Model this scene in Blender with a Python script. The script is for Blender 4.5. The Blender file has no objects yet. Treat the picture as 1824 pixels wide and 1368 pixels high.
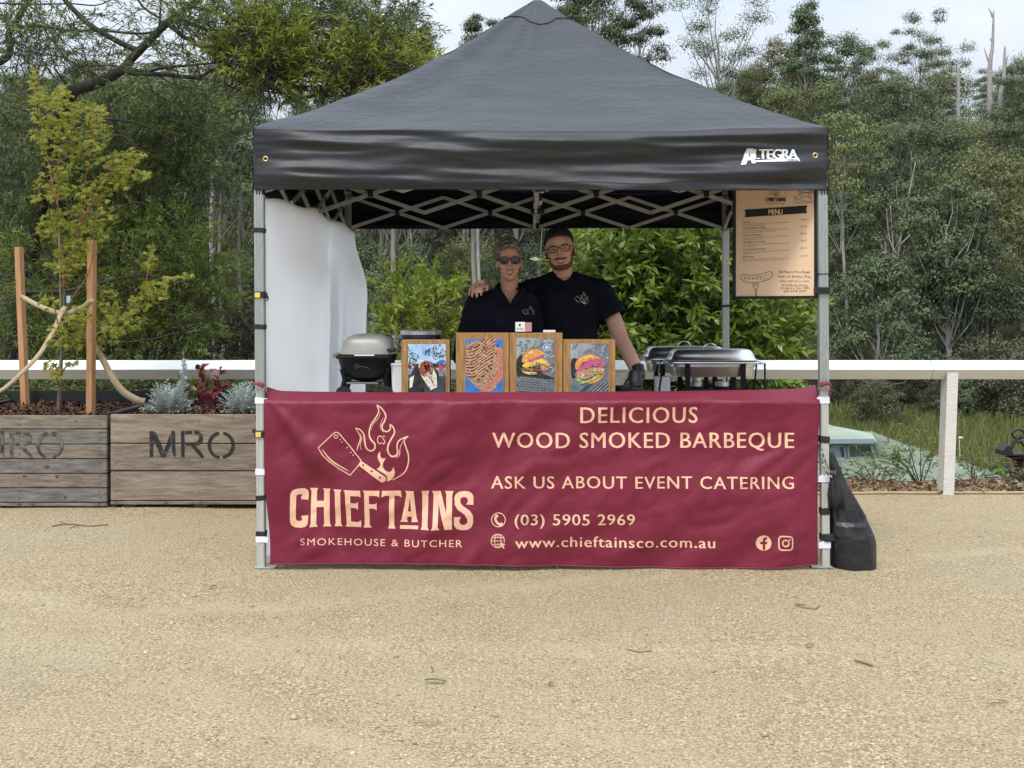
import bpy, bmesh, math, random
import numpy as np
from mathutils import Vector, Matrix, Euler, noise, geometry
rnd = random.Random(7); nr = np.random.default_rng(7)
scene = bpy.context.scene
COL = scene.collection
# ---------------------------------------------------------------- camera, sky, sun, exposure
F, HX, HY, CAMZ = 2030.0, 937.0, 542.0, 1.38      # focal length / vanishing point measured on the photograph
cam = bpy.data.cameras.new("camera"); camo = bpy.data.objects.new("camera", cam); COL.objects.link(camo)
camo.location = (0, 0, CAMZ); camo.rotation_euler = (math.pi/2, 0, 0)
cam.sensor_width = 36; cam.lens = F/1824*36
cam.shift_x = -(HX-912)/1824; cam.shift_y = -(684-HY)/1824
cam.clip_end = 2000; scene.camera = camo
SUN_EL, SUN_AZ = math.radians(58), math.radians(205)   # azimuth clockwise from +Y: behind the camera, to its left
world = bpy.data.worlds.new("World"); scene.world = world; world.use_nodes = True
wn = world.node_tree; wn.nodes.clear()
def wnode(t, **k):
    n = wn.nodes.new(t)
    for a, b in k.items(): setattr(n, a, b)
    return n
sky = wnode('ShaderNodeTexSky', sky_type='NISHITA', sun_disc=False, sun_elevation=SUN_EL, sun_rotation=SUN_AZ)
tc = wnode('ShaderNodeTexCoord'); mp = wnode('ShaderNodeMapping'); mp.inputs['Scale'].default_value = (1.6, 1.6, 4.5)
cl = wnode('ShaderNodeTexNoise'); cl.inputs['Scale'].default_value = 2.1; cl.inputs['Detail'].default_value = 7; cl.inputs['Roughness'].default_value = .5
cr = wnode('ShaderNodeValToRGB'); cr.color_ramp.elements[0].position = .36; cr.color_ramp.elements[1].position = .66
cr.color_ramp.elements[0].color = (6.0, 6.9, 8.0, 1); cr.color_ramp.elements[1].color = (7.9, 8.3, 8.9, 1)
mx = wnode('ShaderNodeMix', data_type='RGBA'); mx.inputs[0].default_value = .9
bg = wnode('ShaderNodeBackground'); bg.inputs['Strength'].default_value = .092
wo = wnode('ShaderNodeOutputWorld'); L = wn.links.new
L(tc.outputs['Generated'], mp.inputs['Vector']); L(mp.outputs['Vector'], cl.inputs['Vector']); L(cl.outputs['Fac'], cr.inputs['Fac'])
sep = wnode('ShaderNodeSeparateXYZ'); el = wnode('ShaderNodeMapRange'); gain = wnode('ShaderNodeVectorMath', operation='SCALE')   # an overcast sky is brightest overhead
el.inputs[1].default_value = .12; el.inputs[2].default_value = 1; el.inputs[3].default_value = .66; el.inputs[4].default_value = 1.95
L(tc.outputs['Generated'], sep.inputs[0]); L(sep.outputs[2], el.inputs[0])
L(sky.outputs['Color'], mx.inputs[6]); L(cr.outputs['Color'], mx.inputs[7]); L(mx.outputs[2], gain.inputs[0]); L(el.outputs[0], gain.inputs['Scale']); L(gain.outputs[0], bg.inputs['Color']); L(bg.outputs[0], wo.inputs['Surface'])
sun = bpy.data.lights.new("sun", 'SUN'); suno = bpy.data.objects.new("sun", sun); COL.objects.link(suno)
sun.energy = 1.5; sun.angle = math.radians(14); sun.color = (1, .96, .9)
sd = Vector((math.sin(SUN_AZ)*math.cos(SUN_EL), math.cos(SUN_AZ)*math.cos(SUN_EL), math.sin(SUN_EL)))
suno.rotation_euler = sd.to_track_quat('Z', 'Y').to_euler(); suno.location = sd*60
vs = scene.view_settings; vs.view_transform = 'Standard'; vs.look = 'None'; vs.exposure = .74; vs.gamma = 1; vs.use_curve_mapping = False
scene.cycles.max_bounces = 6; scene.cycles.diffuse_bounces = 2; scene.cycles.transmission_bounces = 4; scene.cycles.transparent_max_bounces = 6

# ---------------------------------------------------------------- helpers
def V(px, py, D): return Vector(((px-HX)/F*D, D, CAMZ-(py-HY)/F*D))
def smooth(t): t = min(1, max(0, t)); return t*t*(3-2*t)
ORG = {}
def tag(o, label=None, cat=None, group=None, kind=None):
    for k, v in (('label', label), ('category', cat), ('group', group), ('kind', kind)):
        if v: o[k] = v
    return o
def link(o, parent=None):
    COL.objects.link(o)
    if parent: o.parent = parent
def thing(name, loc, label, cat, group=None):
    o = bpy.data.objects.new(name, None); o.empty_display_size = .1; link(o); o.location = loc; ORG[o.name] = Vector(loc)
    return tag(o, label, cat, group)
def from_np(name, v, f, mat, parent=None, loc=None, smooth_=False):
    """v (N,3) world coordinates, f (M,k)"""
    org = ORG[parent.name] if parent else (Vector(loc) if loc is not None else Vector((0, 0, 0)))
    v = np.asarray(v, dtype=np.float32)-np.array(org, dtype=np.float32); f = np.asarray(f, dtype=np.int32)
    me = bpy.data.meshes.new(name); k = f.shape[1]
    me.vertices.add(len(v)); me.vertices.foreach_set('co', v.ravel())
    me.loops.add(f.size); me.loops.foreach_set('vertex_index', f.ravel())
    me.polygons.add(len(f)); me.polygons.foreach_set('loop_start', np.arange(0, f.size, k, dtype=np.int32))
    if smooth_: me.polygons.foreach_set('use_smooth', np.ones(len(f), dtype=bool))
    me.update(calc_edges=True); me.validate()
    if mat: me.materials.append(mat)
    o = bpy.data.objects.new(name, me); link(o, parent); ORG[o.name] = org
    if not parent: o.location = org
    return o
class MB:
    """collects shapes in world coordinates and links them as one mesh object"""
    def __init__(s): s.v = []; s.f = []; s.fm = []
    def add(s, v, f, mi=0):
        b = len(s.v); s.v += [tuple(p) for p in v]; s.f += [[i+b for i in q] for q in f]; s.fm += [mi]*len(f); return s
    def box(s, c, size, rot=None, mi=0, bev=0):
        x, y, z = [a/2 for a in size]; R = rot.to_matrix() if rot else Matrix.Identity(3); c = Vector(c)
        if bev:
            bm = bmesh.new(); bmesh.ops.create_cube(bm, size=1); bmesh.ops.scale(bm, vec=size, verts=bm.verts)
            bmesh.ops.bevel(bm, geom=bm.edges[:], offset=bev, segments=2, profile=.5, affect='EDGES')
            bm.verts.index_update(); v = [c+R@p.co for p in bm.verts]; f = [[p.index for p in q.verts] for q in bm.faces]; bm.free()
            return s.add(v, f, mi)
        v = [c+R@Vector((sx*x, sy*y, sz*z)) for sx in (-1, 1) for sy in (-1, 1) for sz in (-1, 1)]
        return s.add(v, [(0,1,3,2),(4,6,7,5),(0,4,5,1),(2,3,7,6),(0,2,6,4),(1,5,7,3)], mi)
    def bar(s, a, b, w, h, up=(0, 0, 1), mi=0):
        a, b = Vector(a), Vector(b); d = (b-a).normalized(); u = Vector(up); x = d.cross(u).normalized(); z = x.cross(d)
        R = Matrix((x, d, z)).transposed(); m = (a+b)/2
        v = [m+R@Vector((sx*w/2, sy*(b-a).length/2, sz*h/2)) for sx in (-1, 1) for sy in (-1, 1) for sz in (-1, 1)]
        return s.add(v, [(0,1,3,2),(4,6,7,5),(0,4,5,1),(2,3,7,6),(0,2,6,4),(1,5,7,3)], mi)
    def tube(s, pts, r, n=8, mi=0, cap=True, sx=1, sy=1):
        pts = [Vector(p) for p in pts]; rs = r if isinstance(r, (list, tuple)) else [r]*len(pts)
        V_ = []; x = None
        for i, p in enumerate(pts):
            d = (pts[min(i+1, len(pts)-1)]-pts[max(i-1, 0)]).normalized()
            if x is None: x = d.orthogonal().normalized() if abs(d.x) > .3 or abs(d.z) < .5 else (Vector((1,0,0))-d*d.x).normalized()
            x = (x-d*x.dot(d)).normalized(); y = d.cross(x)
            for k in range(n):
                a = 2*math.pi*k/n; V_.append(p+(x*math.cos(a)*sx+y*math.sin(a)*sy)*rs[i])
        f = [(i*n+k, i*n+(k+1) % n, (i+1)*n+(k+1) % n, (i+1)*n+k) for i in range(len(pts)-1) for k in range(n)]
        if cap: f += [list(range(n))[::-1], [(len(pts)-1)*n+k for k in range(n)]]
        return s.add(V_, f, mi)
    def loft(s, secs, n=24, mi=0, pw=2.0):
        """secs: (centre, rx, ry) horizontal superellipse rings, optional 4th: tilt matrix"""
        V_ = []
        for q in secs:
            c, rx, ry = Vector(q[0]), q[1], q[2]; R = q[3] if len(q) > 3 else Matrix.Identity(3)
            for k in range(n):
                a = 2*math.pi*k/n; ca, sa = math.cos(a), math.sin(a)
                V_.append(c+R@Vector((math.copysign(abs(ca)**(2/pw), ca)*rx, math.copysign(abs(sa)**(2/pw), sa)*ry, 0)))
        m = len(secs)
        f = [(i*n+k, i*n+(k+1) % n, (i+1)*n+(k+1) % n, (i+1)*n+k) for i in range(m-1) for k in range(n)]
        f += [list(range(n))[::-1], [(m-1)*n+k for k in range(n)]]
        return s.add(V_, f, mi)
    def ell(s, c, r, n=16, m=10, rot=None, mi=0):
        c = Vector(c); r = r if hasattr(r, '__len__') else (r, r, r); R = rot.to_matrix() if rot else Matrix.Identity(3)
        V_ = [c+R@Vector((0, 0, -r[2]))]
        for i in range(1, m):
            t = math.pi*i/m-math.pi/2
            for k in range(n):
                a = 2*math.pi*k/n; V_.append(c+R@Vector((math.cos(t)*math.cos(a)*r[0], math.cos(t)*math.sin(a)*r[1], math.sin(t)*r[2])))
        V_.append(c+R@Vector((0, 0, r[2]))); last = len(V_)-1
        f = [(0, 1+(k+1) % n, 1+k) for k in range(n)]
        f += [(1+i*n+k, 1+i*n+(k+1) % n, 1+(i+1)*n+(k+1) % n, 1+(i+1)*n+k) for i in range(m-2) for k in range(n)]
        f += [(last, last-n+k, last-n+(k+1) % n) for k in range(n)]
        return s.add(V_, f, mi)
    def prism(s, poly, d, mi=0):
        """poly: list of 3D points (flat), d: thickness vector"""
        n = len(poly); d = Vector(d); a = [Vector(p) for p in poly]; b = [p+d for p in a]
        tri = geometry.tessellate_polygon([a])
        f = [tuple(t) for t in tri]+[tuple(n+i for i in t[::-1]) for t in tri]+[(i, (i+1) % n, n+(i+1) % n, n+i) for i in range(n)]
        return s.add(a+b, f, mi)
    def grid(s, fn, nu, nv, mi=0):
        v = [fn(i/nu, j/nv) for j in range(nv+1) for i in range(nu+1)]
        return s.add(v, [(j*(nu+1)+i, j*(nu+1)+i+1, (j+1)*(nu+1)+i+1, (j+1)*(nu+1)+i) for j in range(nv) for i in range(nu)], mi)
    def build(s, name, mat, parent=None, loc=None, smooth_=False, fix=True):
        org = ORG[parent.name] if parent else (Vector(loc) if loc is not None else Vector((0, 0, 0)))
        me = bpy.data.meshes.new(name); me.from_pydata([Vector(p)-org for p in s.v], [], s.f)
        for m in (mat if isinstance(mat, (list, tuple)) else [mat]): me.materials.append(m)
        for p, m in zip(me.polygons, s.fm): p.material_index = m; p.use_smooth = smooth_
        if fix:
            bm = bmesh.new(); bm.from_mesh(me); bmesh.ops.recalc_face_normals(bm, faces=bm.faces); bm.to_mesh(me); bm.free()
        o = bpy.data.objects.new(name, me); link(o, parent); ORG[o.name] = org
        if not parent: o.location = org
        return o
def shade(o, deg=35):
    for p in o.data.polygons: p.use_smooth = True
    bm = bmesh.new(); bm.from_mesh(o.data)
    for e in bm.edges: e.smooth = len(e.link_faces) == 2 and e.calc_face_angle(0) < math.radians(deg)
    bm.to_mesh(o.data); bm.free(); return o
def solid(o, t, off=-1):
    m = o.modifiers.new("thickness", 'SOLIDIFY'); m.thickness = t; m.offset = off; return o
def catmull(pts, n=6, closed=False):
    pts = [Vector(p) for p in pts]; out = []; N = len(pts)
    for i in range(N if closed else N-1):
        g = (lambda k: pts[k % N]) if closed else (lambda k: pts[min(max(k, 0), N-1)])
        p0, p1, p2, p3 = g(i-1), g(i), g(i+1), g(i+2)
        for k in range(n):
            t = k/n; out.append(.5*((2*p1)+(p2-p0)*t+(2*p0-5*p1+4*p2-p3)*t*t+(3*p1-p0-3*p2+p3)*t**3))
    if not closed: out.append(pts[-1])
    return out
# ---- flat lettering and drawings: 2D triangle soups (verts2d, tris)
class Flat:
    def __init__(s): s.v = []; s.f = []
    def poly(s, pts, holes=()):
        loops = [[Vector((p[0], p[1], 0)) for p in q] for q in [pts, *holes]]
        flat = [p for q in loops for p in q]; b = len(s.v)
        s.v += [(p.x, p.y) for p in flat]; s.f += [tuple(b+i for i in t) for t in geometry.tessellate_polygon(loops)]; return s
    def stroke(s, pts, w, closed=False, sm=0, taper=0):
        P = [Vector((p[0], p[1])) for p in pts]
        if sm: P = [p.to_2d() if len(p) > 2 else p for p in catmull(P, sm, closed)]
        if closed: P = P+[P[0]]
        b = len(s.v); n = len(P)
        for i, p in enumerate(P):
            d = P[min(i+1, n-1)]-P[max(i-1, 0)]
            if closed and i in (0, n-1): d = P[1]-P[n-2]
            d = d.normalized() if d.length else Vector((1, 0)); q = Vector((-d.y, d.x))
            ww = w/2*(1-taper*abs(2*i/(n-1)-1)**2)
            s.v += [tuple(p+q*ww), tuple(p-q*ww)]
        s.f += [(b+2*i, b+2*i+1, b+2*i+3) for i in range(n-1)]+[(b+2*i, b+2*i+3, b+2*i+2) for i in range(n-1)]; return s
    def disc(s, c, r, n=20, hole=0):
        o = [(c[0]+r*math.cos(2*math.pi*k/n), c[1]+r*math.sin(2*math.pi*k/n)) for k in range(n)]
        if hole:
            return s.stroke([(c[0]+(r+hole)/2*math.cos(2*math.pi*k/n), c[1]+(r+hole)/2*math.sin(2*math.pi*k/n)) for k in range(n)], r-hole, closed=True)
        return s.poly(o)
    def text(s, txt, box, bold=0, space=1.0, res=3, shear=0, fit=True):
        """box = (x0, y0, x1, y1): baseline-left to cap-top-right in the drawing's own units (y down allowed)"""
        cu = bpy.data.curves.new('t', 'FONT'); cu.body = txt; cu.size = 1; cu.offset = bold; cu.space_character = space; cu.resolution_u = res; cu.fill_mode = 'FRONT'
        o = bpy.data.objects.new('t', cu); COL.objects.link(o)
        bpy.context.view_layer.update(); dg = bpy.context.evaluated_depsgraph_get(); me = o.evaluated_get(dg).to_mesh()
        me.calc_loop_triangles(); co = [v.co.copy() for v in me.vertices]; tr = [tuple(t.vertices) for t in me.loop_triangles]
        o.evaluated_get(dg).to_mesh_clear(); COL.objects.unlink(o); bpy.data.objects.remove(o); bpy.data.curves.remove(cu)
        x0, x1 = min(c.x for c in co), max(c.x for c in co); cap = .729
        b = len(s.v); bx0, by0, bx1, by1 = box; sy = (by1-by0)/cap; sx = (bx1-bx0)/(x1-x0) if fit else abs(sy)
        for c in co: s.v.append((bx0+(c.x-x0)*sx+shear*c.y*sx, by0+c.y*sy))
        s.f += [tuple(b+i for i in t) for t in tr]; return s
    def fat(s, txt, box, d, name, fn, mat, parent, L=6, **k):
        mb = MB()      # heavier strokes: the same line laid three times, each a hair in front of the last
        for i, o in enumerate((-d, d, 0)):
            f = Flat().text(txt, (box[0]+o, box[1], box[2]+o, box[3]), **k).refine(L); mb.add([fn(x, y)+Vector((0, -.0004*i, 0)) for x, y in f.v], f.f)
        return mb.build(name, mat, parent, fix=False)
    def refine(s, L):
        bm = bmesh.new(); vs_ = [bm.verts.new((p[0], p[1], 0)) for p in s.v]
        for t in s.f:
            try: bm.faces.new([vs_[i] for i in t])
            except ValueError: pass
        for _ in range(6):
            e = [e for e in bm.edges if e.calc_length() > L]
            if not e: break
            bmesh.ops.subdivide_edges(bm, edges=e, cuts=1); bmesh.ops.triangulate(bm, faces=[f for f in bm.faces if len(f.verts) > 3])
        bm.verts.index_update(); s.v = [(v.co.x, v.co.y) for v in bm.verts]; s.f = [tuple(v.index for v in f.verts) for f in bm.faces]; bm.free(); return s
    def build(s, name, fn, mat, parent):
        """fn maps the drawing's (x, y) onto the surface"""
        if not s.v: return None
        return MB().add([fn(*p) for p in s.v], s.f).build(name, mat, parent, fix=False)
# ---- materials
def nodes(m):
    m.use_nodes = True; return m.node_tree.nodes, m.node_tree.links, m.node_tree.nodes['Principled BSDF']
def M(name, c1, c2=None, scale=12, rough=.7, bump=0, bscale=None, metal=0, spec=.5, sheen=0, detail=6, stretch=(1,1,1), coord='Object', lo=.35, hi=.65, bdist=.01, coat=0, trans=0, alpha=1):
    m = bpy.data.materials.new(name); N, Lk, P = nodes(m)
    P.inputs['Base Color'].default_value = (*c1, 1); P.inputs['Roughness'].default_value = rough; P.inputs['Metallic'].default_value = metal
    P.inputs['Specular IOR Level'].default_value = spec; P.inputs['Sheen Weight'].default_value = sheen; P.inputs['Coat Weight'].default_value = coat
    P.inputs['Transmission Weight'].default_value = trans
    if c2 or bump:
        t = N.new('ShaderNodeTexCoord'); g = N.new('ShaderNodeMapping'); g.inputs['Scale'].default_value = stretch; Lk.new(t.outputs[coord], g.inputs['Vector'])
    if c2:
        n = N.new('ShaderNodeTexNoise'); n.inputs['Scale'].default_value = scale; n.inputs['Detail'].default_value = detail; n.inputs['Roughness'].default_value = .6
        r = N.new('ShaderNodeValToRGB'); e = r.color_ramp.elements; e[0].position = lo; e[1].position = hi; e[0].color = (*c1, 1); e[1].color = (*c2, 1)
        Lk.new(g.outputs[0], n.inputs['Vector']); Lk.new(n.outputs['Fac'], r.inputs['Fac']); Lk.new(r.outputs['Color'], P.inputs['Base Color'])
    if bump:
        b = N.new('ShaderNodeTexNoise'); b.inputs['Scale'].default_value = bscale or scale*2; b.inputs['Detail'].default_value = 5
        q = N.new('ShaderNodeBump'); q.inputs['Strength'].default_value = bump; q.inputs['Distance'].default_value = bdist
        Lk.new(g.outputs[0], b.inputs['Vector']); Lk.new(b.outputs['Fac'], q.inputs['Height']); Lk.new(q.outputs[0], P.inputs['Normal'])
    return m
def LEAF(name, c1, c2, c3=None, trans=.3, rough=.5, spec=.35, objvar=.25, nscale=.5):
    """leaf material: each leaf has its own shade between c1 and c2, patches of the plant drift to c3, plants differ a little"""
    m = bpy.data.materials.new(name); N, Lk, P = nodes(m); P.inputs['Roughness'].default_value = rough; P.inputs['Specular IOR Level'].default_value = spec
    g = N.new('ShaderNodeNewGeometry'); r = N.new('ShaderNodeMix'); r.data_type = 'RGBA'; r.inputs[6].default_value = (*c1, 1); r.inputs[7].default_value = (*c2, 1)
    Lk.new(g.outputs['Random Per Island'], r.inputs[0]); col = r.outputs[2]
    if c3:
        t = N.new('ShaderNodeTexCoord'); n = N.new('ShaderNodeTexNoise'); n.inputs['Scale'].default_value = nscale; n.inputs['Detail'].default_value = 3
        q = N.new('ShaderNodeMapRange'); q.inputs[1].default_value = .42; q.inputs[2].default_value = .62
        x = N.new('ShaderNodeMix'); x.data_type = 'RGBA'; x.inputs[7].default_value = (*c3, 1)
        Lk.new(t.outputs['Object'], n.inputs['Vector']); Lk.new(n.outputs['Fac'], q.inputs[0]); Lk.new(q.outputs[0], x.inputs[0]); Lk.new(col, x.inputs[6]); col = x.outputs[2]
    if objvar:
        oi = N.new('ShaderNodeObjectInfo'); q = N.new('ShaderNodeMapRange'); q.inputs[3].default_value = 1-objvar; q.inputs[4].default_value = 1+objvar
        h = N.new('ShaderNodeHueSaturation'); q2 = N.new('ShaderNodeMapRange'); q2.inputs[3].default_value = .485; q2.inputs[4].default_value = .515
        fr = N.new('ShaderNodeMath'); fr.operation = 'MULTIPLY'; fr.inputs[1].default_value = 7.31; f2 = N.new('ShaderNodeMath'); f2.operation = 'FRACT'
        Lk.new(oi.outputs['Random'], fr.inputs[0]); Lk.new(fr.outputs[0], f2.inputs[0]); Lk.new(f2.outputs[0], q2.inputs[0]); Lk.new(q2.outputs[0], h.inputs['Hue'])
        Lk.new(oi.outputs['Random'], q.inputs[0]); Lk.new(q.outputs[0], h.inputs['Value']); Lk.new(col, h.inputs['Color']); col = h.outputs[0]
    Lk.new(col, P.inputs['Base Color'])
    tr = N.new('ShaderNodeBsdfTranslucent'); Lk.new(col, tr.inputs['Color']); ms = N.new('ShaderNodeMixShader'); ms.inputs[0].default_value = trans
    out = N['Material Output']; Lk.new(P.outputs[0], ms.inputs[1]); Lk.new(tr.outputs[0], ms.inputs[2]); Lk.new(ms.outputs[0], out.inputs['Surface'])
    return m
# ---- leaves as numpy quads: base, left, tip, right (a lozenge), gently folded
def leaves(pos, dirs, up, ln, wd, fold=.12):
    """pos (N,3), dirs (N,3) leaf axis, up (N,3) rough normal, ln/wd (N,)"""
    d = dirs/np.linalg.norm(dirs, axis=1, keepdims=True); s = np.cross(d, up); s /= np.linalg.norm(s, axis=1, keepdims=True)+1e-9; n = np.cross(s, d)
    ln = np.broadcast_to(ln, len(pos))[:, None]; wd = np.broadcast_to(wd, len(pos))[:, None]
    b = pos; m = pos+d*ln*.45; t = pos+d*ln-n*ln*fold
    v = np.stack([b, m+s*wd/2+n*wd*.15, t, m-s*wd/2+n*wd*.15], 1).reshape(-1, 3)
    f = np.arange(len(v)).reshape(-1, 4); return v, f
def rdir(n): 
    a = nr.normal(size=(n, 3)); return a/np.linalg.norm(a, axis=1, keepdims=True)
def cat(parts):
    vs_, fs, b = [], [], 0
    for v, f in parts: vs_.append(v); fs.append(f+b); b += len(v)
    return np.concatenate(vs_), np.concatenate(fs)
# ---------------------------------------------------------------- the ground
def gz(x, D):
    z = -.17*smooth((D-6.3)/3.0)*smooth((x+.2)/2.2)
    return z+.012*noise.noise(Vector((x*.6, D*.6, 0)))+.006*noise.noise(Vector((x*2.3, D*2.3, 3)))
def terrain(x, D):
    z = -.25-4.6*smooth((D-10)/7)-.9*smooth((D-17)/20)
    z += .27*max(0, D-82)+1.2*noise.noise(Vector((x*.03, D*.03, 5)))*smooth((D-40)/40)
    if D > 230: z = terrain(x, 230)-(D-230)*.02
    return z+.08*noise.noise(Vector((x*.4, D*.4, 1)))*smooth((D-10)/4)
# gravel material: dusty tan aggregate, pale compacted tyre bands, bluish stone patches
m_gravel = bpy.data.materials.new("gravel"); N, Lk, P = nodes(m_gravel); P.inputs['Roughness'].default_value = .95; P.inputs['Specular IOR Level'].default_value = .15
t = N.new('ShaderNodeTexCoord')
def nz(scale, det=6, rough=.6, vec=None, dist=0):
    n = N.new('ShaderNodeTexNoise'); n.inputs['Scale'].default_value = scale; n.inputs['Detail'].default_value = det; n.inputs['Roughness'].default_value = rough; n.inputs['Distortion'].default_value = dist
    Lk.new(vec or t.outputs['Object'], n.inputs['Vector']); return n.outputs['Fac']
def ramp(fac, stops):
    r = N.new('ShaderNodeValToRGB'); e = r.color_ramp.elements
    while len(e) < len(stops): e.new(.5)
    for k, (p, c) in enumerate(stops): e[k].position = p; e[k].color = (*c, 1) if len(c) == 3 else c
    Lk.new(fac, r.inputs['Fac']); return r.outputs['Color']
def mixc(fac, a, b, mode='MIX'):
    x = N.new('ShaderNodeMix'); x.data_type = 'RGBA'; x.blend_type = mode
    for s_, v_ in ((0, fac), (6, a), (7, b)):
        if isinstance(v_, (int, float)): x.inputs[s_].default_value = v_
        elif isinstance(v_, tuple): x.inputs[s_].default_value = (*v_, 1)
        else: Lk.new(v_, x.inputs[s_])
    return x.outputs[2]
def mathn(op, a, b=None):
    x = N.new('ShaderNodeMath'); x.operation = op
    for s_, v_ in ((0, a), (1, b)):
        if v_ is None: continue
        if isinstance(v_, (int, float)): x.inputs[s_].default_value = v_
        else: Lk.new(v_, x.inputs[s_])
    return x.outputs[0]
base = ramp(nz(.9, 5), [(.3, (.45, .355, .218)), (.5, (.495, .395, .246)), (.72, (.45, .362, .234))])
grain = ramp(nz(95, 4, .75), [(.36, (.26, .25, .24)), (.45, (.82, .82, .81)), (.54, (1.0, 1.0, 1.0)), (.63, (1.6, 1.6, 1.57))])
vor = N.new('ShaderNodeTexVoronoi'); vor.inputs['Scale'].default_value = 85; Lk.new(t.outputs['Object'], vor.inputs['Vector'])
sepv = N.new('ShaderNodeSeparateColor'); Lk.new(vor.outputs['Color'], sepv.inputs[0])
stone = ramp(sepv.outputs[0], [(0, (.68, .68, .68)), (.55, (1, 1, .99)), (1, (1.4, 1.39, 1.37))])
dust = ramp(nz(1.7, 4, .55, dist=.6), [(.34, (.15, .15, .15)), (.70, (.85, .85, .85))])       # where fine dust covers the stones
c0 = mixc(1.0, base, grain, 'MULTIPLY'); c0 = mixc(mathn('SUBTRACT', .9, mathn('MULTIPLY', dust, .75)), c0, mixc(1.0, c0, stone, 'MULTIPLY'))
c0 = mixc(mathn('MULTIPLY', dust, .3), c0, (.545, .44, .268))
grey = ramp(nz(.55, 5, .6), [(.52, (0, 0, 0)), (.68, (1, 1, 1))]); c0 = mixc(mathn('MULTIPLY', grey, .25), c0, (.41, .365, .275))
# compacted wheel tracks crossing the yard, dusty and paler
sx_ = N.new('ShaderNodeSeparateXYZ'); Lk.new(t.outputs['Object'], sx_.inputs[0]); wob = mathn('MULTIPLY', mathn('SUBTRACT', nz(1.3, 3), .5), .5)
def track(a, b, c, w):   # pale band around the line a*x + b*y + c = 0
    q = mathn('ADD', mathn('ADD', mathn('MULTIPLY', sx_.outputs[0], a), mathn('MULTIPLY', sx_.outputs[1], b)), c); q = mathn('ABSOLUTE', mathn('ADD', q, wob))
    r = N.new('ShaderNodeMapRange'); r.inputs[1].default_value = w; r.inputs[2].default_value = w*.3; Lk.new(q, r.inputs[0]); return r.outputs[0]
trk = mathn('MAXIMUM', mathn('MAXIMUM', track(.55, .83, -3.15, .16), track(.06, 1, -4.55, .17)), mathn('MAXIMUM', track(.3, -.95, 5.3, .13), track(.62, .78, -2.4, .14)))
c0 = mixc(mathn('MULTIPLY', mathn('MULTIPLY', trk, ramp(nz(1.1, 4, .6), [(.38, (.15, .15, .15)), (.6, (1, 1, 1))])), .42), c0, (.60, .50, .325))
Lk.new(c0, P.inputs['Base Color'])
hh = mathn('ADD', mathn('MULTIPLY', vor.outputs['Distance'], -.35), mathn('ADD', mathn('MULTIPLY', nz(70, 4, .7), 1.2), mathn('MULTIPLY', nz(6, 5), 1.6)))
# tread blocks pressed into the wheel tracks
wv = N.new('ShaderNodeTexWave'); wv.inputs['Scale'].default_value = 9; wv.inputs['Distortion'].default_value = 1.5; wv.inputs['Detail'].default_value = 2; Lk.new(t.outputs['Object'], wv.inputs['Vector'])
hh = mathn('ADD', hh, mathn('MULTIPLY', mathn('MULTIPLY', wv.outputs['Fac'], mathn('MULTIPLY', trk, ramp(nz(.9, 3, .5), [(.45, (0, 0, 0)), (.6, (1, 1, 1))]))), .55))
bp = N.new('ShaderNodeBump'); bp.inputs['Strength'].default_value = 1; bp.inputs['Distance'].default_value = .018; Lk.new(hh, bp.inputs['Height']); Lk.new(bp.outputs[0], P.inputs['Normal'])
EDGE = 9.75
mb = MB(); mb.grid(lambda u, v: (lambda x, D: (x, D, gz(x, D)))(-16+32*u, -8+(EDGE+8)*v), 200, 120)
tag(mb.build("gravel_yard", m_gravel, smooth_=True), kind='structure')
# the land beyond: bank, valley floor, wooded hillside, as one sheet to the horizon
m_land = M("forest_floor", (.030, .028, .016), (.075, .068, .036), scale=.35, rough=.95, bump=.6, bscale=3, spec=.1)
xs = np.concatenate([np.linspace(-900, -130, 12), np.linspace(-120, 120, 97), np.linspace(130, 900, 12)])
ys = np.concatenate([np.linspace(-300, 0, 6), np.linspace(5, 9.5, 6), np.linspace(9.9, 20, 22), np.linspace(21, 230, 84), np.linspace(260, 1500, 14)])
vv = [(x, y, terrain(x, y) if y > 9.7 else -.4) for y in ys for x in xs]; nx = len(xs)
ff = [(j*nx+i, j*nx+i+1, (j+1)*nx+i+1, (j+1)*nx+i) for j in range(len(ys)-1) for i in range(nx-1)]
tag(from_np("hillside", vv, ff, m_land, smooth_=True), kind='structure')
# loose stones lying on the yard
m_stone = LEAF("stone_chips", (.28, .22, .14), (.60, .525, .39), None, trans=0, rough=.9, spec=.2, objvar=0)
n = 42000; D = 3.0+6.6*nr.random(n)**1.25; X = (nr.random(n)*2-1)*(.52*D+.4)
keep = np.array([noise.noise(Vector((x*.9, d*.9, 7)))+.25 > rnd.random()*.7-.2 for x, d in zip(X, D)]); X, D = X[keep], D[keep]; n = len(X)
r = .0024+.0052*nr.random(n)**3+np.where(nr.random(n) < .006, .007, 0)
Z = np.array([gz(x, d) for x, d in zip(X, D)])+r*.25
oct_ = np.array([(1,0,0),(0,1,0),(-1,0,0),(0,-1,0),(0,0,.75),(0,0,-.75)], float); of = np.array([(0,1,4),(1,2,4),(2,3,4),(3,0,4),(1,0,5),(2,1,5),(3,2,5),(0,3,5)])
v = oct_[None]*(r[:, None, None]*(.65+.7*nr.random((n, 6, 1)))); a = nr.random(n)*6.28; ca, sa = np.cos(a)[:, None], np.sin(a)[:, None]
v = np.stack([v[..., 0]*ca-v[..., 1]*sa, v[..., 0]*sa+v[..., 1]*ca, v[..., 2]], -1)+np.stack([X, D, Z], -1)[:, None]
f = (of[None]+(np.arange(n)*6)[:, None, None]).reshape(-1, 3)
tag(from_np("loose_stones", v.reshape(-1, 3), f, m_stone), label="pale stone chips scattered over the gravel yard", cat="gravel", kind='stuff')
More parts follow.
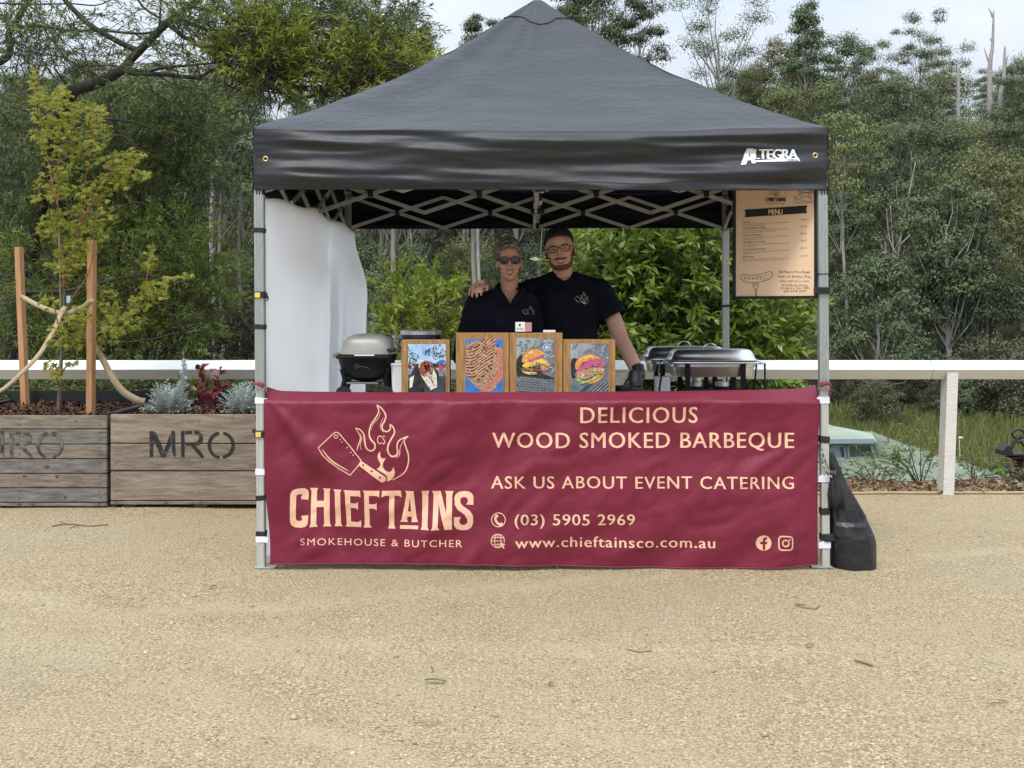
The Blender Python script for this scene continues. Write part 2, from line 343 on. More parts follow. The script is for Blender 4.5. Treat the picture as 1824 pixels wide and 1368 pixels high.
# twigs and leaves lying about, each its own thing
m_twig = M("dead_twig", (.15, .10, .065), (.24, .17, .12), scale=30, rough=.9)
m_gumleaf = M("green_fallen_leaf", (.07, .09, .02), (.13, .12, .03), scale=30, rough=.6)
m_dryleaf = M("dry_leaf", (.30, .17, .07), (.42, .28, .12), scale=30, rough=.7)
def G(px, py):   # a point on the yard under a pixel
    D = F*CAMZ/(py-HY); x = (px-HX)/F*D; return Vector((x, D, gz(x, D)))
def twig(pts, r, label, side=()):
    P_ = [G(*p)+Vector((0, 0, r)) for p in pts]; mb = MB().tube(catmull(P_, 4), r*.62, 6)
    for s_ in side: mb.tube(catmull([G(*p)+Vector((0, 0, r)) for p in s_], 3), r*.4, 5)
    tag(mb.build("twig", m_twig, loc=P_[0], smooth_=True), label, "twig")
twig([(1522,1180),(1536,1184),(1554,1190)], .007, "short dark stick lying on gravel at lower right")
twig([(92,940),(120,936),(160,939),(192,936)], .006, "long thin forked stick lying on gravel before the left planter", [[(120,936),(108,932)], [(140,937),(125,943)]])
twig([(1415,1080),(1432,1084),(1452,1086),(1460,1080)], .004, "thin bent twig on gravel in front of the black bag")
twig([(1120,1160),(1140,1164),(1160,1162)], .004, "thin pale twig on gravel below the banner's phone number")
twig([(1418,1078),(1432,1080)], .005, "stubby dark twig beside the thin bent twig")
def fallen(px, py, ang, ln, w, mat, label, name="leaf"):
    c = G(px, py)+Vector((0, 0, .006)); d = Vector((math.cos(ang), math.sin(ang), 0)); s_ = Vector((-d.y, d.x, 0)); mb = MB(); v_, n_ = [], 7
    for i in range(n_+1):
        q = i/n_; p = c+d*(q-.5)*ln+s_*.18*ln*math.sin(q*2.8)+Vector((0, 0, .008*math.sin(q*3.1))); ww = w*math.sin(math.pi*min(.98, q*.95+.03))**.8
        v_ += [p+s_*ww/2+Vector((0, 0, .003)), p, p-s_*ww/2+Vector((0, 0, .003))]
    mb.add(v_, [(3*i+k, 3*i+k+1, 3*i+k+4, 3*i+k+3) for i in range(n_) for k in (0, 1)])
    solid(tag(mb.build(name, mat, loc=c), label, "leaf"), .001)
fallen(776,1216,2.9,.085,.018,m_gumleaf,"curled green gum leaf on gravel below the banner")
fallen(770,1197,1.9,.03,.01,m_gumleaf,"tiny dark leaf scrap just behind the curled green leaf")
fallen(381,1051,.3,.035,.018,m_gumleaf,"small green leaf on gravel left of the stall")
fallen(766,1292,3.1,.07,.010,m_dryleaf,"narrow tan leaf on gravel at bottom centre")
fallen(1443,1156,.2,.035,.018,m_twig,"small dark brown leaf on gravel at right")
fallen(1776,1257,.1,.08,.010,m_dryleaf,"narrow tan leaf on gravel at far right edge")
fallen(982,1222,.5,.025,.02,m_twig,"round dark brown gum nut scrap on gravel", "leaf")
# ---------------------------------------------------------------- the marquee
m_canopy = M("black_polyester", (.006, .010, .0165), (.010, .0145, .0225), scale=6, rough=.50, bump=.5, bscale=15, spec=.5, sheen=.08, stretch=(1,1,2.2), bdist=.02)
m_valance = M("black_polyester_skirt", (.009, .011, .015), (.014, .016, .021), scale=6, rough=.5, bump=.3, bscale=7, spec=.5, sheen=.12, stretch=(.7,1,2.6), bdist=.02)
m_alu = M("brushed_aluminium", (.36, .38, .38), (.46, .48, .48), scale=40, rough=.42, metal=.55, stretch=(6,6,.4), bump=.15, bscale=60)
m_alu2 = M("matt_aluminium", (.50, .50, .47), (.58, .58, .55), scale=30, rough=.5, metal=.3, stretch=(4,4,.5))
m_bar = M("pale_aluminium_bar", (.42, .42, .42), (.50, .50, .50), scale=30, rough=.45, metal=.25)
m_blackp = M("black_plastic", (.012, .012, .014), rough=.45)
m_strap = M("black_webbing", (.014, .014, .016), (.03, .03, .03), scale=200, rough=.85)
m_velcro = M("white_hook_tape", (.80, .81, .90), (.86, .87, .94), scale=60, rough=.8)
m_brass = M("brass", (.75, .55, .25), rough=.3, metal=.9)
m_yellow = M("yellow_label", (.75, .58, .12), rough=.5)
m_white = M("white_print", (.82, .84, .86), (.70, .72, .74), scale=30, rough=.6)
m_dark = M("dark_ink", (.02, .018, .022), rough=.7)
tent = thing("marquee", (.075, 7.445, 0), "black pop-up marquee with peaked roof and grey aluminium legs over the food stall", "marquee")
CX0, CX1, CD0, CD1 = -1.417, 1.567, 5.94, 8.95; PK = Vector((.075, 7.445, 3.362)); ZE = 2.303
crn = [Vector((CX0, CD0, ZE)), Vector((CX1, CD0, ZE)), Vector((CX1, CD1, ZE)), Vector((CX0, CD1, ZE))]
def roofp(k, u, v, off=0):
    a, b = crn[k], crn[(k+1) % 4]; p = a.lerp(b, u).lerp(PK, v); q = 4*u*(1-u)
    z = ZE+1.085*v-.38*v*(1-v)-.10*q*v*(1-v)-.02*q*(1-v)**6
    ang = u*7+k*11
    z += .018*(1-v)*v*4*noise.noise(Vector((ang*1.2, v*1.3, k)))+.011*noise.noise(Vector((p.x*2.1+p.y*.8, v*9, 2)))+.005*(1-2*abs(noise.noise(Vector((p.x*3+v*4, v*7-p.x*2, 5+k)))))*min(1, 6*(1-v))*min(1, v*8)
    z += .006*noise.noise(Vector((p.x*1.2, v*40, 9)))*smooth(1-v*5)        # creases pulled along the eave
    return Vector((p.x, p.y, min(z, 3.362-.05*max(0, (1-(1-v)*22))*0)+off))
mb = MB()
for k in range(4): mb.grid(lambda u, v: roofp(k, u, v*.985), 70, 60)
top = [roofp(k, 0, .985) for k in range(4)]; mb.add(top+[PK+Vector((0, 0, .004))], [(0,1,4),(1,2,4),(2,3,4),(3,0,4)])
m_lining = M("dark_navy_lining", (.006, .007, .012), (.010, .011, .017), scale=5, rough=.8, spec=.2)
roof = solid(shade(mb.build("roof", [m_canopy, m_lining], tent, smooth_=True), 40), .002); roof.modifiers[0].material_offset = 1
mb = MB()   # stitched seam of the peak panel
for k in range(4):
    vv_ = lambda u: .855+.02*math.sin(u*9+k)
    mb.tube([roofp(k, i/24, vv_(i/24), .003) for i in range(25)], .0035, 5)
mb.build("seam", m_dark, roof, smooth_=True)
def valp(k, u, w):
    a, b = crn[k], crn[(k+1) % 4]; p = a.lerp(b, u); out = (b-a).cross(Vector((0, 0, 1))).normalized(); edge = roofp(k, u, 0); z = edge.z*(1-w)+(1.975+.004*math.sin(u*6))*w
    L_ = u*3; e = min(1, u*14, (1-u)*14)
    d = .030*noise.noise(Vector((L_*.75+k*9, w*3.2+L_*.45, 1)))+.022*noise.noise(Vector((L_*1.1, w*6-L_*.6, 4+k)))+.010*(1-2*abs(noise.noise(Vector((L_*1.4+w*1.2, w*4.5-L_*.9, 14+k)))))+.006*noise.noise(Vector((L_*3.5, w*9, 8)))
    d += .012*math.exp(-((w-.05)/.05)**2)*noise.noise(Vector((L_*2, k, 3)))
    if min(u, 1-u) < .05: d += .004*math.sin(w*60)*(1-min(u, 1-u)/.05)*.6      # puckered corner seam
    return Vector((p.x, p.y, z))+out*(.006+d*(.3+.7*e)*min(1, w*9))
vals = []
for k in range(4):
    vals.append(solid(MB().grid(lambda u, w: valp(k, u, w), 150, 40).build("valance", [m_valance, m_lining], tent, smooth_=True), .0015)); vals[-1].modifiers[0].material_offset = 1
def on_val(px, py, off=.004):
    X = (px-HX)/F*5.935; z = CAMZ-(py-HY)/F*5.935; u = (X-CX0)/(CX1-CX0); w = (ZE-.01-z)/(ZE-.01-1.975)
    p = valp(0, min(1, max(0, u)), min(1, max(0, w))); return Vector((X, p.y-off, z))
# hem stitching along the skirt and the brass eyelets
MB().tube([on_val(458+i*10.1, 326+2*math.sin(i*.3), .001) for i in range(100)], .0012, 4).build("seam", m_dark, vals[0])
for ex, ey in ((473, 283), (1452, 277)):
    c = on_val(ex, ey, .003); ring = [c+Vector((.0115*math.cos(a), 0, .0115*math.sin(a))) for a in [i*math.pi/9 for i in range(19)]]
    MB().tube(ring, .0042, 8, cap=False).build("eyelet", m_brass, vals[0], smooth_=True)
f = Flat()    # maker's lettering on the skirt: tall raked first letter, underline with small address
f.poly([(1319,294),(1330,265),(1341.5,265),(1346,291),(1339,291.5),(1337.5,285),(1331.5,286),(1328,293.5)], [[(1334,279),(1336.8,278.7),(1336,270)]])
Flat().fat("LTEGRA", (1343.5,283.3,1420.5,265), 1.1, "lettering", lambda x, y: on_val(x, y, .004), m_white, vals[0], L=4, space=.9)
f.poly([(1345,285.6),(1422.5,281.6),(1424,287.6),(1347,288.8)])
f.refine(4).build("lettering", lambda x, y: on_val(x, y, .004), m_white, vals[0])
Flat().text("COM.AU", (1400,287,1421.5,283.4), bold=.01).build("lettering", lambda x, y: on_val(x, y, .0065), m_dark, vals[0])
# legs
LEGS = [((462, 466), 5.97), ((1463.5, 1470), 5.97), ((620, 620), 8.92), ((1292, 1293), 8.92)]
legs = []
for (pt, pb), D in LEGS:
    xt, xb = (pt-HX)/F*D, (pb-HX)/F*D; g = gz(xb, D); s_ = .047
    P = lambda z, xb=xb, xt=xt, D=D: Vector((xb+(xt-xb)*z/2, D, z))
    mb = MB(); mb.bar(P(.93), P(2.26), s_, s_, up=(0, 1, 0))
    for o in (-.014, 0, .014):
        mb.bar(P(.93)+Vector((o, -s_/2-.0012, 0)), P(2.26)+Vector((o, -s_/2-.0012, 0)), .006, .0035, up=(0, 1, 0))
        mb.bar(P(.93)+Vector((s_/2+.0012, o, 0)), P(2.26)+Vector((s_/2+.0012, o, 0)), .0035, .006, up=(0, 1, 0))
    lg = mb.build("leg", m_alu, tent); legs.append((lg, P, s_, g))
    mb = MB(); mb.bar(P(g+.004), P(.935), .040, .040, up=(0, 1, 0))
    for o in (-.013, .013): mb.bar(P(g+.01)+Vector((o, -.0212, 0)), P(.93)+Vector((o, -.0212, 0)), .006, .003, up=(0, 1, 0))
    mb.build("inner_leg", m_alu2, lg)
    MB().box(P(g+.006)+Vector((.025*(1 if pt < 900 else -1), 0, 0)), (.11, .085, .007), bev=.002).build("foot", m_alu, lg)
def bands(k, ys, mat, h, name="strap", grow=.005, tail=0):
    lg, P, s_, g = legs[k]; D = LEGS[k][1]
    for y in ys:
        z = CAMZ-(y-HY)/F*(D-.02); w = (s_ if z > .93 else .040)+2*grow
        mb = MB().box(P(z), (w, w, h), rot=Euler((0, rnd.uniform(-.08, .08), 0)), bev=.003)
        if tail: mb.box(P(z)+Vector((tail*.5*(w+.012), -w/2, 0)), (.02, .004, h*.9))
        mb.build(name, mat, lg)
bands(0, (410, 582, 887, 951), m_strap, .026); bands(0, (714, 841, 961), m_velcro, .032, "fastener_tape", tail=1)
bands(1, (783, 911, 957), m_strap, .036); bands(1, (713, 853, 971), m_velcro, .036, "fastener_tape", tail=-1)
bands(1, (488,), m_strap, .006); bands(3, (545,), m_strap, .02)
for y in (525, 773):
    lg, P, s_, g = legs[0]; z = CAMZ-(y-HY)/F*5.95
    b = MB().box(P(z), (.058, .060, .036), bev=.004).box(P(z)+Vector((.034, -.008, -.006)), (.012, .03, .03), bev=.003).build("height_clip", m_blackp, lg)
    MB().box(P(z)+Vector((-.006, -.0315, -.002)), (.028, .003, .026), bev=.001).build("label", m_yellow, b)
    if y == 525: MB().tube([P(z)+Vector((.036+.012*math.cos(a), -.02, -.018+.014*math.sin(a))) for a in [i*.5-1.6 for i in range(8)]], .003, 6).build("pull_ring", m_blackp, b)
    else: MB().box(P(z)+Vector((-.03, -.01, .016)), (.022, .03, .02), bev=.003).build("lever", m_blackp, b)
# scissor trusses
def truss(a, b, nX, z0=1.978, z1=2.216):
    a, b = Vector(a), Vector(b); d = b-a; side = d.cross(Vector((0, 0, 1))).normalized()*.011
    for i in range(nX):
        p, q = a+d*(i/nX), a+d*((i+1)/nX)
        for (s0, s1, sg) in ((z0, z1, 1), (z1, z0, -1)):
            A, B = Vector((p.x, p.y, s0))+side*sg, Vector((q.x, q.y, s1))+side*sg
            mb = MB().bar(A, B, .013, .025)
            n = side.normalized(); up = (B-A).cross(n).normalized()
            for o in (-.009, 0, .009):
                for sd_ in (-1, 1): mb.bar(A+up*o+n*.0075*sd_, B+up*o+n*.0075*sd_, .003, .005)
            mb.build("scissor_bar", m_bar, tent)
        m = (p+q)/2; MB().box((m.x, m.y, (z0+z1)/2), (.036, .05, .036) if abs(d.x) > abs(d.y) else (.05, .036, .036), bev=.006).build("joint", m_blackp, tent)
XL, XR = -1.37, 1.535
truss((XL, 8.92, 0), (XR, 8.92, 0), 4); truss((XL, 5.99, 0), (XR, 5.99, 0), 4)
truss((-1.394, 6.0, 0), (-1.394, 8.9, 0), 4); truss((1.559, 6.0, 0), (1.559, 8.9, 0), 4)
truss((XL, 7.445, 0), (.05, 7.445, 0), 2); truss((.10, 7.445, 0), (XR, 7.445, 0), 2)
truss((.075, 6.0, 0), (.075, 7.42, 0), 2); truss((.075, 7.47, 0), (.075, 8.9, 0), 2)
MB().box((.075, 7.445, 2.64), (.036, .036, 1.40), bev=.004).build("mast", m_alu, tent)
for z in (1.985, 2.2): MB().box((.075, 7.445, z), (.09, .09, .035), bev=.006).build("hub", m_blackp, tent)
for (x, D) in ((-1.394, 5.97), (1.559, 5.97), (-1.393, 8.92), (1.56, 8.92)):
    for z in (1.975, 2.215): MB().box((x, D, z), (.05, .05, .05), bev=.006).build("leg_bracket", m_blackp, tent)
for x in (.075,):
    for D in (5.99, 8.92):
        MB().box((x, D, 2.10), (.028, .028, .26), bev=.003).build("upright", m_alu, tent); MB().box((x, D, 1.99), (.06, .05, .04), bev=.006).build("joint", m_blackp, tent)
# ---------------------------------------------------------------- white side sheet
m_sheet = M("white_sheet", (.92, .93, .95), (.94, .945, .96), scale=3, rough=.75, bump=.25, bscale=14, spec=.3, sheen=.2, stretch=(1, 1, .6), bdist=.02)
N, Lk, P = nodes(m_sheet); tr = N.new('ShaderNodeBsdfTranslucent'); tr.inputs['Color'].default_value = (.93, .94, .97, 1); ms = N.new('ShaderNodeMixShader'); ms.inputs[0].default_value = .82
Lk.new(P.outputs[0], ms.inputs[1]); Lk.new(tr.outputs[0], ms.inputs[2]); Lk.new(ms.outputs[0], N['Material Output'].inputs['Surface'])
def sheetp(u, w):
    D = 6.01+2.86*u; zt = 1.935+.05*math.sin(u*3)+.012*math.sin(u*17); z = zt*(1-w)+.03*w
    bul = .135*math.sin(math.pi*min(1, u/.70))**1.2 if u < .70 else .150*math.sin(math.pi*.5*(u-.70)/.30)**1.0
    prof = .30+.70*smooth(w*4)
    x = -1.378+bul*prof*(1-.25*w)
    x += .035*math.exp(-((u-.70)/.03)**2)*-smooth(w*3)
    x += .010*noise.noise(Vector((u*9, w*2.5, 2)))*min(1, w*5)+.006*noise.noise(Vector((u*5+w*4, w*9-u*6, 6)))
    if u > .6: x += .012*math.sin(u*85+w*4)*smooth((w-.15)*3)*math.exp(-((u-.74)/.07)**2)
    return Vector((x, D, z))
solid(tag(MB().grid(sheetp, 120, 90).build("side_sheet", m_sheet, loc=(-1.378, 7.44, 0), smooth_=True), "white cloth side sheet billowing inward along the marquee's left side", "sheet"), .0015)
# ---------------------------------------------------------------- printed banner
m_banner = M("maroon_banner", (.188, .017, .040), (.165, .014, .033), scale=4, rough=.48, bump=.22, bscale=26, spec=.3, sheen=.04, bdist=.012)
m_peach = M("peach_print", (.83, .50, .34), (.78, .46, .31), scale=18, rough=.55, bump=.1, bscale=30)
BD = 5.925; BZT, BZB = .938, .012
def byy(X, z):
    a, b = X*.8+z*.62, -X*.62+z*.8
    edge = min(1, (X+1.37)*5+.15, (1.53-X)*5+.15)
    d = .034*noise.noise(Vector((a*1.1, b*3.2, 1)))+.018*noise.noise(Vector((a*2.2+3, b*6.0, 4)))
    d += .020*(1-abs(noise.noise(Vector((a*2.6, b*5, 7))))*2)*(.5+.5*noise.noise(Vector((X, z*2, 5))))
    d += .012*abs(noise.noise(Vector((a*6, b*11, 7))))+.0030*abs(noise.noise(Vector((X*16, z*13, 2))))
    d += .024*noise.noise(Vector((X*1.2, z*2.2, 11)))
    # drag lines fanning from the upper left tie
    ax, az = X+1.38, .93-z; th = math.atan2(az, ax+.001); rr = math.hypot(ax, az)
    d += .030*math.sin(th*11-1.0)*math.exp(-((th-1.05)/.35)**2)*math.exp(-((rr-.45)/.4)**2)
    top = max(0, z-.872)
    return BD-d*edge*(1-smooth(top/.03)*.7)+top*1.5+.010*math.exp(-((z-.875)/.012)**2)*0
def bpt(px, py, off=.0028):
    X, z = (px-HX)/F*BD, CAMZ-(py-HY)/F*BD
    return Vector((X, byy(X, z)-off, z))
def bgrid(u, w):
    pxl, pxr = 468+13*w**1.2+2*math.sin(w*9), 1462-6*w-3*math.sin(w*3.1)
    X = (pxl+(pxr-pxl)*u-HX)/F*BD
    zt = BZT-.020*(4*u*(1-u))**.35+.012*(u-.5); zt += .012*smooth((.03-u)/.03)+.010*smooth((u-.965)/.035)
    zb = BZB+.018*(1-u)+.006*math.sin(u*7)+(.014*smooth((u-.93)/.07))
    z = zt*(1-w)+zb*w; return Vector((X, byy(X, z), z))
banner = MB().grid(bgrid, 230, 84).build("banner", m_banner, loc=((965-HX)/F*BD, BD, 0), smooth_=True)
solid(tag(banner, "maroon fabric banner with peach lettering tied across the front of the stall", "banner"), .0015, 1)
for seg in (((470,688),(460,684),(449,682)), ((1461,686),(1470,683),(1478,684),(1479,694),(1477,706))):
    P_ = [V(x, y, BD-.004-.008*(i > 0)) for i, (x, y) in enumerate(seg)]; MB().tube(catmull(P_, 4), [.016-.010*i/(len(seg)*4-4) for i in range(len(seg)*4-3)], 7, sy=.5).build("tie", m_banner, banner, smooth_=True)
# edge hems
mb = MB()
mb.tube([bgrid(u/80, .998)+Vector((0, -.002, 0)) for u in range(81)], .0045, 6); mb.build("hem", M("banner_hem", (.16, .014, .036), rough=.6), banner, smooth_=True)
L8 = lambda x, y: (x*.21924+500, y*.21924+700)
def L8s(pts): return [L8(*p) for p in pts]
f = Flat()   # the stall's name in condensed slab letters, each outline as printed
CH = [
 ([(85,815),(105,785),(135,775),(190,775),(215,790),(224,815),(222,868),(168,862),(168,838),(180,822),(140,822),(132,835),(128,1020),(138,1035),(170,1035),(178,1022),(168,995),(226,992),(222,1062),(205,1082),(175,1090),(120,1088),(92,1072),(80,1045),(80,990)],),
 ([(233,776),(302,776),(290,795),(290,878),(350,878),(350,795),(340,776),(407,776),(398,800),(398,1060),(411,1085),(343,1085),(352,1062),(350,928),(290,928),(290,1062),(303,1086),(237,1087),(246,1060),(244,800)],),
 ([(430,779),(500,779),(490,802),(490,1060),(503,1082),(436,1083),(446,1060),(442,802)],),
 ([(515,782),(652,786),(656,842),(635,832),(572,830),(572,888),(618,890),(634,878),(634,945),(618,930),(573,928),(574,1040),(630,1046),(658,1030),(656,1087),(528,1084),(538,1062),(528,802)],),
 ([(672,785),(806,790),(804,845),(785,832),(722,830),(722,898),(768,900),(784,888),(782,950),(766,935),(724,934),(726,1062),(742,1090),(676,1090),(686,1062),(684,805)],),
 ([(826,790),(978,790),(984,848),(962,834),(926,832),(922,1072),(934,1100),(872,1100),(882,1072),(884,832),(848,832),(822,846)],),
 ([(1012,793),(1084,795),(1082,815),(1104,1020),(1118,1048),(1060,1050),(1066,1030),(1062,1005),(1030,1004),(1026,1030),(1034,1048),(970,1046),(984,1022),(1024,815)], [(1034,962),(1060,962),(1050,850)]),
 ([(970,1072),(1118,1077),(1118,1105),(970,1101)],),
 ([(1142,795),(1206,795),(1198,820),(1194,1082),(1206,1108),(1138,1108),(1148,1082),(1150,820)],),
 ([(1228,798),(1298,798),(1346,975),(1346,820),(1334,798),(1404,798),(1394,825),(1392,1108),(1332,1108),(1282,905),(1278,1082),(1290,1108),(1224,1110),(1236,1082),(1240,825)],),
 ([(1412,850),(1420,825),(1445,805),(1485,798),(1530,800),(1556,818),(1566,845),(1566,906),(1506,904),(1520,885),(1520,860),(1505,845),(1478,845),(1460,858),(1460,890),(1480,915),(1540,955),(1562,990),(1565,1050),(1550,1090),(1520,1110),(1470,1114),(1430,1102),(1410,1075),(1408,1005),(1466,1005),(1452,1030),(1455,1055),(1475,1070),(1500,1068),(1518,1050),(1516,1020),(1495,985),(1440,945),(1415,905)],)]
def rounded(pts): return pts
for e in CH: f.poly(L8s(e[0]), [L8s(h) for h in e[1:]])
f.refine(6).build("lettering", bpt, m_peach, banner); f = Flat()
f.text("SMOKEHOUSE & BUTCHER", (*L8(165,1231), *L8(1475,1172)), space=1.18)
for i, (x, y) in enumerate(f.v):
    if y > 950: f.v[i] = (x, y+(x-536)/287*4.4)
f.refine(6).build("lettering", bpt, m_peach, banner); f = Flat()
Flat().fat("DELICIOUS", (1034,753.5,1243,723.5), .55, "lettering", bpt, m_peach, banner, space=1.12); Flat().fat("WOOD SMOKED BARBEQUE", (877,798,1414,769), .55, "lettering", bpt, m_peach, banner, space=1.1)
f.refine(6).build("lettering", bpt, m_peach, banner); f = Flat(); Flat().fat("ASK US ABOUT EVENT CATERING", (875,869.8,1412.5,847), .4, "lettering", bpt, m_peach, banner, space=1.12)
f.refine(6).build("lettering", bpt, m_peach, banner); f = Flat(); Flat().fat("(03) 5905 2969", (917,935,1130.5,914.5), .4, "lettering", bpt, m_peach, banner, space=1.08); f.refine(6).build("lettering", bpt, m_peach, banner); f = Flat(); Flat().fat("www.chieftainsco.com.au", (918,974.5,1272,955), .4, "lettering", bpt, m_peach, banner, space=1.1)
f.refine(6).build("lettering", bpt, m_peach, banner)
def emblem(T, k, txt=True):
    """cleaver and flame drawing; T maps the drawing's units to the target's, k scales the line widths"""
    f = Flat(); Ts = lambda pts: [T(*p) for p in pts]
    st = lambda pts, w, sm=5, tp=0, closed=False: f.stroke(Ts(pts), w*k, sm=sm, taper=tp, closed=closed)
    f.stroke(Ts([(655,545),(570,438),(486,332),(470,318),(452,315),(434,326),(315,438),(352,500),(400,550),(480,612),(570,662),(640,580)]), 8*k, closed=True)
    st([(345,448),(385,505),(430,552),(500,598),(562,632)], 12, 5, .9)
    f.disc(T(455,350), 17*k, 18, 11*k)
    for a, b in (((492,372),(482,380)),((508,390),(498,398)),((548,438),(536,446)),((578,478),(566,486)),((598,498),(586,506))): f.stroke(Ts([a, b]), 6*k)
    handle = [(655,547),(850,672),(862,690),(852,715),(826,726),(634,580)]
    f.poly(Ts(handle), [Ts([(cx+9*math.cos(a), cy+9*math.sin(a)) for a in [i*math.pi/5 for i in range(10)]]) for cx, cy in ((674,583),(743,632),(811,682))])
    f.poly(Ts([(812,468),(796,492),(790,515),(797,540),(812,560),(815,578),(806,598),(785,614),(830,640),(862,664),(870,682),(866,716),(900,704),(925,672),(932,640),(920,598),(910,622),(895,635),(878,637),(856,627),(840,608),(834,585),(838,560),(848,540),(858,524),(836,528),(820,520),(813,500)]))
    st([(622,465),(632,425),(650,375),(645,340),(612,283)], 9, 5, .5); st([(612,283),(650,297),(678,335),(686,390),(700,445),(735,467),(766,450),(768,410),(735,372),(722,325),(735,260),(778,195),(800,145),(785,95)], 13, 5, .25)
    st([(785,95),(830,128),(857,180),(848,225),(828,262),(836,298),(868,310),(893,290),(893,250)], 13, 5, .25); st([(893,250),(920,280),(928,320),(905,365),(880,415),(875,465),(898,505),(932,508),(955,482),(950,430),(968,380),(1040,348)], 13, 5, .25)
    st([(1040,348),(1008,378),(1020,430),(1042,505),(1035,585),(1000,650),(910,705)], 11, 5, .5)
    st([(660,460),(648,420),(662,370),(650,325)], 5, 4, .6); st([(738,300),(755,250),(800,195),(815,150)], 5, 4, .6); st([(842,320),(815,280),(822,235),(838,195)], 5, 4, .6); st([(935,522),(968,500),(975,440),(1000,385)], 6, 4, .6)
    if txt: f.text("CS", (*T(787,412), *T(853,338)), space=1.0)
    return f
emblem(L8, .21924).refine(6).build("emblem", bpt, m_peach, banner)
f = Flat(); f.disc((888,925), 13, 28, 11.4)        # telephone
f.stroke([(883.5,918),(882.5,924),(885.5,930),(892,934.5)], 4.0, sm=4); f.disc((884.6,918.6), 3.2, 10); f.disc((893,933), 3.2, 10)
f.build("phone_icon", bpt, m_peach, banner)
f = Flat(); c = (887,962); f.disc(c, 12.6, 28, 11.2)   # globe with a cursor
for rx in (5.6,): f.stroke([(c[0]+rx*math.cos(a), c[1]+12*math.sin(a)) for a in [i*math.pi/10 for i in range(20)]], 1.2, closed=True)
f.stroke([(887,950),(887,974)], 1.2)
for y, h in ((956,10.6),(962,12),(968,10.4)): f.stroke([(887-h, y),(887+h, y)], 1.2)
f.build("globe_icon", bpt, m_peach, banner)
Flat().poly([(891,963),(901,969),(896.8,970),(899,974.5),(896.4,975.5),(894.4,971),(891.5,973.5)]).build("cursor_icon", lambda x, y: bpt(x, y, .005), m_peach, banner)
f = Flat(); o_ = [(1358+13.6*math.cos(2*math.pi*k/30), 965+13.6*math.sin(2*math.pi*k/30)) for k in range(30)]
f.poly(o_, [[(1356.6,977.5),(1356.6,967.5),(1352.2,967.5),(1352.2,963),(1356.6,963),(1356.6,960),(1357.6,956.6),(1360.2,954.8),(1364.2,954.8),(1364.2,958.6),(1361.6,959),(1361,960.5),(1361,963),(1364.6,963),(1364,967.5),(1361,967.5),(1361,977.5)]]); f.refine(5).build("social_icon", bpt, m_peach, banner)
f = Flat(); rr_ = []
for cx, cy, a0 in ((1403,971.5,0),(1390,971.5,90),(1390,958.5,180),(1403,958.5,270)):
    rr_ += [(cx+5.5*math.cos(math.radians(a0+t)), cy+5.5*math.sin(math.radians(a0+t))) for t in (0,22,45,68,90)]
f.stroke(rr_, 2.4, closed=True); f.disc((1396.5,965), 6.6, 22, 4.3); f.disc((1403.2,958.6), 1.7, 10); f.build("social_icon", bpt, m_peach, banner)
# ---------------------------------------------------------------- menu board
SL, SR = Vector((1.192, 6.50, 0)), Vector((1.524, 5.995, 0)); sn = (SR-SL).cross(Vector((0,0,1))).normalized()
def on_plane(px, py, A, B, off=0):
    k = (px-HX)/F; d = B-A; t = (k*A.y-A.x)/(d.x-k*d.y); q = A+d*t; s_ = -1
    return Vector((q.x, q.y, CAMZ-(py-HY)/F*q.y))+sn_of(A, B)*off
def sn_of(A, B):
    n = (B-A).cross(Vector((0,0,1))).normalized(); return n if n.y < 0 else -n
sn = sn_of(SL, SR); Z0, Z1 = 1.418, 2.16
m_poster = M("peach_poster", (.95, .68, .46), (.93, .66, .44), scale=2, rough=.45, spec=.4)
board = thing("menu_board", (*((SL+SR)/2).to_tuple()[:2], Z0), "peach coloured menu poster in a black frame hung beside the right front leg", "menu board")
e = (SR-SL).normalized(); up = Vector((0,0,1)); Lh = (SR-SL).length; R_ = Matrix((e, -sn, up)).transposed().to_euler()
ctr = (SL+SR)/2
MB().box(ctr+up*(Z0+Z1)/2-sn*.006, (Lh-.01, .008, Z1-Z0-.01), rot=R_).build("poster", m_poster, board)
mb = MB()
for z in (Z0, Z1): mb.box(ctr+up*z, (Lh+.024, .022, .014), rot=R_, bev=.002)
for t in (-1, 1): mb.box(ctr+e*t*(Lh/2+.004)+up*(Z0+Z1)/2, (.016, .02, Z1-Z0-.016), rot=R_, bev=.002)
mb.build("frame", m_blackp, board)
for z in (1.452, 2.12): MB().box(Vector((1.548, 5.965, z)), (.07, .07, .035), bev=.003).build("clamp", m_blackp, board)
MB().ell(V(1446, 534, 5.99), .011).build("knob", m_blackp, board, smooth_=True)
on_s = lambda x, y: on_plane(x, y, SL, SR, .0012)
on_s2 = lambda x, y: on_plane(x, y, SL, SR, .0024)
q3 = lambda x, y: (1290+x*.2265, 230+y*.2265)       # pixels of the enlarged view
def line(txt, box, drift=False, **k):
    f = Flat().text(txt, box, **k)
    if drift: f.v = [(x, y-(x-1323)*.055*(542-y)/140) for x, y in f.v]      # rows run parallel on the sheet
    f.refine(8).build("lettering", on_s, m_dark, board)
Flat().poly([q3(*p) for p in [(160,634),(655,600),(643,628),(653,660),(160,694),(170,664)]]).build("ribbon", on_s, m_dark, board)
Flat().fat("CHIEFTAINS", (*q3(322,570), *q3(484,536)), .22, "lettering", on_s, m_dark, board, space=.95, res=2); line("SMOKEHOUSE & BUTCHER", (*q3(332,589), *q3(478,581)), res=1)
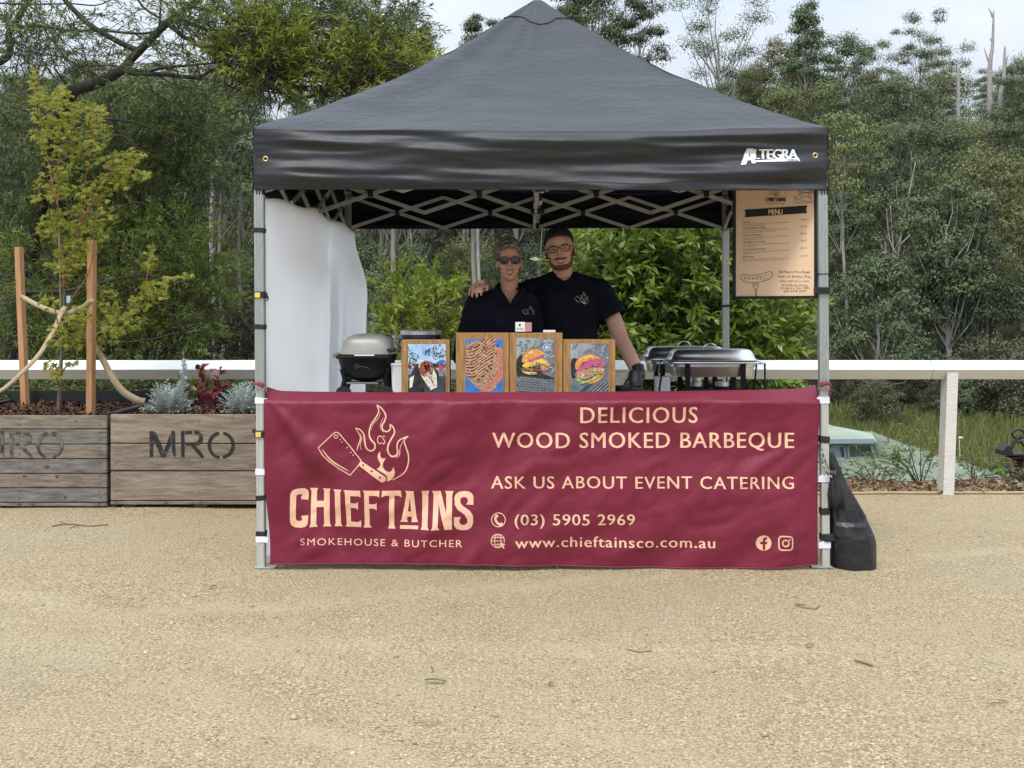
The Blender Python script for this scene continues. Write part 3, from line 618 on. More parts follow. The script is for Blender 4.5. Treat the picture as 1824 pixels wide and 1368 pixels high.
items = [("Kransky", "House made kransky served in a roll with onion and mustard", "sauce and relish to taste", "$10.00", 735), ("Chicken Maryland Burger", "Free range chicken served with slaw, spicy mayonnaise", "and house made pickles on a milk bun", "$15.00", 785), ("Pulled Pork Burger", "Free range pulled pork and house bbq sauce, slaw and", "jalapeno mayo on a bun", "$18.00", 840), ("Pulled Mushroom Burger", "Bbq oyster mushrooms with slaw, pickle and", "vegan mayonnaise", "$16.00", 893), ("Smoked Pastrami Burger", "Thick slices of smoked pastrami with cheese, pickles", "and mustard aioli", "$20.00", 950), ("BBQ Platter", "Smoked brisket, pulled pork, sausage and a side of", "slaw, pickles and house made sauces on a roll", "$25.00", 1008)]
for (a, b, c_, pr, y) in items:
    line(a, (*q3(147, y+2), *q3(147+8.2*len(a), y-9)), True, bold=.006, res=1); line(b, (*q3(147, y+19), *q3(505, y+12)), True, res=1); line(c_, (*q3(147, y+32), *q3(147+7*len(c_), y+25)), True, res=1)
    line(pr, (*q3(604, y+8), *q3(650+8*(y > 1000), y-3)), True, res=1)
line("All Meat is Free Range", (*q3(428,1130), *q3(677,1112)), res=1)
line("from our Butcher Shop", (*q3(425,1166), *q3(684,1148)), res=1)
line("WWW.CHIEFTAINSCO.COM.AU", (*q3(440,1201), *q3(672,1189)), res=1)
line("30 McBride Street", (*q3(454,1235), *q3(656,1218)), res=1)
line("Cockatoo, Vic. 3781", (*q3(440,1257), *q3(670,1240)), res=1)
line("(03) 5905 2969", (*q3(468,1281), *q3(646,1264)), res=1)
Flat().fat("MENU", (*q3(352,671), *q3(460,628)), .3, "lettering", on_s2, m_poster, board, space=.9)
T3 = lambda x, y: q3(345+(x-312)*.118, 470+(y-95)*.088)
m_brown = M("brown_ink", (.12, .05, .035), rough=.7)
emblem(T3, .035, False).refine(8).build("emblem", on_s, m_brown, board); f = Flat()
st = lambda pts, w=3, sm=5: f.stroke([q3(*p) for p in pts], w*.2265, sm=sm)
st([(128,1165),(140,1143),(200,1150),(290,1140),(345,1122),(372,1125),(378,1150),(350,1180),(290,1200),(215,1208),(160,1198),(130,1175),(128,1165)]); st([(150,1165),(230,1172),(320,1152),(360,1140)], 2)
for x in (160,190,220,250,280,310,335): st([(x,1160+8*math.sin(x)),(x+12,1178),(x+3,1186)], 2.5, 3)
for x in (228,240,254,267): st([(x,1208),(x+1,1236)], 3, 0)
st([(228,1236),(236,1256),(258,1256),(268,1236)]); st([(243,1256),(247,1322)]); st([(255,1256),(252,1322)])
f.refine(8).build("sausage_drawing", on_s, m_brown, board); f = Flat()
for pts in ([(560,540),(600,510),(660,500),(718,515)], [(545,565),(590,555),(650,572),(718,560)], [(545,575),(640,582),(718,574)], [(575,470),(640,480),(718,472)], [(580,492),(650,500),(715,486)], [(590,545),(640,530),(700,545)], [(560,530),(552,545),(575,550)], [(600,470),(595,500),(610,540)], [(668,480),(662,520),(680,555)]): st(pts, 2.5)
f.refine(8).build("burger_drawing", on_s, m_brown, board)
# ---------------------------------------------------------------- weight bag on the right front leg
m_bag = M("black_bag_cloth", (.006, .006, .008), (.014, .014, .017), scale=5, rough=.42, bump=.5, bscale=11, spec=.6, bdist=.03, hi=.8)
bag = thing("weight_bag", (1.72, 5.99, -.02), "black cloth weight bag slumped against the foot of the right front leg", "bag")
prof = [(1025,1521,36),(1019,1521,40),(1005,1521,41),(985,1521,40.5),(965,1521,40),(950,1519,38.5),(938,1515,36),(925,1511,34),(905,1505.5,29),(885,1500,23.5),(865,1494.5,18),(845,1489,13),(825,1484,9),(803,1479,4)]
secs = []
fine = []
for i in range(len(prof)-1):
    for k in range(4):
        t_ = k/4; fine.append(tuple(prof[i][j]*(1-t_)+prof[i+1][j]*t_ for j in range(3)))
fine.append(prof[-1]); mb = MB(); secs = [(V(c_, y, 5.99), w/F*5.99, w/F*5.99*(.95 if y > 930 else .75)) for y, c_, w in fine]; mb.loft(secs, 40)
for i, p in enumerate(mb.v):
    p = Vector(p); zz = p.z; k = i//40; c_ = secs[min(k, len(secs)-1)][0]; r_ = p-c_; a = math.atan2(r_.y, r_.x)
    amp = .10 if zz < .17 else .26
    w = amp*noise.noise(Vector((math.cos(a)*1.6, math.sin(a)*1.6, zz*4)))+amp*.5*noise.noise(Vector((math.cos(a)*4, math.sin(a)*4, zz*6+5)))+(.07*math.sin(a*11+zz*7) if zz > .25 else 0)
    mb.v[i] = tuple(c_+Vector((r_.x*(1+w), r_.y*(1+w), r_.z)) if k else p)
bb = mb.build("bag_body", m_bag, bag, smooth_=True)
mb = MB(); mb.loft([(V(1489, 905, 5.93), .035, .03), (V(1488, 880, 5.925), .036, .028), (V(1487, 858, 5.925), .022, .018), (V(1485, 849, 5.925), .012, .010), (V(1484, 838, 5.925), .020, .014)], 18)
for i, p in enumerate(mb.v): mb.v[i] = tuple(Vector(p)+Vector((.005*math.sin(i*2.1), .004*math.cos(i*1.7), 0)))
mb.build("gathered_neck", m_bag, bag, smooth_=True)
mb = MB(); mb.add([V(1484,905,5.93), V(1484,935,5.93), V(1508,950,5.90), V(1518,925,5.93)], [(0,1,2,3)])
m_cord = M("black_white_cord", (.02, .02, .02), (.7, .7, .7), scale=160, rough=.8, lo=.5, hi=.56)
MB().tube(catmull([V(1464,796,5.92), V(1468,815,5.915), V(1476,835,5.91), V(1482,852,5.91)], 5), .004, 6).tube(catmull([V(1464,800,5.92), V(1465,822,5.915), V(1473,842,5.91), V(1483,852,5.91)], 5), .004, 6).build("drawcord", m_cord, bag, smooth_=True)
MB().box(V(1479, 957, 5.96), (.075, .05, .035), bev=.004).build("strap", m_strap, bag)
# ---------------------------------------------------------------- tables
m_top = M("white_tabletop", (.62, .62, .60), (.55, .55, .53), scale=8, rough=.5)
m_steelleg = M("grey_steel", (.25, .26, .27), rough=.45, metal=.6)
def table(x0, x1, d0, d1, z, label):
    t = thing("folding_table", ((x0+x1)/2, (d0+d1)/2, 0), label, "table")
    MB().box(((x0+x1)/2, (d0+d1)/2, z-.02), (x1-x0, d1-d0, .04), bev=.01).build("tabletop", m_top, t)
    for x in (x0+.1, x1-.1):
        for d in (d0+.06, d1-.06): MB().tube([(x, d, gz(x, d)), (x, d, z-.04)], .014, 8).build("leg", m_steelleg, t, smooth_=True)
TZ = .835
table(-1.16, .66, 6.08, 6.66, TZ, "long folding table behind the banner carrying the photo boxes and barbecue")
TZ2 = .785
table(.70, 1.46, 6.84, 7.72, TZ2, "folding table at the stall's right under the two chafing dishes")
# ---------------------------------------------------------------- wooden boxes with food photographs
m_wood = M("oiled_pine", (.20, .095, .03), (.50, .28, .10), scale=9, rough=.5, bump=.25, bscale=40, stretch=(7, 7, .6), spec=.4, lo=.3, hi=.7)
m_wooddark = M("dark_board_edge", (.10, .05, .02), (.20, .10, .04), scale=12, rough=.6, stretch=(6, 6, .6))
pm = lambda n, a, b=None, sc=60, **k: M(n, a, b, scale=sc, rough=.35, spec=.3, **k)
PM = dict(sky=pm("photo_sky", (.18, .42, .80), (.62, .76, .90), 9), tree=pm("photo_trees", (.03, .05, .03), (.16, .20, .14), 130), road=pm("photo_road", (.20, .21, .23), (.34, .34, .35), 40), slate=pm("photo_slate", (.045, .055, .065), (.07, .08, .09), 25),
 cream=pm("photo_cream", (.72, .64, .48), (.85, .80, .66), 70), sausage=pm("photo_sausage", (.16, .025, .02), (.45, .13, .09), 60), red=pm("photo_red", (.65, .06, .05)), blue=pm("photo_blue", (.04, .15, .45), (.07, .24, .58), 12), black=pm("photo_black", (.012, .012, .014), (.05, .05, .05), 40),
 bark=pm("photo_bark", (.02, .013, .012), (.12, .07, .05), 160), meat=pm("photo_meat", (.46, .19, .11), (.70, .42, .27), 90), fat=pm("photo_fat", (.62, .42, .27), (.22, .10, .06), 150), pink=pm("photo_pink_meat", (.44, .13, .10), (.58, .26, .19), 120),
 steel=pm("photo_smoker", (.10, .12, .14), (.24, .27, .30), 14), steel2=pm("photo_smoker_pale", (.24, .28, .31), (.40, .43, .45), 10), bun=pm("photo_bun", (.62, .22, .04), (.80, .40, .12), 16), bun2=pm("photo_bun_pale", (.78, .50, .22), (.86, .64, .36), 20), cheese=pm("photo_cheese", (.75, .48, .03), (.85, .62, .10), 50), patty=pm("photo_patty", (.05, .02, .015), (.30, .13, .07), 150),
 onion=pm("photo_onion", (.42, .03, .13), (.68, .20, .34), 150), pork=pm("photo_pork", (.36, .18, .08), (.70, .46, .26), 150), green=pm("photo_lettuce", (.18, .30, .03), (.50, .60, .15), 120), wire=pm("photo_wire", (.38, .39, .38)), ring=pm("photo_ring", (.55, .58, .60)))
q8 = lambda x, y: (700+.23026*x, 560+.23026*y)
FD = 6.2
def photo(parent, rect, draw, label):
    mats = list(PM.values()); keys = list(PM); mb = MB(); P_ = lambda x, y, k: V(x, y, FD) + Vector((0, -.004-.00045*k, 0))
    x0, y0, x1, y1 = rect; c = V((x0+x1)/2, (y0+y1)/2, FD)
    def clip(pts):
        def cut(ps, f):
            out = []
            for i in range(len(ps)):
                a, b = ps[i-1], ps[i]; fa, fb = f(a), f(b)
                if (fa >= 0) != (fb >= 0): t_ = fa/(fa-fb); out.append((a[0]+(b[0]-a[0])*t_, a[1]+(b[1]-a[1])*t_))
                if fb >= 0: out.append(b)
            return out
        for f in (lambda p: p[0]-x0, lambda p: x1-p[0], lambda p: p[1]-y0, lambda p: y1-p[1]):
            if len(pts) < 3: return []
            pts = cut(pts, f)
        return pts
    def layer(key, pts, k, sm=0, q=True):
        pts = [q8(*p) for p in pts] if q else pts
        if sm: pts = [tuple(p) for p in catmull([Vector(p) for p in pts], sm, True)]
        pts = clip(pts)
        if len(pts) > 2: f = Flat().poly(pts); mb.add([P_(*p, k) for p in f.v], f.f, keys.index(key))
    def line_(key, pts, w, k, sm=0):
        f = Flat().stroke([q8(*p) for p in pts], w*.23, sm=sm)
        for t in f.f: layer(key, [f.v[i] for i in t], k, q=False)
    draw(layer, line_, rect)
    o = mb.build("photo_print", mats, parent, fix=False); o['label'] = label
    MB().box(c+Vector((0, -.0018, -.0)), ((x1-x0)/F*FD, .0035, (y1-y0)/F*FD)).build("photo_panel", m_white, o); return o
def full(layer, key, rect, k=0): layer(key, [(rect[0], rect[1]), (rect[2], rect[1]), (rect[2], rect[3]), (rect[0], rect[3])], k, q=False)
R2 = random.Random(3)
def dabs(layer, keys, poly, n, sz, k):     # broken specks of colour inside a polygon
    xs_, ys_ = [p[0] for p in poly], [p[1] for p in poly]; P_ = [Vector((p[0], p[1], 0)) for p in poly]; got = 0
    def inside(x, y):
        c = False
        for i in range(len(poly)):
            (ax, ay), (bx_, by_) = poly[i-1], poly[i]
            if (ay > y) != (by_ > y) and x < (bx_-ax)*(y-ay)/(by_-ay)+ax: c = not c
        return c
    while got < n:
        x, y = R2.uniform(min(xs_), max(xs_)), R2.uniform(min(ys_), max(ys_)); got += 1
        if inside(x, y):
            s_ = sz*R2.uniform(.5, 1.3); a0 = R2.uniform(0, 3); layer(R2.choice(keys), [(x+s_*(.6+.6*R2.random())*math.cos(a0+i*1.257), y+s_*(.6+.6*R2.random())*math.sin(a0+i*1.257)) for i in range(5)], k+R2.random()*.8)
def d1(layer, line_, rect):
    full(layer, 'sky', rect); layer('road', [(110,430),(410,430),(410,620),(110,620)], 1); layer('slate', [(110,520),(250,470),(410,480),(410,640),(110,640)], 2)
    for cx, cy, r in ((165,330,40),(130,310,30),(300,285,44),(350,270,50),(385,310,40),(270,300,26),(335,330,34),(150,360,40),(124,265,24)):
        dabs(layer, ['tree', 'tree', 'black', 'sky'], [(cx-r, cy), (cx-r*.5, cy-r*.8), (cx+r*.5, cy-r*.8), (cx+r, cy), (cx+r*.6, cy+r*.6), (cx-r*.6, cy+r*.6)], 42, 6, 3)
    dabs(layer, ['road', 'black', 'cream', 'red', 'blue', 'slate'], [(115,372),(405,372),(405,430),(115,430)], 110, 6, 4.2)
    layer('blue', [(330,372),(385,345),(403,358),(403,378)], 4); layer('black', [(115,390),(200,380),(330,378),(405,385),(405,415),(115,420)], 3); layer('red', [(357,400),(393,398),(393,430),(357,432)], 5)
    layer('black', [(125,520),(150,440),(195,400),(230,430),(240,600),(130,600)], 5, 4); layer('black', [(300,420),(345,430),(355,480),(340,520),(320,480)], 5, 4); layer('cream', [(130,490),(165,470),(150,560),(128,570)], 6)
    layer('cream', [(212,352),(198,400),(222,480),(292,586),(342,562),(338,470),(300,390),(250,362)], 7); layer('ring', [(190,228),(206,228),(240,370),(228,372)], 6)
    for a in ([(215,375),(250,370),(268,430),(250,480),(225,470),(205,430)], [(240,365),(268,362),(285,420),(272,450),(250,430)], [(268,366),(292,372),(312,420),(300,470),(280,450)]): layer('sausage', a, 8, 4)
    for i in range(9): line_('fat' if i % 2 else 'cream', [(245+8*i, 470+5*i), (275+4*i, 455+9*i), (300+2*i, 480+8*i)], 6, 9, 3)
    dabs(layer, ['sausage', 'bark', 'fat'], [(210,370),(300,370),(315,470),(230,480)], 60, 5, 9); dabs(layer, ['cream', 'fat', 'ring'], [(225,470),(320,470),(335,560),(290,580)], 60, 5, 9.5); dabs(layer, ['slate', 'black'], [(110,440),(410,440),(410,640),(110,640)], 90, 9, 4)
def d2(layer, line_, rect):
    full(layer, 'blue', rect); layer('fat', [(556,260),(600,215),(690,200),(760,210),(800,250),(830,300),(860,330),(860,430),(760,540),(700,580),(640,560),(590,500),(560,450)], 1, 3)
    layer('pink', [(670,600),(740,500),(860,390),(860,480),(760,600)], 2); layer('pink', [(800,260),(850,270),(855,380),(820,420)], 2, 3)
    for i in range(10):
        o = i*26; y = 235+o*.92; x = 560+o*.12
        c0, c1, c2 = (x-10, y+30), (x+90, y+15-i*3), (x+235-i*6, y-115+i*6)
        line_('bark', [c0, ((c0[0]+c1[0])/2, y+32), c1, ((c1[0]+c2[0])/2, (c1[1]+c2[1])/2-6), c2], 15 if i > 3 else 9, 3, 4)
        line_('meat', [(c0[0], c0[1]+13), ((c0[0]+c1[0])/2, y+45), (c1[0], c1[1]+13), ((c1[0]+c2[0])/2+4, (c1[1]+c2[1])/2+6), (c2[0]+6, c2[1]+9)], 12, 4, 4)
    dabs(layer, ['bark', 'meat', 'fat', 'meat'], [(558,260),(640,205),(760,212),(850,330),(800,460),(700,575),(600,500)], 330, 8, 5.5); dabs(layer, ['pink', 'meat', 'pink'], [(670,600),(740,500),(860,390),(860,480),(760,600)], 90, 9, 3)
    for _ in range(90):
        x, y = 560+R2.random()*250, 205+R2.random()*120; line_(R2.choice(['bark', 'fat', 'bark']), [(x, y), (x+8, y-5)], 5, 5)
def burger_bg(layer, line_, rect, x0, y0):
    full(layer, 'steel', rect); layer('steel2', [(x0-5, y0-30), (x0+150, y0-10), (x0+90, y0+70), (x0-5, y0+150)], 1, 3)
def d3(layer, line_, rect):
    burger_bg(layer, line_, rect, 965, 200)
    layer('black', [(960,350),(1010,320),(1130,440),(1260,500),(1260,545),(1080,480),(960,470)], 2, 3); layer('slate', [(955,470),(1080,480),(1240,560),(1240,600),(950,600)], 3)
    for i in range(16):     # expanded-metal grate
        for j in range(6):
            cx, cy = 950+i*21+(j % 2)*10, 485+j*19+i*2; line_('wire', [(cx-9, cy), (cx, cy-7), (cx+9, cy), (cx, cy+7), (cx-9, cy)], 3.4, 4)
    for r_, k, key in ((30, 5, 'ring'), (22, 6, 'slate'), (15, 7, 'sky')): layer(key, [(1190+r_*math.cos(a), 254+r_*math.sin(a)) for a in [i*.4189 for i in range(15)]], k)
    layer('bun2', [(1005,425),(1060,440),(1110,450),(1100,465),(1040,462),(1000,440)], 6, 3); layer('patty', [(985,425),(1030,405),(1090,415),(1150,380),(1200,370),(1210,400),(1190,440),(1130,440),(1080,445),(1010,440)], 7, 3)
    layer('meat', [(1150,385),(1190,365),(1212,385),(1205,415),(1160,435)], 8, 3); layer('cheese', [(1000,395),(1050,360),(1120,340),(1160,345),(1200,370),(1150,385),(1120,370),(1080,395),(1030,410)], 9, 3)
    layer('onion', [(1050,360),(1120,325),(1150,335),(1120,352),(1070,370)], 10, 3); layer('bun', [(1000,370),(1005,320),(1050,275),(1110,268),(1155,285),(1172,310),(1120,325),(1060,350),(1030,368)], 11, 3); layer('bun2', [(1040,300),(1080,280),(1110,282),(1070,300)], 12, 3)
    for _ in range(8): x = 1040+R2.random()*80; line_('green', [(x, 452), (x+14, 462+R2.random()*6)], 4, 10)
    line_('ring', [(1200,415),(1230,410),(1240,430),(1225,455)], 5, 6, 3)
    dabs(layer, ['steel', 'steel2'], [(955,200),(1255,190),(1255,340),(955,330)], 150, 13, 1.2); dabs(layer, ['patty', 'meat', 'fat', 'bark'], [(985,425),(1150,380),(1212,390),(1190,440),(1010,442)], 90, 7, 9); dabs(layer, ['bun', 'bun2', 'bun'], [(1002,365),(1050,278),(1150,285),(1168,308),(1060,348)], 50, 10, 12); dabs(layer, ['cheese', 'green', 'bun2'], [(1005,395),(1120,342),(1198,368),(1080,392)], 34, 7, 10.5); dabs(layer, ['slate', 'steel', 'black'], [(960,460),(1240,550),(1240,600),(950,600)], 80, 9, 3.4)
def d4(layer, line_, rect):
    burger_bg(layer, line_, rect, 1380, 225); layer('black', [(1380,350),(1430,350),(1420,450),(1400,500),(1380,470)], 2, 3); layer('steel2', [(1490,235),(1520,232),(1535,262),(1510,268)], 2, 3)
    for i in range(12): line_('wire' if i % 2 else 'black', [(1520+i*16, 600), (1600+i*16, 535-i*2)], 5, 3)
    layer('slate', [(1480,600),(1540,540),(1500,545),(1440,600)], 4)
    layer('bun', [(1480,520),(1520,535),(1570,525),(1625,480),(1635,440),(1600,450),(1530,500)], 5, 3); layer('bun', [(1412,420),(1410,380),(1440,335),(1490,312),(1545,310),(1595,335),(1600,355),(1540,350),(1470,375),(1430,425)], 6, 3)
    layer('bun2', [(1460,340),(1500,322),(1550,322),(1500,340)], 7, 3)
    layer('onion', [(1405,475),(1425,430),(1480,380),(1560,345),(1610,355),(1645,380),(1630,405),(1560,405),(1480,420),(1435,455)], 7, 3); layer('pork', [(1420,480),(1440,440),(1520,415),(1610,410),(1640,425),(1600,455),(1540,480),(1480,500),(1430,495)], 8, 3)
    for _ in range(26): x, y = 1440+R2.random()*180, 345+R2.random()*70; line_('onion', [(x, y), (x+15, y-8+R2.random()*10), (x+32, y+4)], 4, 9, 3)
    for _ in range(30): x, y = 1425+R2.random()*190, 425+R2.random()*60; line_(R2.choice(['bark', 'pork', 'fat']), [(x, y), (x+14, y-4), (x+28, y+R2.random()*8-4)], 4, 10, 3)
    layer('green', [(1400,500),(1440,500),(1490,515),(1560,480),(1600,470),(1560,505),(1490,528),(1450,540),(1440,520)], 11, 3)
_d4 = d4
def d4(layer, line_, rect):
    _d4(layer, line_, rect); dabs(layer, ['steel', 'steel2'], [(1380,230),(1660,230),(1660,340),(1600,310),(1450,310),(1380,380)], 120, 13, 1.2); dabs(layer, ['pork', 'fat', 'meat', 'bark', 'cream'], [(1425,480),(1520,418),(1635,420),(1560,475),(1440,495)], 110, 7, 11); dabs(layer, ['onion', 'onion', 'pink'], [(1410,470),(1480,382),(1600,352),(1640,385),(1480,418)], 80, 7, 10); dabs(layer, ['bun', 'bun2', 'bun'], [(1415,415),(1450,335),(1545,315),(1595,345),(1470,372)], 50, 10, 7.5); dabs(layer, ['green', 'green', 'cream'], [(1400,500),(1490,515),(1600,470),(1490,530)], 40, 6, 12)
BX = [((715, 606, 801), (727, 613, 794, 716), d1, "wooden box showing a photo of sausages in a paper tray, leftmost of the row", "photo of sausages and noodles in a paper tray outdoors"),
      ((812, 593.5, 906.5), (829, 604, 896, 716), d2, "taller wooden box showing a photo of sliced smoked brisket", "photo of sliced smoked brisket on blue"),
      ((907.5, 593.5, 1002), (920, 602, 988, 716), d3, "taller wooden box showing a photo of a cheeseburger above a metal grate", "photo of a cheeseburger above a metal grate"),
      ((1003, 605.5, 1096), (1016, 612, 1084, 716), d4, "wooden box showing a photo of a pulled pork burger with pink onion", "photo of a pulled pork burger with pink onion")]
for (xa, yt, xb), rect, dr, lab, pl in BX:
    a, b = V(xa, yt, FD), V(xb, yt, FD); t = thing("display_box", ((a.x+b.x)/2, FD+.06, TZ), lab, "display box", "wooden photo display boxes on the table")
    w = b.x-a.x; npl = 3
    MB().box(((a.x+b.x)/2, FD+.062, (a.z+TZ)/2-.004), (w-.004, .118, a.z-TZ-.012)).build("box_body", m_wooddark, t)
    for i in range(npl): MB().box((a.x+w*(i+.5)/npl, FD+.0015, (a.z+TZ)/2), (w/npl-.0008, .009, a.z-TZ), bev=.0015).build("front_plank", m_wood, t)
    MB().box(((a.x+b.x)/2, FD+.066, a.z-.004), (w, .112, .010), bev=.002).build("top_plank", m_wood, t)
    photo(t, rect, dr, pl)
m_card = M("white_card", (.80, .80, .80), (.72, .73, .75), scale=20, rough=.6); m_pinkcard = M("dusty_pink_card", (.48, .20, .23), (.55, .27, .30), scale=20, rough=.6)
c = V(933, 582, 6.27); t = thing("card_box", (c.x, c.y, 1.224), "small white and dusty pink card box on the cheeseburger box", "card box")
zb = V(0, 593.2, 6.2).z
MB().box(V(926.5, 582, 6.27)*1, (.052, .05, .052)).build("card_stack", m_card, t); MB().box(V(940.2, 582.4, 6.271), (.042, .05, .050)).build("sleeve", m_pinkcard, t)
for o in t.children: o.location.z = zb+.0262-c.z+(c.z-zb-.0262)*0 - (0)
Flat().text("Chief Tains", (919.5, 587, 932, 583.4), bold=.01, res=1).build("lettering", lambda x, y: V(x, y, 6.27)+Vector((0, -.0256, 0)), m_dark, t)
Flat().poly([(925.5,581.5),(923.5,579),(926,576),(928.5,579)]).build("emblem", lambda x, y: V(x, y, 6.27)+Vector((0, -.0256, 0)), m_dark, t)
for o in t.children: o.location.z = 0
tag(MB().box((V(978.5, 591, 6.27).x, 6.27, zb+.008), (.068, .05, .013), bev=.002).build("card_tray", m_card, loc=(V(978.5, 591, 6.27).x, 6.27, zb)), "thin white tray lying flat beside the pink and white card box", "tray")
# ---------------------------------------------------------------- portable gas barbecue
m_lid = M("cast_grey_lid", (.33, .325, .29), (.40, .39, .35), scale=14, rough=.42, spec=.5, metal=.15)
m_tub = M("black_enamel", (.006, .006, .008), rough=.5, spec=.25); m_grip = M("dark_grip", (.012, .012, .012), rough=.5); m_chrome = M("chrome", (.62, .63, .64), rough=.18, metal=1)
m_stain = M("stainless", (.66, .66, .66), (.78, .78, .78), scale=5, rough=.30, metal=1, bump=.08, bscale=14)
BQ = 6.47; bx = lambda x, y, d=0: V(x, y, BQ)+Vector((0, d, 0)); k_ = BQ/F
bbq = thing("barbecue", (V(654, 0, BQ).x, BQ, TZ), "portable gas barbecue with pale grey lid standing by the white side sheet", "barbecue")
mb = MB(); mb.loft([(bx(656, y), rx*k_, rx*k_*.86) for y, rx in ((627,47),(623,46.3),(616,44.5),(609.5,42),(603.5,38.5),(599.5,34),(597,28),(595,20),(594,10),(593.6,2))], 36, pw=4)
mb.loft([(bx(657, y), rx*k_, rx*k_*.86) for y, rx in ((630,50.5),(628.5,51),(627,50.5),(626,47))], 36, pw=3)
shade(mb.build("lid", m_lid, bbq, smooth_=True), 50)
mb = MB(); mb.loft([(bx(654, y), rx*k_, rx*k_*.84) for y, rx in ((631,51.5),(634,51),(648,47.8),(661,44),(669,38.5),(675,28),(678,14))], 36, pw=3)
tub = shade(mb.build("fire_box", m_tub, bbq, smooth_=True), 50)
MB().box(bx(656, 630.5, -.1605), (.11, .006, .008), bev=.001).build("nameplate", m_card, bbq); MB().tube([bx(693, 622, -.1), bx(703, 622.5, -.12), bx(709, 622, -.12)], [.007, .011, .010], 10).build("lid_handle", m_grip, bbq, smooth_=True)
MB().tube([bx(607, 631), bx(597, 633), bx(593, 634)], [.012, .011, .008], 10).build("side_knob", M("tan_knob", (.30, .24, .17), rough=.5), bbq, smooth_=True)
MB().box(bx(653, 634, -.150), (.30, .02, .016), bev=.005).build("front_rail", m_tub, bbq)
for s_ in (-1, 1):
    for d in (-.08, .09): MB().tube(catmull([bx(654+s_*41, 655, d), bx(654+s_*36, 672, d), bx(654+s_*38, 684, d), Vector((bx(654+s_*44, 0).x, BQ+d, TZ+.016))], 4), .015, 8).build("leg", m_tub, bbq, smooth_=True)
    c = Vector((bx(654+s_*37, 0).x, BQ-.1, TZ+.045)); MB().tube([c+Vector((0, -.012, 0)), c+Vector((0, .012, 0))], .044, 18).build("wheel", m_grip, bbq)
MB().box(bx(650, 680.5, 0), (.18, .2, .009), bev=.002).build("drip_tray", M("tray_steel", (.22, .22, .22), rough=.4, metal=.6), bbq); MB().box(bx(655, 674.5), (.07, .1, .014)).build("grease_cup", M("rusty_cup", (.22, .12, .08), rough=.6), bbq)
Flat().stroke([(641,655),(640,648),(644,646),(646,649),(643,652),(652,650),(666,654)], 1.2, sm=3).build("mark", lambda x, y: bx(x, y, -.158+.0), M("grey_mark", (.05, .05, .055), rough=.5), bbq)
# pot, white tub, spare bits at the back of the table
PD = 6.58; pc = V(748, 597, PD)
pot = thing("cooking_pot", (pc.x, PD+.06, TZ), "dark slow cooker pot with ribbed chrome lid rim behind the sausage photo box", "pot")
r_ = 35.5/F*PD; ctr = lambda y: Vector((pc.x, PD+.06, V(0, y, PD).z))
mb = MB().loft([(ctr(y), r_*q, r_*q) for y, q in ((735, .9), (715, .98), (606, 1.03), (600, 1.05), (597, 1.03))], 40); mb.build("pot_body", M("navy_enamel", (.012, .016, .035), rough=.3), pot, smooth_=True)
mb = MB().loft([(ctr(y), r_*q, r_*q) for y, q in ((597.5, .98), (596, 1.0), (590, 1.0), (588.6, .97), (588.2, .5))], 40)
for i in range(36): a = i*math.pi/18; mb.box(ctr(593)+Vector((r_*math.cos(a), r_*math.sin(a), 0)), (.007, .007, .02), rot=Euler((0, 0, a)))
mb.build("lid", m_stain, pot)
MB().tube(catmull([V(714, 606, PD), V(705, 601, PD-.02), V(701, 598, PD-.03), V(703, 606, PD-.03), V(709, 617, PD-.02), V(714, 619, PD)], 4), .006, 8).build("handle", m_stain, pot, smooth_=True)
tag(MB().loft([(Vector((V(716, 0, 6.40).x, 6.40, z)), .05+q, .04+q) for z, q in ((TZ+.002, 0), (TZ+.08, .004), (1.03, .008), (1.045, .012), (1.05, .008))], 20, pw=5).build("food_tub", M("white_plastic", (.72, .73, .74), (.66, .67, .68), scale=10, rough=.4), loc=(V(716, 0, 6.40).x, 6.40, TZ)), "white plastic tub between the barbecue and the sausage photo box", "tub")
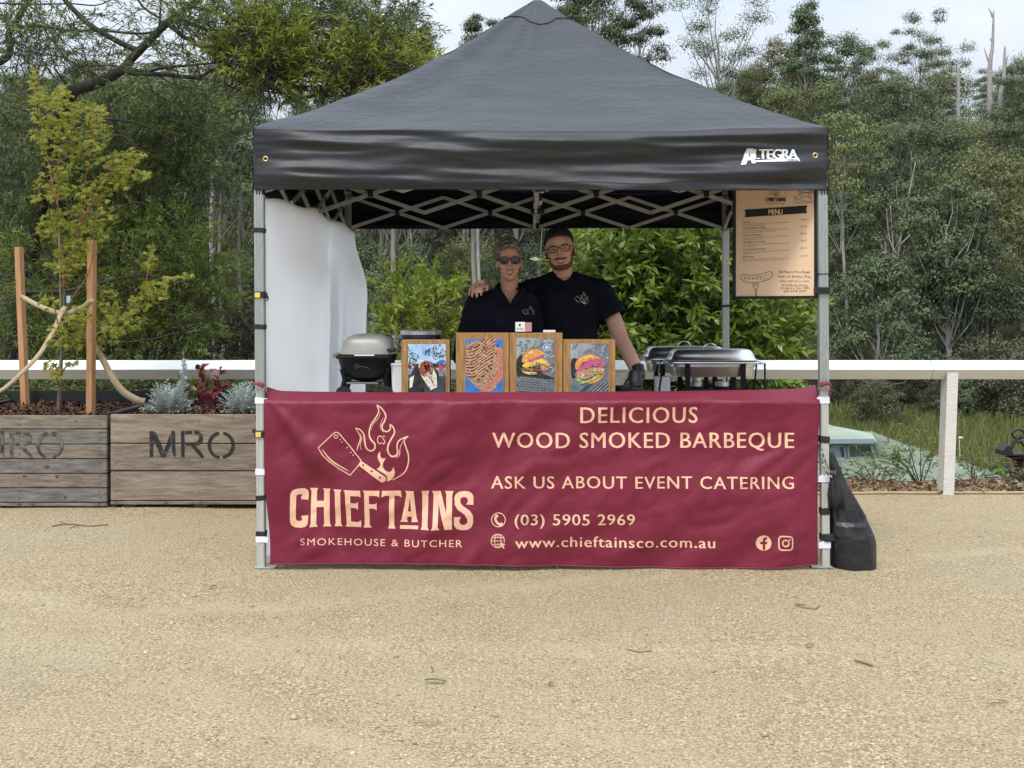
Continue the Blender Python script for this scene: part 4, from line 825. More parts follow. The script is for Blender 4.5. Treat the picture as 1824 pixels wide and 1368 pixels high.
# ---------------------------------------------------------------- chafing dishes
def chafer(cx, cd, label):
    D0 = cd-.165; u = .55/160          # metres per pixel measured on the front dish
    t = thing("chafing_dish", (cx, cd, TZ2), label, "chafing dish", "chafing dishes on the right table")
    zz = lambda y: V(0, y, 7.0).z
    R4 = lambda y, w, d, dx=0: (Vector((cx+dx, cd, zz(y))), w, d)
    shade(MB().loft([R4(641.5,.272,.168), R4(640,.274,.170), R4(638.5,.262,.160), R4(633,.256,.154), R4(628,.248,.146), R4(624.5,.236,.135), R4(622.5,.222,.122), R4(622,.12,.07)], 56, pw=5).build("lid", m_stain, t, smooth_=True), 60)
    shade(MB().loft([R4(643.5,.285,.178), R4(645.5,.288,.180), R4(647,.285,.178), R4(647.5,.262,.16), R4(652,.262,.160), R4(653,.252,.152), R4(664,.246,.147), R4(670,.238,.14), R4(671,.2,.11)], 56, pw=6).build("water_pan", m_stain, t, smooth_=True), 50)
    MB().tube([Vector((cx-.005+.042*math.cos(a), cd, zz(622)+.032*math.sin(a))) for a in [i*math.pi/10 for i in range(11)]], .0045, 8).build("lid_handle", m_chrome, t, smooth_=True)
    for s_ in (-1, 1):
        MB().tube(catmull([Vector((cx+s_*.28, cd-.06, zz(647))), Vector((cx+s_*.325, cd-.055, zz(648))), Vector((cx+s_*.325, cd+.055, zz(648))), Vector((cx+s_*.28, cd+.06, zz(647)))], 4), .006, 8).build("side_handle", m_chrome, t, smooth_=True)
        for d in (-.175, .175):
            MB().box((cx+s_*.168, cd+d, (zz(645)+TZ2)/2), (.032, .006, zz(645)-TZ2), bev=.001).build("leg", m_tub, t)
            MB().tube([Vector((cx+s_*.31, cd+d*.7, zz(647))), Vector((cx+s_*(.30 if s_ > 0 else .35), cd+d, TZ2+.008))], .006, 8).build("side_brace", m_tub, t, smooth_=True)
        mb = MB(); mb.bar((cx-.17, cd+s_*.172, TZ2+.075), (cx+.17, cd+s_*.172, TZ2+.075), .005, .012); mb.build("stand_rail", m_tub, t)
    MB().box((cx, cd, TZ2+.055), (.36, .16, .006)).build("shelf", m_tub, t)
    for dx, m in ((-.10, m_stain), (.06, m_stain)): 
        fc = MB().loft([(Vector((cx+dx, cd-.05, z)), .042, .042) for z in (TZ2+.058, TZ2+.115, TZ2+.118)], 20).build("fuel_can", m, t); MB().loft([(Vector((cx+dx, cd-.05, z)), .0425, .0425) for z in (TZ2+.066, TZ2+.092)], 20).build("can_band", m_tub, fc)
    return t
chafer(1.146, 7.07, "front stainless steel chafing dish with rounded lid on black legs")
chafer(1.045, 7.50, "stainless steel chafing dish half hidden behind the front one")
tag(MB().box((1.0, 6.98, TZ2+.037), (.03, .06, .05), bev=.004).build("blue_packet", M("sky_blue_plastic", (.15, .42, .75), rough=.4), loc=(1.13, 6.98, TZ2)), "small sky blue packet under the front chafing dish", "packet")
tag(MB().box((.84, 7.03, TZ2+.075), (.09, .10, .15), bev=.01).build("storage_box", M("white_plastic_box", (.70, .72, .73), rough=.4), loc=(.84, 7.1, TZ2)), "white plastic box left of the front chafing dish", "box")
# ---------------------------------------------------------------- the two people behind the table
def skin_mat(name, a, b): 
    m = M(name, a, b, scale=14, rough=.5, spec=.35, lo=.4, hi=.6); m.node_tree.nodes['Principled BSDF'].inputs['Subsurface Weight'].default_value = .08; return m
m_skin1 = skin_mat("tanned_skin", (.50, .27, .185), (.55, .30, .20)); m_skin2 = skin_mat("fair_skin", (.64, .36, .275), (.68, .38, .285))
m_shirt = M("navy_black_cotton", (.006, .007, .013), (.010, .011, .019), scale=10, rough=.9, bump=.3, bscale=16, spec=.15, bdist=.02)
m_trouser = M("dark_trousers", (.012, .012, .015), rough=.9); m_cap = M("black_cap", (.008, .009, .014), rough=.85, bump=.2, bscale=60)
m_frame = M("dark_spectacle_frame", (.02, .012, .012), rough=.3); m_tint = M("smoked_lens", (.012, .011, .011), rough=.12, spec=.7)
m_teeth = M("teeth", (.62, .55, .47), rough=.3); m_lip = M("lips", (.36, .10, .085), rough=.4); m_mouth = M("mouth_dark", (.03, .008, .008), rough=.6)
m_beard = M("ginger_beard", (.13, .045, .024), (.22, .085, .042), scale=90, rough=.8, bump=.5, bscale=140); m_brow = M("brow_hair", (.16, .075, .04), rough=.8)
m_eye = M("eye_dark", (.05, .03, .025), rough=.3); m_hair = M("grey_blonde_hair", (.075, .065, .052), (.34, .315, .275), scale=60, rough=.55, spec=.4, lo=.4, hi=.6)
m_glove = M("black_glove", (.009, .009, .011), rough=.5, spec=.5, bump=.2, bscale=40); m_thread = M("pale_thread", (.62, .52, .46), rough=.7); m_gold = M("earring", (.8, .7, .5), rough=.2, metal=1)
def lens_mat():
    m = M("clear_lens", (1, 1, 1), rough=.03, trans=1); m.node_tree.nodes['Principled BSDF'].inputs['IOR'].default_value = 1.15; return m
m_lens = lens_mat()
def remeshed(name, mb, vox, mat, parent, it=6):
    me = bpy.data.meshes.new("t"); me.from_pydata([Vector(p) for p in mb.v], [], mb.f); bm = bmesh.new(); bm.from_mesh(me); bmesh.ops.recalc_face_normals(bm, faces=bm.faces); bm.to_mesh(me); bm.free()
    o = bpy.data.objects.new("t", me); COL.objects.link(o); r = o.modifiers.new("r", 'REMESH'); r.mode = 'VOXEL'; r.voxel_size = vox; s = o.modifiers.new("s", 'SMOOTH'); s.factor = .5; s.iterations = it
    bpy.context.view_layer.update(); ev = o.evaluated_get(bpy.context.evaluated_depsgraph_get()); m2 = bpy.data.meshes.new_from_object(ev); m2.name = name
    bpy.data.objects.remove(o); bpy.data.meshes.remove(me)
    org = ORG[parent.name]; m2.transform(Matrix.Translation(-org)); m2.materials.clear(); m2.materials.append(mat)
    for p in m2.polygons: p.use_smooth = True
    ob = bpy.data.objects.new(name, m2); link(ob, parent); ORG[ob.name] = org; return ob
def shell(name, src, sel, off, mat, parent, jit=0):
    """a layer over part of a surface: the faces whose world-space centres pass sel, lifted by off along the normals"""
    org = ORG[src.name]; bm = bmesh.new(); bm.from_mesh(src.data); bmesh.ops.delete(bm, geom=[f for f in bm.faces if not sel(f.calc_center_median()+org)], context='FACES')
    bmesh.ops.delete(bm, geom=[v for v in bm.verts if not v.link_faces], context='VERTS')
    nn = {v: v.normal.copy() for v in bm.verts}
    for v in bm.verts:
        edge = any(len(e.link_faces) == 1 for e in v.link_edges); k = off*(0.15 if edge else 1)
        if jit and not edge: k += jit*noise.noise((v.co+org)*70)+jit*.7*noise.noise((v.co+org)*150)
        v.co += nn[v]*k
    me = bpy.data.meshes.new(name); bm.to_mesh(me); bm.free(); me.materials.clear(); me.materials.append(mat)
    for p in me.polygons: p.use_smooth = True
    o = bpy.data.objects.new(name, me); link(o, parent); ORG[o.name] = org; return o
def head(mb, T, w=1.0, jaw=1.0):
    E = lambda c, r: ell_t(mb, T, c, r, w)
    E((0, .012, .030), (.075, .094, .098)); E((0, -.022, -.020), (.066, .072, .075)); E((0, -.030, -.062), (.055*jaw, .058, .052)); E((0, -.062, -.098), (.026*jaw, .022, .017)); E((0, -.045, -.088), (.042*jaw, .036, .024))
    for s in (-1, 1):
        E((s*.040, -.060, -.026), (.027, .024, .024)); E((s*.036, -.074, .020), (.026, .012, .009)); E((s*.077, .006, -.012), (.011, .020, .032)); E((s*.013, -.098, -.037), (.010, .012, .008)); E((s*.036, -.054, -.060), (.022, .026, .020))
    E((0, -.094, -.012), (.0095, .014, .026)); E((0, -.104, -.034), (.0115, .015, .011)); E((0, -.072, .04), (.05, .02, .04)); E((0, -.086, -.058), (.026, .010, .007)); E((0, -.084, -.078), (.022, .010, .007))
def ell_t(mb, T, c, r, w=1):
    t = MB().ell((0, 0, 0), r, 18, 12); mb.add([T @ Vector((c[0]*w+p[0]*w, c[1]+p[1], c[2]+p[2])) for p in t.v], t.f)
def limb(mb, pts, rs, g=0, n=14): mb.tube(catmull(pts, 4), [a+g for i in range(len(rs)-1) for a in [rs[i]+(rs[i+1]-rs[i])*k/4 for k in range(4)]]+[rs[-1]+g], n); [mb.ell(p, r+g, 12, 8) for p, r in ((pts[0], rs[0]), (pts[-1], rs[-1]))]
def fingers(mb, wrist, palm, knuckles, tips, rk, bend, g=0):
    """each finger: knuckle, two bends, tip"""
    for k, t, r in zip(knuckles, tips, rk):
        k, t = Vector(k), Vector(t); m1 = k.lerp(t, .42)+Vector(bend); m2 = k.lerp(t, .75)+Vector(bend)*.75
        mb.tube([Vector(palm).lerp(k, .35), k, m1, m2, t], [r*1.15+g, r*1.12+g, r+g, r*.92+g, r*.72+g], 10); mb.ell(t, r*.74+g, 10, 6)
def body(mb, P, g, what):
    cx, D = P['cx'], P['D']
    if 'torso' in what:
        mb.loft([(Vector((cx+dx, D+dy, z)), rx+g, ry+g) for z, rx, ry, dx, dy in P['torso']], 32, pw=2.3)
        for sh in P['delt']: mb.ell(sh[0], sh[1]+g, 16, 12)
        for sh in P['trap']: limb(mb, sh[0], sh[1], g)
    if 'legs' in what:
        for s in (-1, 1):
            x = cx+s*.09+P['torso'][0][3]; limb(mb, [(x, D, .90), (x+s*.01, D-.01, .50), (x+s*.015, D+.02, .09)], [.085, .058, .042], g); mb.ell((x+s*.02, D-.06, .05+gz(x, D)), (.042+g, .12+g, .045+g))
def person(P, label):
    root = thing("person", (P['cx'], P['D'], 0), label, "person"); T = P['T']; mb = MB()
    body(mb, P, 0, ('torso', 'legs')); head(mb, T, P['hw'], P['jaw']); limb(mb, P['neck'], P['neckr'])
    for a in P['arms']: limb(mb, a[0], a[1])
    P['hands'](mb, 0); sk = remeshed("body", mb, .0046, P['skin'], root, 5)
    mb = MB(); body(mb, P, P['ease'], ('torso',))
    for a in P['sleeves']: limb(mb, a[0], a[1], P['ease'])
    mb.loft([(Vector((P['cx']+P['torso'][0][3], P['D'], z)), rx, ry) for z, rx, ry in P['hem']], 32, pw=2.3)
    sh = remeshed("shirt", mb, .007, m_shirt, root, 5); org = ORG[sh.name]
    bm = bmesh.new(); bm.from_mesh(sh.data)
    bmesh.ops.delete(bm, geom=[f for f in bm.faces if P['cut'](f.calc_center_median()+org)], context='FACES')
    if 'hemplane' in P:
        a, d, far = P['hemplane']
        for v in bm.verts:
            c = v.co+org
            if any(len(e.link_faces) == 1 for e in v.link_edges) and (c-a).length < far: v.co += d*(.012-(c-a).dot(d))
    for v in bm.verts:
        c = v.co+org; v.co += v.normal*(.007*noise.noise(c*7)+.004*noise.noise(Vector((c.x*9+c.z*16, c.y*9, c.z*5))))
    bm.to_mesh(sh.data); bm.free(); solid(sh, .003, 1)
    mb = MB(); body(mb, P, .012, ('legs',)); mb.loft([(Vector((P['cx']+P['torso'][0][3], P['D'], z)), rx, ry) for z, rx, ry in ((.80, .15, .11), (.98, .168, .125))], 24); remeshed("trousers", mb, .012, m_trouser, root, 3)
    return root, sk, sh
def on_shirt(sh):
    from mathutils.bvhtree import BVHTree
    org = ORG[sh.name]; bm = bmesh.new(); bm.from_mesh(sh.data); t = BVHTree.FromBMesh(bm); bm.free()
    def fn(px, py, D=6.85):
        p = V(px, py, D-.1); h = t.ray_cast(Vector((p.x, 6.0, p.z))-org, Vector((0, 1, 0)))[0]
        return (h+org+Vector((0, -.0055, 0))) if h else p
    return fn
def face_bits(root, T, glasses, smile_w, teeth_c, hw=1.0):
    E = lambda name, cs, mat, par=root: [ell_t(mb_, T, c, r, hw) for mb_ in [MB()] for c, r in cs] and None
    def bit(name, cs, mat):
        mb = MB(); [ell_t(mb, T, c, r, hw) for c, r in cs]; return mb.build(name, mat, root, smooth_=True)
    w = smile_w
    def arc(x, z0, dz): return Vector((x, -.0945+7.5*x*x, z0+dz*(x/w)**2))
    tubeT = lambda name, pts, r, mat, sx=1: MB().tube([T @ Vector((p.x*hw, p.y, p.z)) for p in pts], r, 7).build(name, mat, root, smooth_=True)
    xs_ = [w*i/6 for i in range(-6, 7)]
    v = [T @ Vector((x*hw, -.0985+7.5*x*x, -.060+.0085*abs(x/w)**3-(.0005 if j else .0135*(1-(x/w)**2)))) for x in xs_ for j in (1, 0)]
    m_ = MB().add(v, [(2*i, 2*i+1, 2*i+3, 2*i+2) for i in range(12)]).build("teeth", m_teeth, root, fix=False, smooth_=True); solid(m_, .003)
    tubeT("upper_lip", [arc(x, -.0585, .010)+Vector((0, -.004, 0)) for x in xs_], [.0012+.0026*(1-abs(i)/6.5) for i in range(-6, 7)], m_lip); tubeT("lower_lip", [arc(x, -.0775, .0275)+Vector((0, -.004, 0)) for x in xs_], [.0014+.0034*(1-abs(i)/6.5) for i in range(-6, 7)], m_lip)
    mm = MB(); 
    for s in (-1, 1): bit("eye", [((s*.031, -.0845, .004), (.0105, .005, .0022))], m_eye); bit("eyebrow", [((s*.034, -.094, .0235), (.019, .005, .0035))], m_brow)
# ---- the woman, at the left
WD = 6.70; kW = WD/F
def frame_T(px, py, D, roll, yaw=0, pitch=0, s=1.0): return Matrix.Translation(V(px, py, D)) @ Euler((pitch, roll, yaw), 'XYZ').to_matrix().to_4x4() @ Matrix.Diagonal((s, s, s, 1))
wv_ = lambda px, py, d=0: V(px, py, WD)+Vector((0, d, 0))
wcx = V(893, 0, WD).x
PW = dict(cx=wcx, D=WD+.02, T=frame_T(907, 466, WD-.005, math.radians(-1), math.radians(3), 0, .985), hw=.93, jaw=.94, skin=m_skin1, ease=.014,
  torso=[(.84, .165, .12, 0, 0), (.98, .170, .125, 0, 0), (1.10, .155, .115, 0, 0), (1.22, .16, .125, .003, -.005), (1.32, .165, .125, .005, 0), (1.39, .155, .10, .01, .005), (1.435, .115, .078, .02, .01), (1.465, .065, .06, .035, .015)],
  trap=[([wv_(893,527,.03), wv_(868,537,.025), wv_(851,545,.02)], [.040,.046,.052]), ([wv_(921,527,.03), wv_(930,535,.03), wv_(940,543,.03)], [.040,.044,.050])],
  delt=[(wv_(851, 543, .02), .055), (wv_(940, 541, .03), .055)], neck=[wv_(907, 525, .03), wv_(907, 508, .022), wv_(907, 488, .012)], neckr=[.060, .052, .050],
  arms=[([wv_(849, 545, .02), wv_(833, 600, .01), wv_(826, 628, -.02), wv_(838, 690, -.18)], [.050, .044, .040, .028]), ([wv_(942, 545, .05), wv_(952, 600, .06), wv_(955, 640, .05), wv_(930, 700, -.1)], [.048, .042, .04, .028])],
  sleeves=[([wv_(849, 545, .02), wv_(834, 600, .01), wv_(827, 634, -.03)], [.056, .055, .054]), ([wv_(942, 545, .05), wv_(952, 600, .06), wv_(955, 630, .05)], [.052, .052, .05])], hem=[(.80, .195, .145), (1.0, .185, .14), (1.1, .17, .13)])
def whands(mb, g):
    for c, s in ((wv_(838, 695, -.2), 1), (wv_(928, 705, -.12), -1)):
        mb.ell(c, (.030, .045, .018)); fingers(mb, c, c, [c+Vector((-.03+.02*i, -.04, 0)) for i in range(4)], [c+Vector((-.034+.022*i, -.11+.008*abs(i-1.5), -.012)) for i in range(4)], [.0085]*4, (0, 0, .008)); mb.tube([c+Vector((s*.025, .01, 0)), c+Vector((s*.05, -.03, -.004)), c+Vector((s*.052, -.055, -.008))], [.012, .010, .008], 8)
PW['hands'] = whands
zv = V(0, 541, WD-.1).z; zn = V(0, 512, WD).z
def wcut(c):
    x = c.x-V(909, 0, WD-.1).x
    if c.z > zn+.004 and abs(c.x-V(907, 0, WD).x) < .085: return True
    return c.y < WD-.01 and c.z > zv and abs(x) < .062*(c.z-zv)/(zn-zv)*1.02
PW['cut'] = lambda c: wcut(c)
woman, wsk, wsh = person(PW, "person with short curly grey hair and sunglasses in a dark polo shirt, smiling")
T = PW['T']; face_bits(woman, T, None, .025, 0, .93)
# collar of the polo shirt, placket button
mb = MB()
for s in (-1, 1):
    pts = [Vector((V(907, 0, WD).x+s*x, WD+d, zn+z)) for x, d, z in ((.0, .10, .028), (.045, .085, .030), (.072, .03, .018), (.068, -.03, -.004), (.040, -.095, -.042), (.016, -.118, -.078))]
    P_ = catmull(pts, 5); low = [p+Vector((s*.022, -.012, -.030)) for p in P_]
    mb = MB().add([q for a, b in zip(P_, low) for q in (a, b)], [(2*i, 2*i+1, 2*i+3, 2*i+2) for i in range(len(P_)-1)]); solid(mb.build("collar", m_shirt, woman, smooth_=True), .004, 0)
# hair: scalp layer plus many short curls
Ti = T.inverted()
def hair_sel(c):
    q = Ti @ c; q.x /= .93
    if q.z < -.05 or abs(q.x) > .1 or q.z > .2: return False
    if abs(q.x) > .073 and -.05 < q.z < .022 and q.y < .03: return False       # ears stay clear
    front = .088-2.2*q.x*q.x-.25*abs(q.x)
    return q.y > .035 or q.z > front+max(0, q.y+.05)*-1.1 or (abs(q.x) > .060 and q.z > .0 and q.y > -.03)
hair = shell("hair", wsk, hair_sel, .013, m_hair, woman, .006)
mb = MB(); hv = [(v.co.copy()+ORG[hair.name], v.normal.copy()) for v in hair.data.vertices]; R3 = random.Random(5)
for _ in range(520):
    p, n = R3.choice(hv); q = Ti @ p
    d = (Vector((R3.uniform(-1, 1), R3.uniform(-.6, 1), R3.uniform(-.5, .6)))); d = (d-n*d.dot(n)).normalized(); s_ = n.cross(d); L_ = R3.uniform(.013, .026); a0 = R3.uniform(0, 6)
    mb.tube([p+d*L_*t_+n*(.002+.007*math.sin(t_*3.0))+s_*.006*math.sin(a0+t_*5) for t_ in [i/5 for i in range(6)]], [.0022, .0030, .0030, .0027, .002, .0008], 5)
mb.build("curls", m_hair, hair, smooth_=True)
# sunglasses
sg = MB(); gl = thing("sunglasses", T @ Vector((0, -.1, .0)), "dark rounded sunglasses worn by the person with curly hair", "sunglasses")
for s in (-1, 1):
    ring = [T @ Vector((s*(.034+.0265*math.cos(a)*(1 if math.sin(a) > 0 else .94))*.97, -.104+.010*((abs(.034+.0265*math.cos(a)))/.06)**2, .004+.0215*math.copysign(abs(math.sin(a))**.8, math.sin(a)))) for a in [i*2*math.pi/26 for i in range(26)]]
    c = sum(ring, Vector())/26; MB().add(ring+[c+(T.to_3x3() @ Vector((0, -.003, 0)))], [(i, (i+1) % 26, 26) for i in range(26)]).build("lens", m_tint, gl, smooth_=True)
    fr = MB().tube(ring+[ring[0]], .0020, 6); fr.build("rim", m_frame, gl, smooth_=True)
    MB().tube([T @ Vector((s*.060, -.094, .019)), T @ Vector((s*.074, -.06, .016)), T @ Vector((s*.078, .01, .010)), T @ Vector((s*.074, .035, -.005))], .0024, 6).build("temple", m_frame, gl, smooth_=True)
    MB().ell(T @ Vector((s*.074, -.004, -.047)), .0042, 10, 8).build("earring", m_gold, woman, smooth_=True)
MB().tube([T @ Vector((-.010, -.108, .010)), T @ Vector((0, -.110, .013)), T @ Vector((.010, -.108, .010))], .0022, 6).build("bridge", m_frame, gl, smooth_=True)
fn = on_shirt(wsh); EW = lambda x, y: (930+(x-312)*.030, 545.5+(y-95)*.026)
emblem(EW, .032, False).refine(3).build("embroidered_emblem", lambda x, y: fn(x, y, WD), m_thread, wsh)
MB().ell(fn(916, 560, WD), .0045, 8, 6).build("button", m_frame, wsh, smooth_=True)
# ---- the man, at the right
MD = 6.93; mv = lambda px, py, d=0: V(px, py, MD)+Vector((0, d, 0)); mcx = V(1006, 0, MD).x
PMn = dict(cx=mcx, D=MD, T=frame_T(997, 445, MD-.02, math.radians(-8), math.radians(-4), math.radians(2), 1.06), hw=1.02, jaw=1.18, skin=m_skin2, ease=.016,
  torso=[(.84, .17, .125, .01, 0), (1.0, .172, .125, .01, 0), (1.12, .170, .12, .01, 0), (1.25, .185, .125, .005, 0), (1.36, .198, .13, 0, 0), (1.44, .19, .115, 0, .005), (1.485, .155, .095, 0, .012), (1.515, .105, .076, 0, .018), (1.54, .07, .064, 0, .02)],
  trap=[([mv(1020,502,.03), mv(1043,512,.015), mv(1066,521)], [.050,.058,.062]), ([mv(988,502,.03), mv(966,512,.03), mv(946,522,.03)], [.050,.056,.060])],
  delt=[(mv(1066, 522), .062), (mv(946, 520, .03), .064)], neck=[mv(1005, 502, .03), mv(1003, 485, .02), mv(1000, 465, .012)], neckr=[.068, .060, .057],
  arms=[([mv(1068, 520), mv(1091, 566, -.03), mv(1104, 602, -.08), mv(1120, 640, -.24), mv(1129, 664, -.34)], [.060, .052, .047, .043, .031]),
        ([mv(945, 520, .04), mv(905, 536, .13), mv(878, 530, .17), mv(868, 512, .08), mv(863, 508, .0)], [.058, .050, .046, .038, .030])],
  sleeves=[([mv(1068, 520), mv(1080, 545, -.015), mv(1090, 563, -.03)], [.066, .070, .070]), ([mv(945, 520, .04), mv(915, 534, .11), mv(900, 537, .135)], [.062, .064, .062])], hem=[(.80, .19, .145), (1.0, .19, .14), (1.1, .185, .135)])
gh = V(1131, 676, 6.52)
def ghand(mb, g):
    w_ = mv(1129, 664, -.34); mb.tube([w_+Vector((-.002, .03, .035)), w_, gh+Vector((0, -.0, .03)), gh+Vector((0, -.02, -.015)), gh+Vector((0, -.03, -.045))], [.030+g, .031+g, .036+g, .042+g, .038+g], 14, sy=.75)
    kn = [gh+Vector((-.033+.022*i, -.045-.004*(1-abs(i-1.5)), -.055)) for i in range(4)]
    tp = [Vector((k.x*1.0+(-.016+.011*i), k.y-.03, TZ+.012)) for i, k in enumerate(kn)]; fingers(mb, w_, gh, kn, tp, [.0095, .0100, .0097, .0085], (0, -.012, .006), g)
    mb.tube([gh+Vector((-.025, 0, .0)), gh+Vector((-.052, -.025, -.03)), gh+Vector((-.062, -.05, -.06)), Vector((gh.x-.060, gh.y-.07, TZ+.012))], [.017+g, .014+g, .012+g, .009+g], 10)
def mhands(mb, g):
    ghand(mb, g)
    # the other hand lies over the woman's far shoulder, fingers down the front
    hv_ = lambda x, y, d: V(x, y, 6.66)+Vector((0, d, 0))
    mb.tube([mv(864, 509, .0), hv_(861, 506, .10), hv_(857, 505, .02), hv_(853, 507, -.03)], [.031, .032, .036, .034], 12, sy=.62)
    mb.ell(hv_(855, 508, 0), (.042, .045, .022))
    kn = [hv_(845, 508, .02), hv_(849, 508, -.025), hv_(855, 509, -.055), hv_(861, 510, -.066)]; tp = [hv_(835.5, 526, -.012), hv_(842, 528.5, -.065), hv_(850.5, 529, -.098), hv_(858.5, 526, -.105)]
    fingers(mb, None, hv_(856, 507, 0), kn, tp, [.0092, .0100, .0100, .0088], (-.003, -.012, .014)); mb.tube([hv_(863, 507, .0), hv_(868, 510, -.05), hv_(868, 518, -.075)], [.015, .012, .009], 8)
PMn['hands'] = mhands; znm = V(0, 500, MD-.09).z
def mcut(c):
    r = math.hypot((c.x-V(1004, 0, MD).x)/1.0, (c.y-(MD-.02))*.85); zl = znm+.045*smooth((c.y-MD+.09)/.12)+.075*(abs(c.x-V(1004, 0, MD).x)/.09)**2
    if c.z > zl and r < .115: return True
    a = mv(1090, 563, -.03); d = (mv(1091, 566, -.03)-mv(1075, 535)).normalized()
    return (c-a).dot(d) > .012 and c.x > V(1062, 0, MD).x and (c-a).length < .25
PMn['cut'] = mcut; PMn['hemplane'] = (mv(1090, 563, -.03), (mv(1091, 566, -.03)-mv(1075, 535)).normalized(), .15)
man, msk, msh = person(PMn, "person with ginger beard, glasses and black cap in a black T-shirt, leaning on the table")
T = PMn['T']; Tm = T.inverted(); face_bits(man, T, None, .033, 0)
def beard_sel(c):
    q = Tm @ c
    if q.y > .03 or abs(q.x) > .085 or q.z < -.135: return False
    if abs(q.x) < .033 and -.083 < q.z+.0*abs(q.x) < -.0535 and q.y < -.06: return False           # the mouth stays clear
    if abs(q.x) < .036 and -.0535 < q.z < -.046 and q.y < -.06: return True            # moustache
    return q.z < -.086+1.0*max(0, abs(q.x)-.036) or (abs(q.x) > .058 and q.z < -.055+.9*max(0, abs(q.x)-.052)*2.2 and q.y > -.07 and q.z < .0)
shell("beard", msk, lambda c: beard_sel(c) and (Tm @ c).z > -.122+.25*max(0, (Tm @ c).y+.05), .0055, m_beard, man, .003)
shell("hair", msk, lambda c: (lambda q: q.y > .0 and -.045 < q.z < .05 and (q.y > .03 or abs(q.x) > .06) and abs(q.x) < .078 and not (abs(q.x) > .074 and q.y < .03))(Tm @ c), .004, m_beard, man, .003)
# cap: dome over the skull, band, peak turned to the back
mb = MB(); n = 28
def capv(a, t_):   # t 0 at the rim, 1 at the button
    h = t_*math.pi/2; rx, ry = .083*math.cos(h)**.75, .104*math.cos(h)**.75; z = .046+.080*math.sin(h)-.024*math.sin(a)*(1-t_)+.010*(1-t_)*max(0, -math.sin(a))**3
    return T @ Vector((rx*math.cos(a), .014+ry*math.sin(a), z))
mb.grid(lambda u, v: capv(u*2*math.pi, v*.985), 40, 12); cap = thing("cap", T @ Vector((0, 0, .09)), "black cap worn by the person with the ginger beard", "cap"); solid(mb.build("crown", m_cap, cap, smooth_=True), .004, 1)
mb = MB(); mb.grid(lambda u, v: T @ Vector((.078*math.cos(math.pi*u)*(1-.12*v), .014+.100*math.sin(math.pi*u)+.06*v*math.sin(math.pi*u)**.6, .034-.016*v+.02*math.cos(math.pi*u)**2*(1-v)*.2)), 20, 5); solid(mb.build("peak", m_cap, cap, smooth_=True), .004)
MB().ell(T @ Vector((0, .014, .124)), .007, 10, 6).build("button", m_cap, cap, smooth_=True)
gl = thing("spectacles", T @ Vector((0, -.1, 0)), "dark rectangular glasses worn by the bearded person", "glasses")
for s in (-1, 1):
    ring = []
    for i in range(28):
        a = i*2*math.pi/28; ca, sa = math.cos(a), math.sin(a); x = .0265*math.copysign(abs(ca)**.5, ca); z = .0165*math.copysign(abs(sa)**.55, sa)
        ring.append(T @ Vector((s*(.034+x), -.103+.012*(abs(.034+x)/.06)**2, .004+z)))
    MB().tube(ring+[ring[0]], .0019, 6).build("rim", m_frame, gl, smooth_=True)
    c = sum(ring, Vector())/28; lo = solid(MB().add(ring+[c], [(i, (i+1) % 28, 28) for i in range(28)]).build("lens", m_lens, gl, smooth_=True), .001)
    MB().tube([T @ Vector((s*.060, -.092, .012)), T @ Vector((s*.078, -.06, .010)), T @ Vector((s*.082, .01, .006)), T @ Vector((s*.078, .035, -.008))], .0024, 6).build("temple", m_frame, gl, smooth_=True)
MB().tube([T @ Vector((-.0085, -.104, .009)), T @ Vector((0, -.108, .011)), T @ Vector((.0085, -.104, .009))], .002, 6).build("bridge", m_frame, gl, smooth_=True)
mb = MB(); ghand(mb, .004); w_ = mv(1129, 664, -.34); mb.tube([w_+Vector((-.006, .04, .052)), w_+Vector((-.002, .02, .028)), w_], [.040, .037, .036], 14); gv = remeshed("glove", mb, .004, m_glove, man, 4)
fn2 = on_shirt(msh); EM = lambda x, y: (1023+(x-312)*.0335, 519.5+(y-95)*.0355)
emblem(EM, .034, False).refine(3).build("embroidered_emblem", lambda x, y: fn2(x, y, MD), m_thread, msh)
tag(MB().loft([(Vector((V(1107, 0, 6.5).x, 6.5, z)), r, r) for z, r in ((TZ+.002, .05), (TZ+.03, .062), (.905, .066), (.915, .062), (.912, .02))], 24).build("black_bowl", m_tub, loc=(V(1107, 0, 6.5).x, 6.5, TZ), smooth_=True), "small black bowl on the table by the gloved hand", "bowl")
# ---------------------------------------------------------------- white post-and-rail fence
m_paint = M("white_painted_timber", (.72, .73, .72), (.68, .68, .64), scale=7, rough=.55, bump=.25, bscale=30, stretch=(.5, 4, 4), lo=.45, hi=.8)
m_paint2 = M("cream_painted_post", (.62, .60, .55), (.70, .68, .64), scale=6, rough=.6, bump=.5, bscale=16, stretch=(2, 2, 6))
RD, RZ = 9.3, .846
fence = thing("post_and_rail_fence", (0, RD, 0), "white painted post and rail fence along the back edge of the yard", "fence")
mb = MB()
for i in range(4): mb.box((-10.2+5.402+i*5.4-.0, RD, RZ), (5.398, .112, .112), rot=Euler((math.radians(41), 0, 0)), bev=.004)
for r_i in range(4): MB().box((-4.798+r_i*5.4, RD, RZ), (5.396, .112, .112), rot=Euler((math.radians(41), 0, 0)), bev=.004).build("rail", m_paint, fence)
px0 = (1696-HX)/F*9.25
for k in range(-4, 3):
    x = px0+2.7*k; g = gz(x, RD)-.1; a, b = Vector((x-.038, RD, g)), Vector((x, RD, .828))
    MB().bar(a, b, .088, .135, up=(0, 1, 0)).build("post", m_paint2, fence)
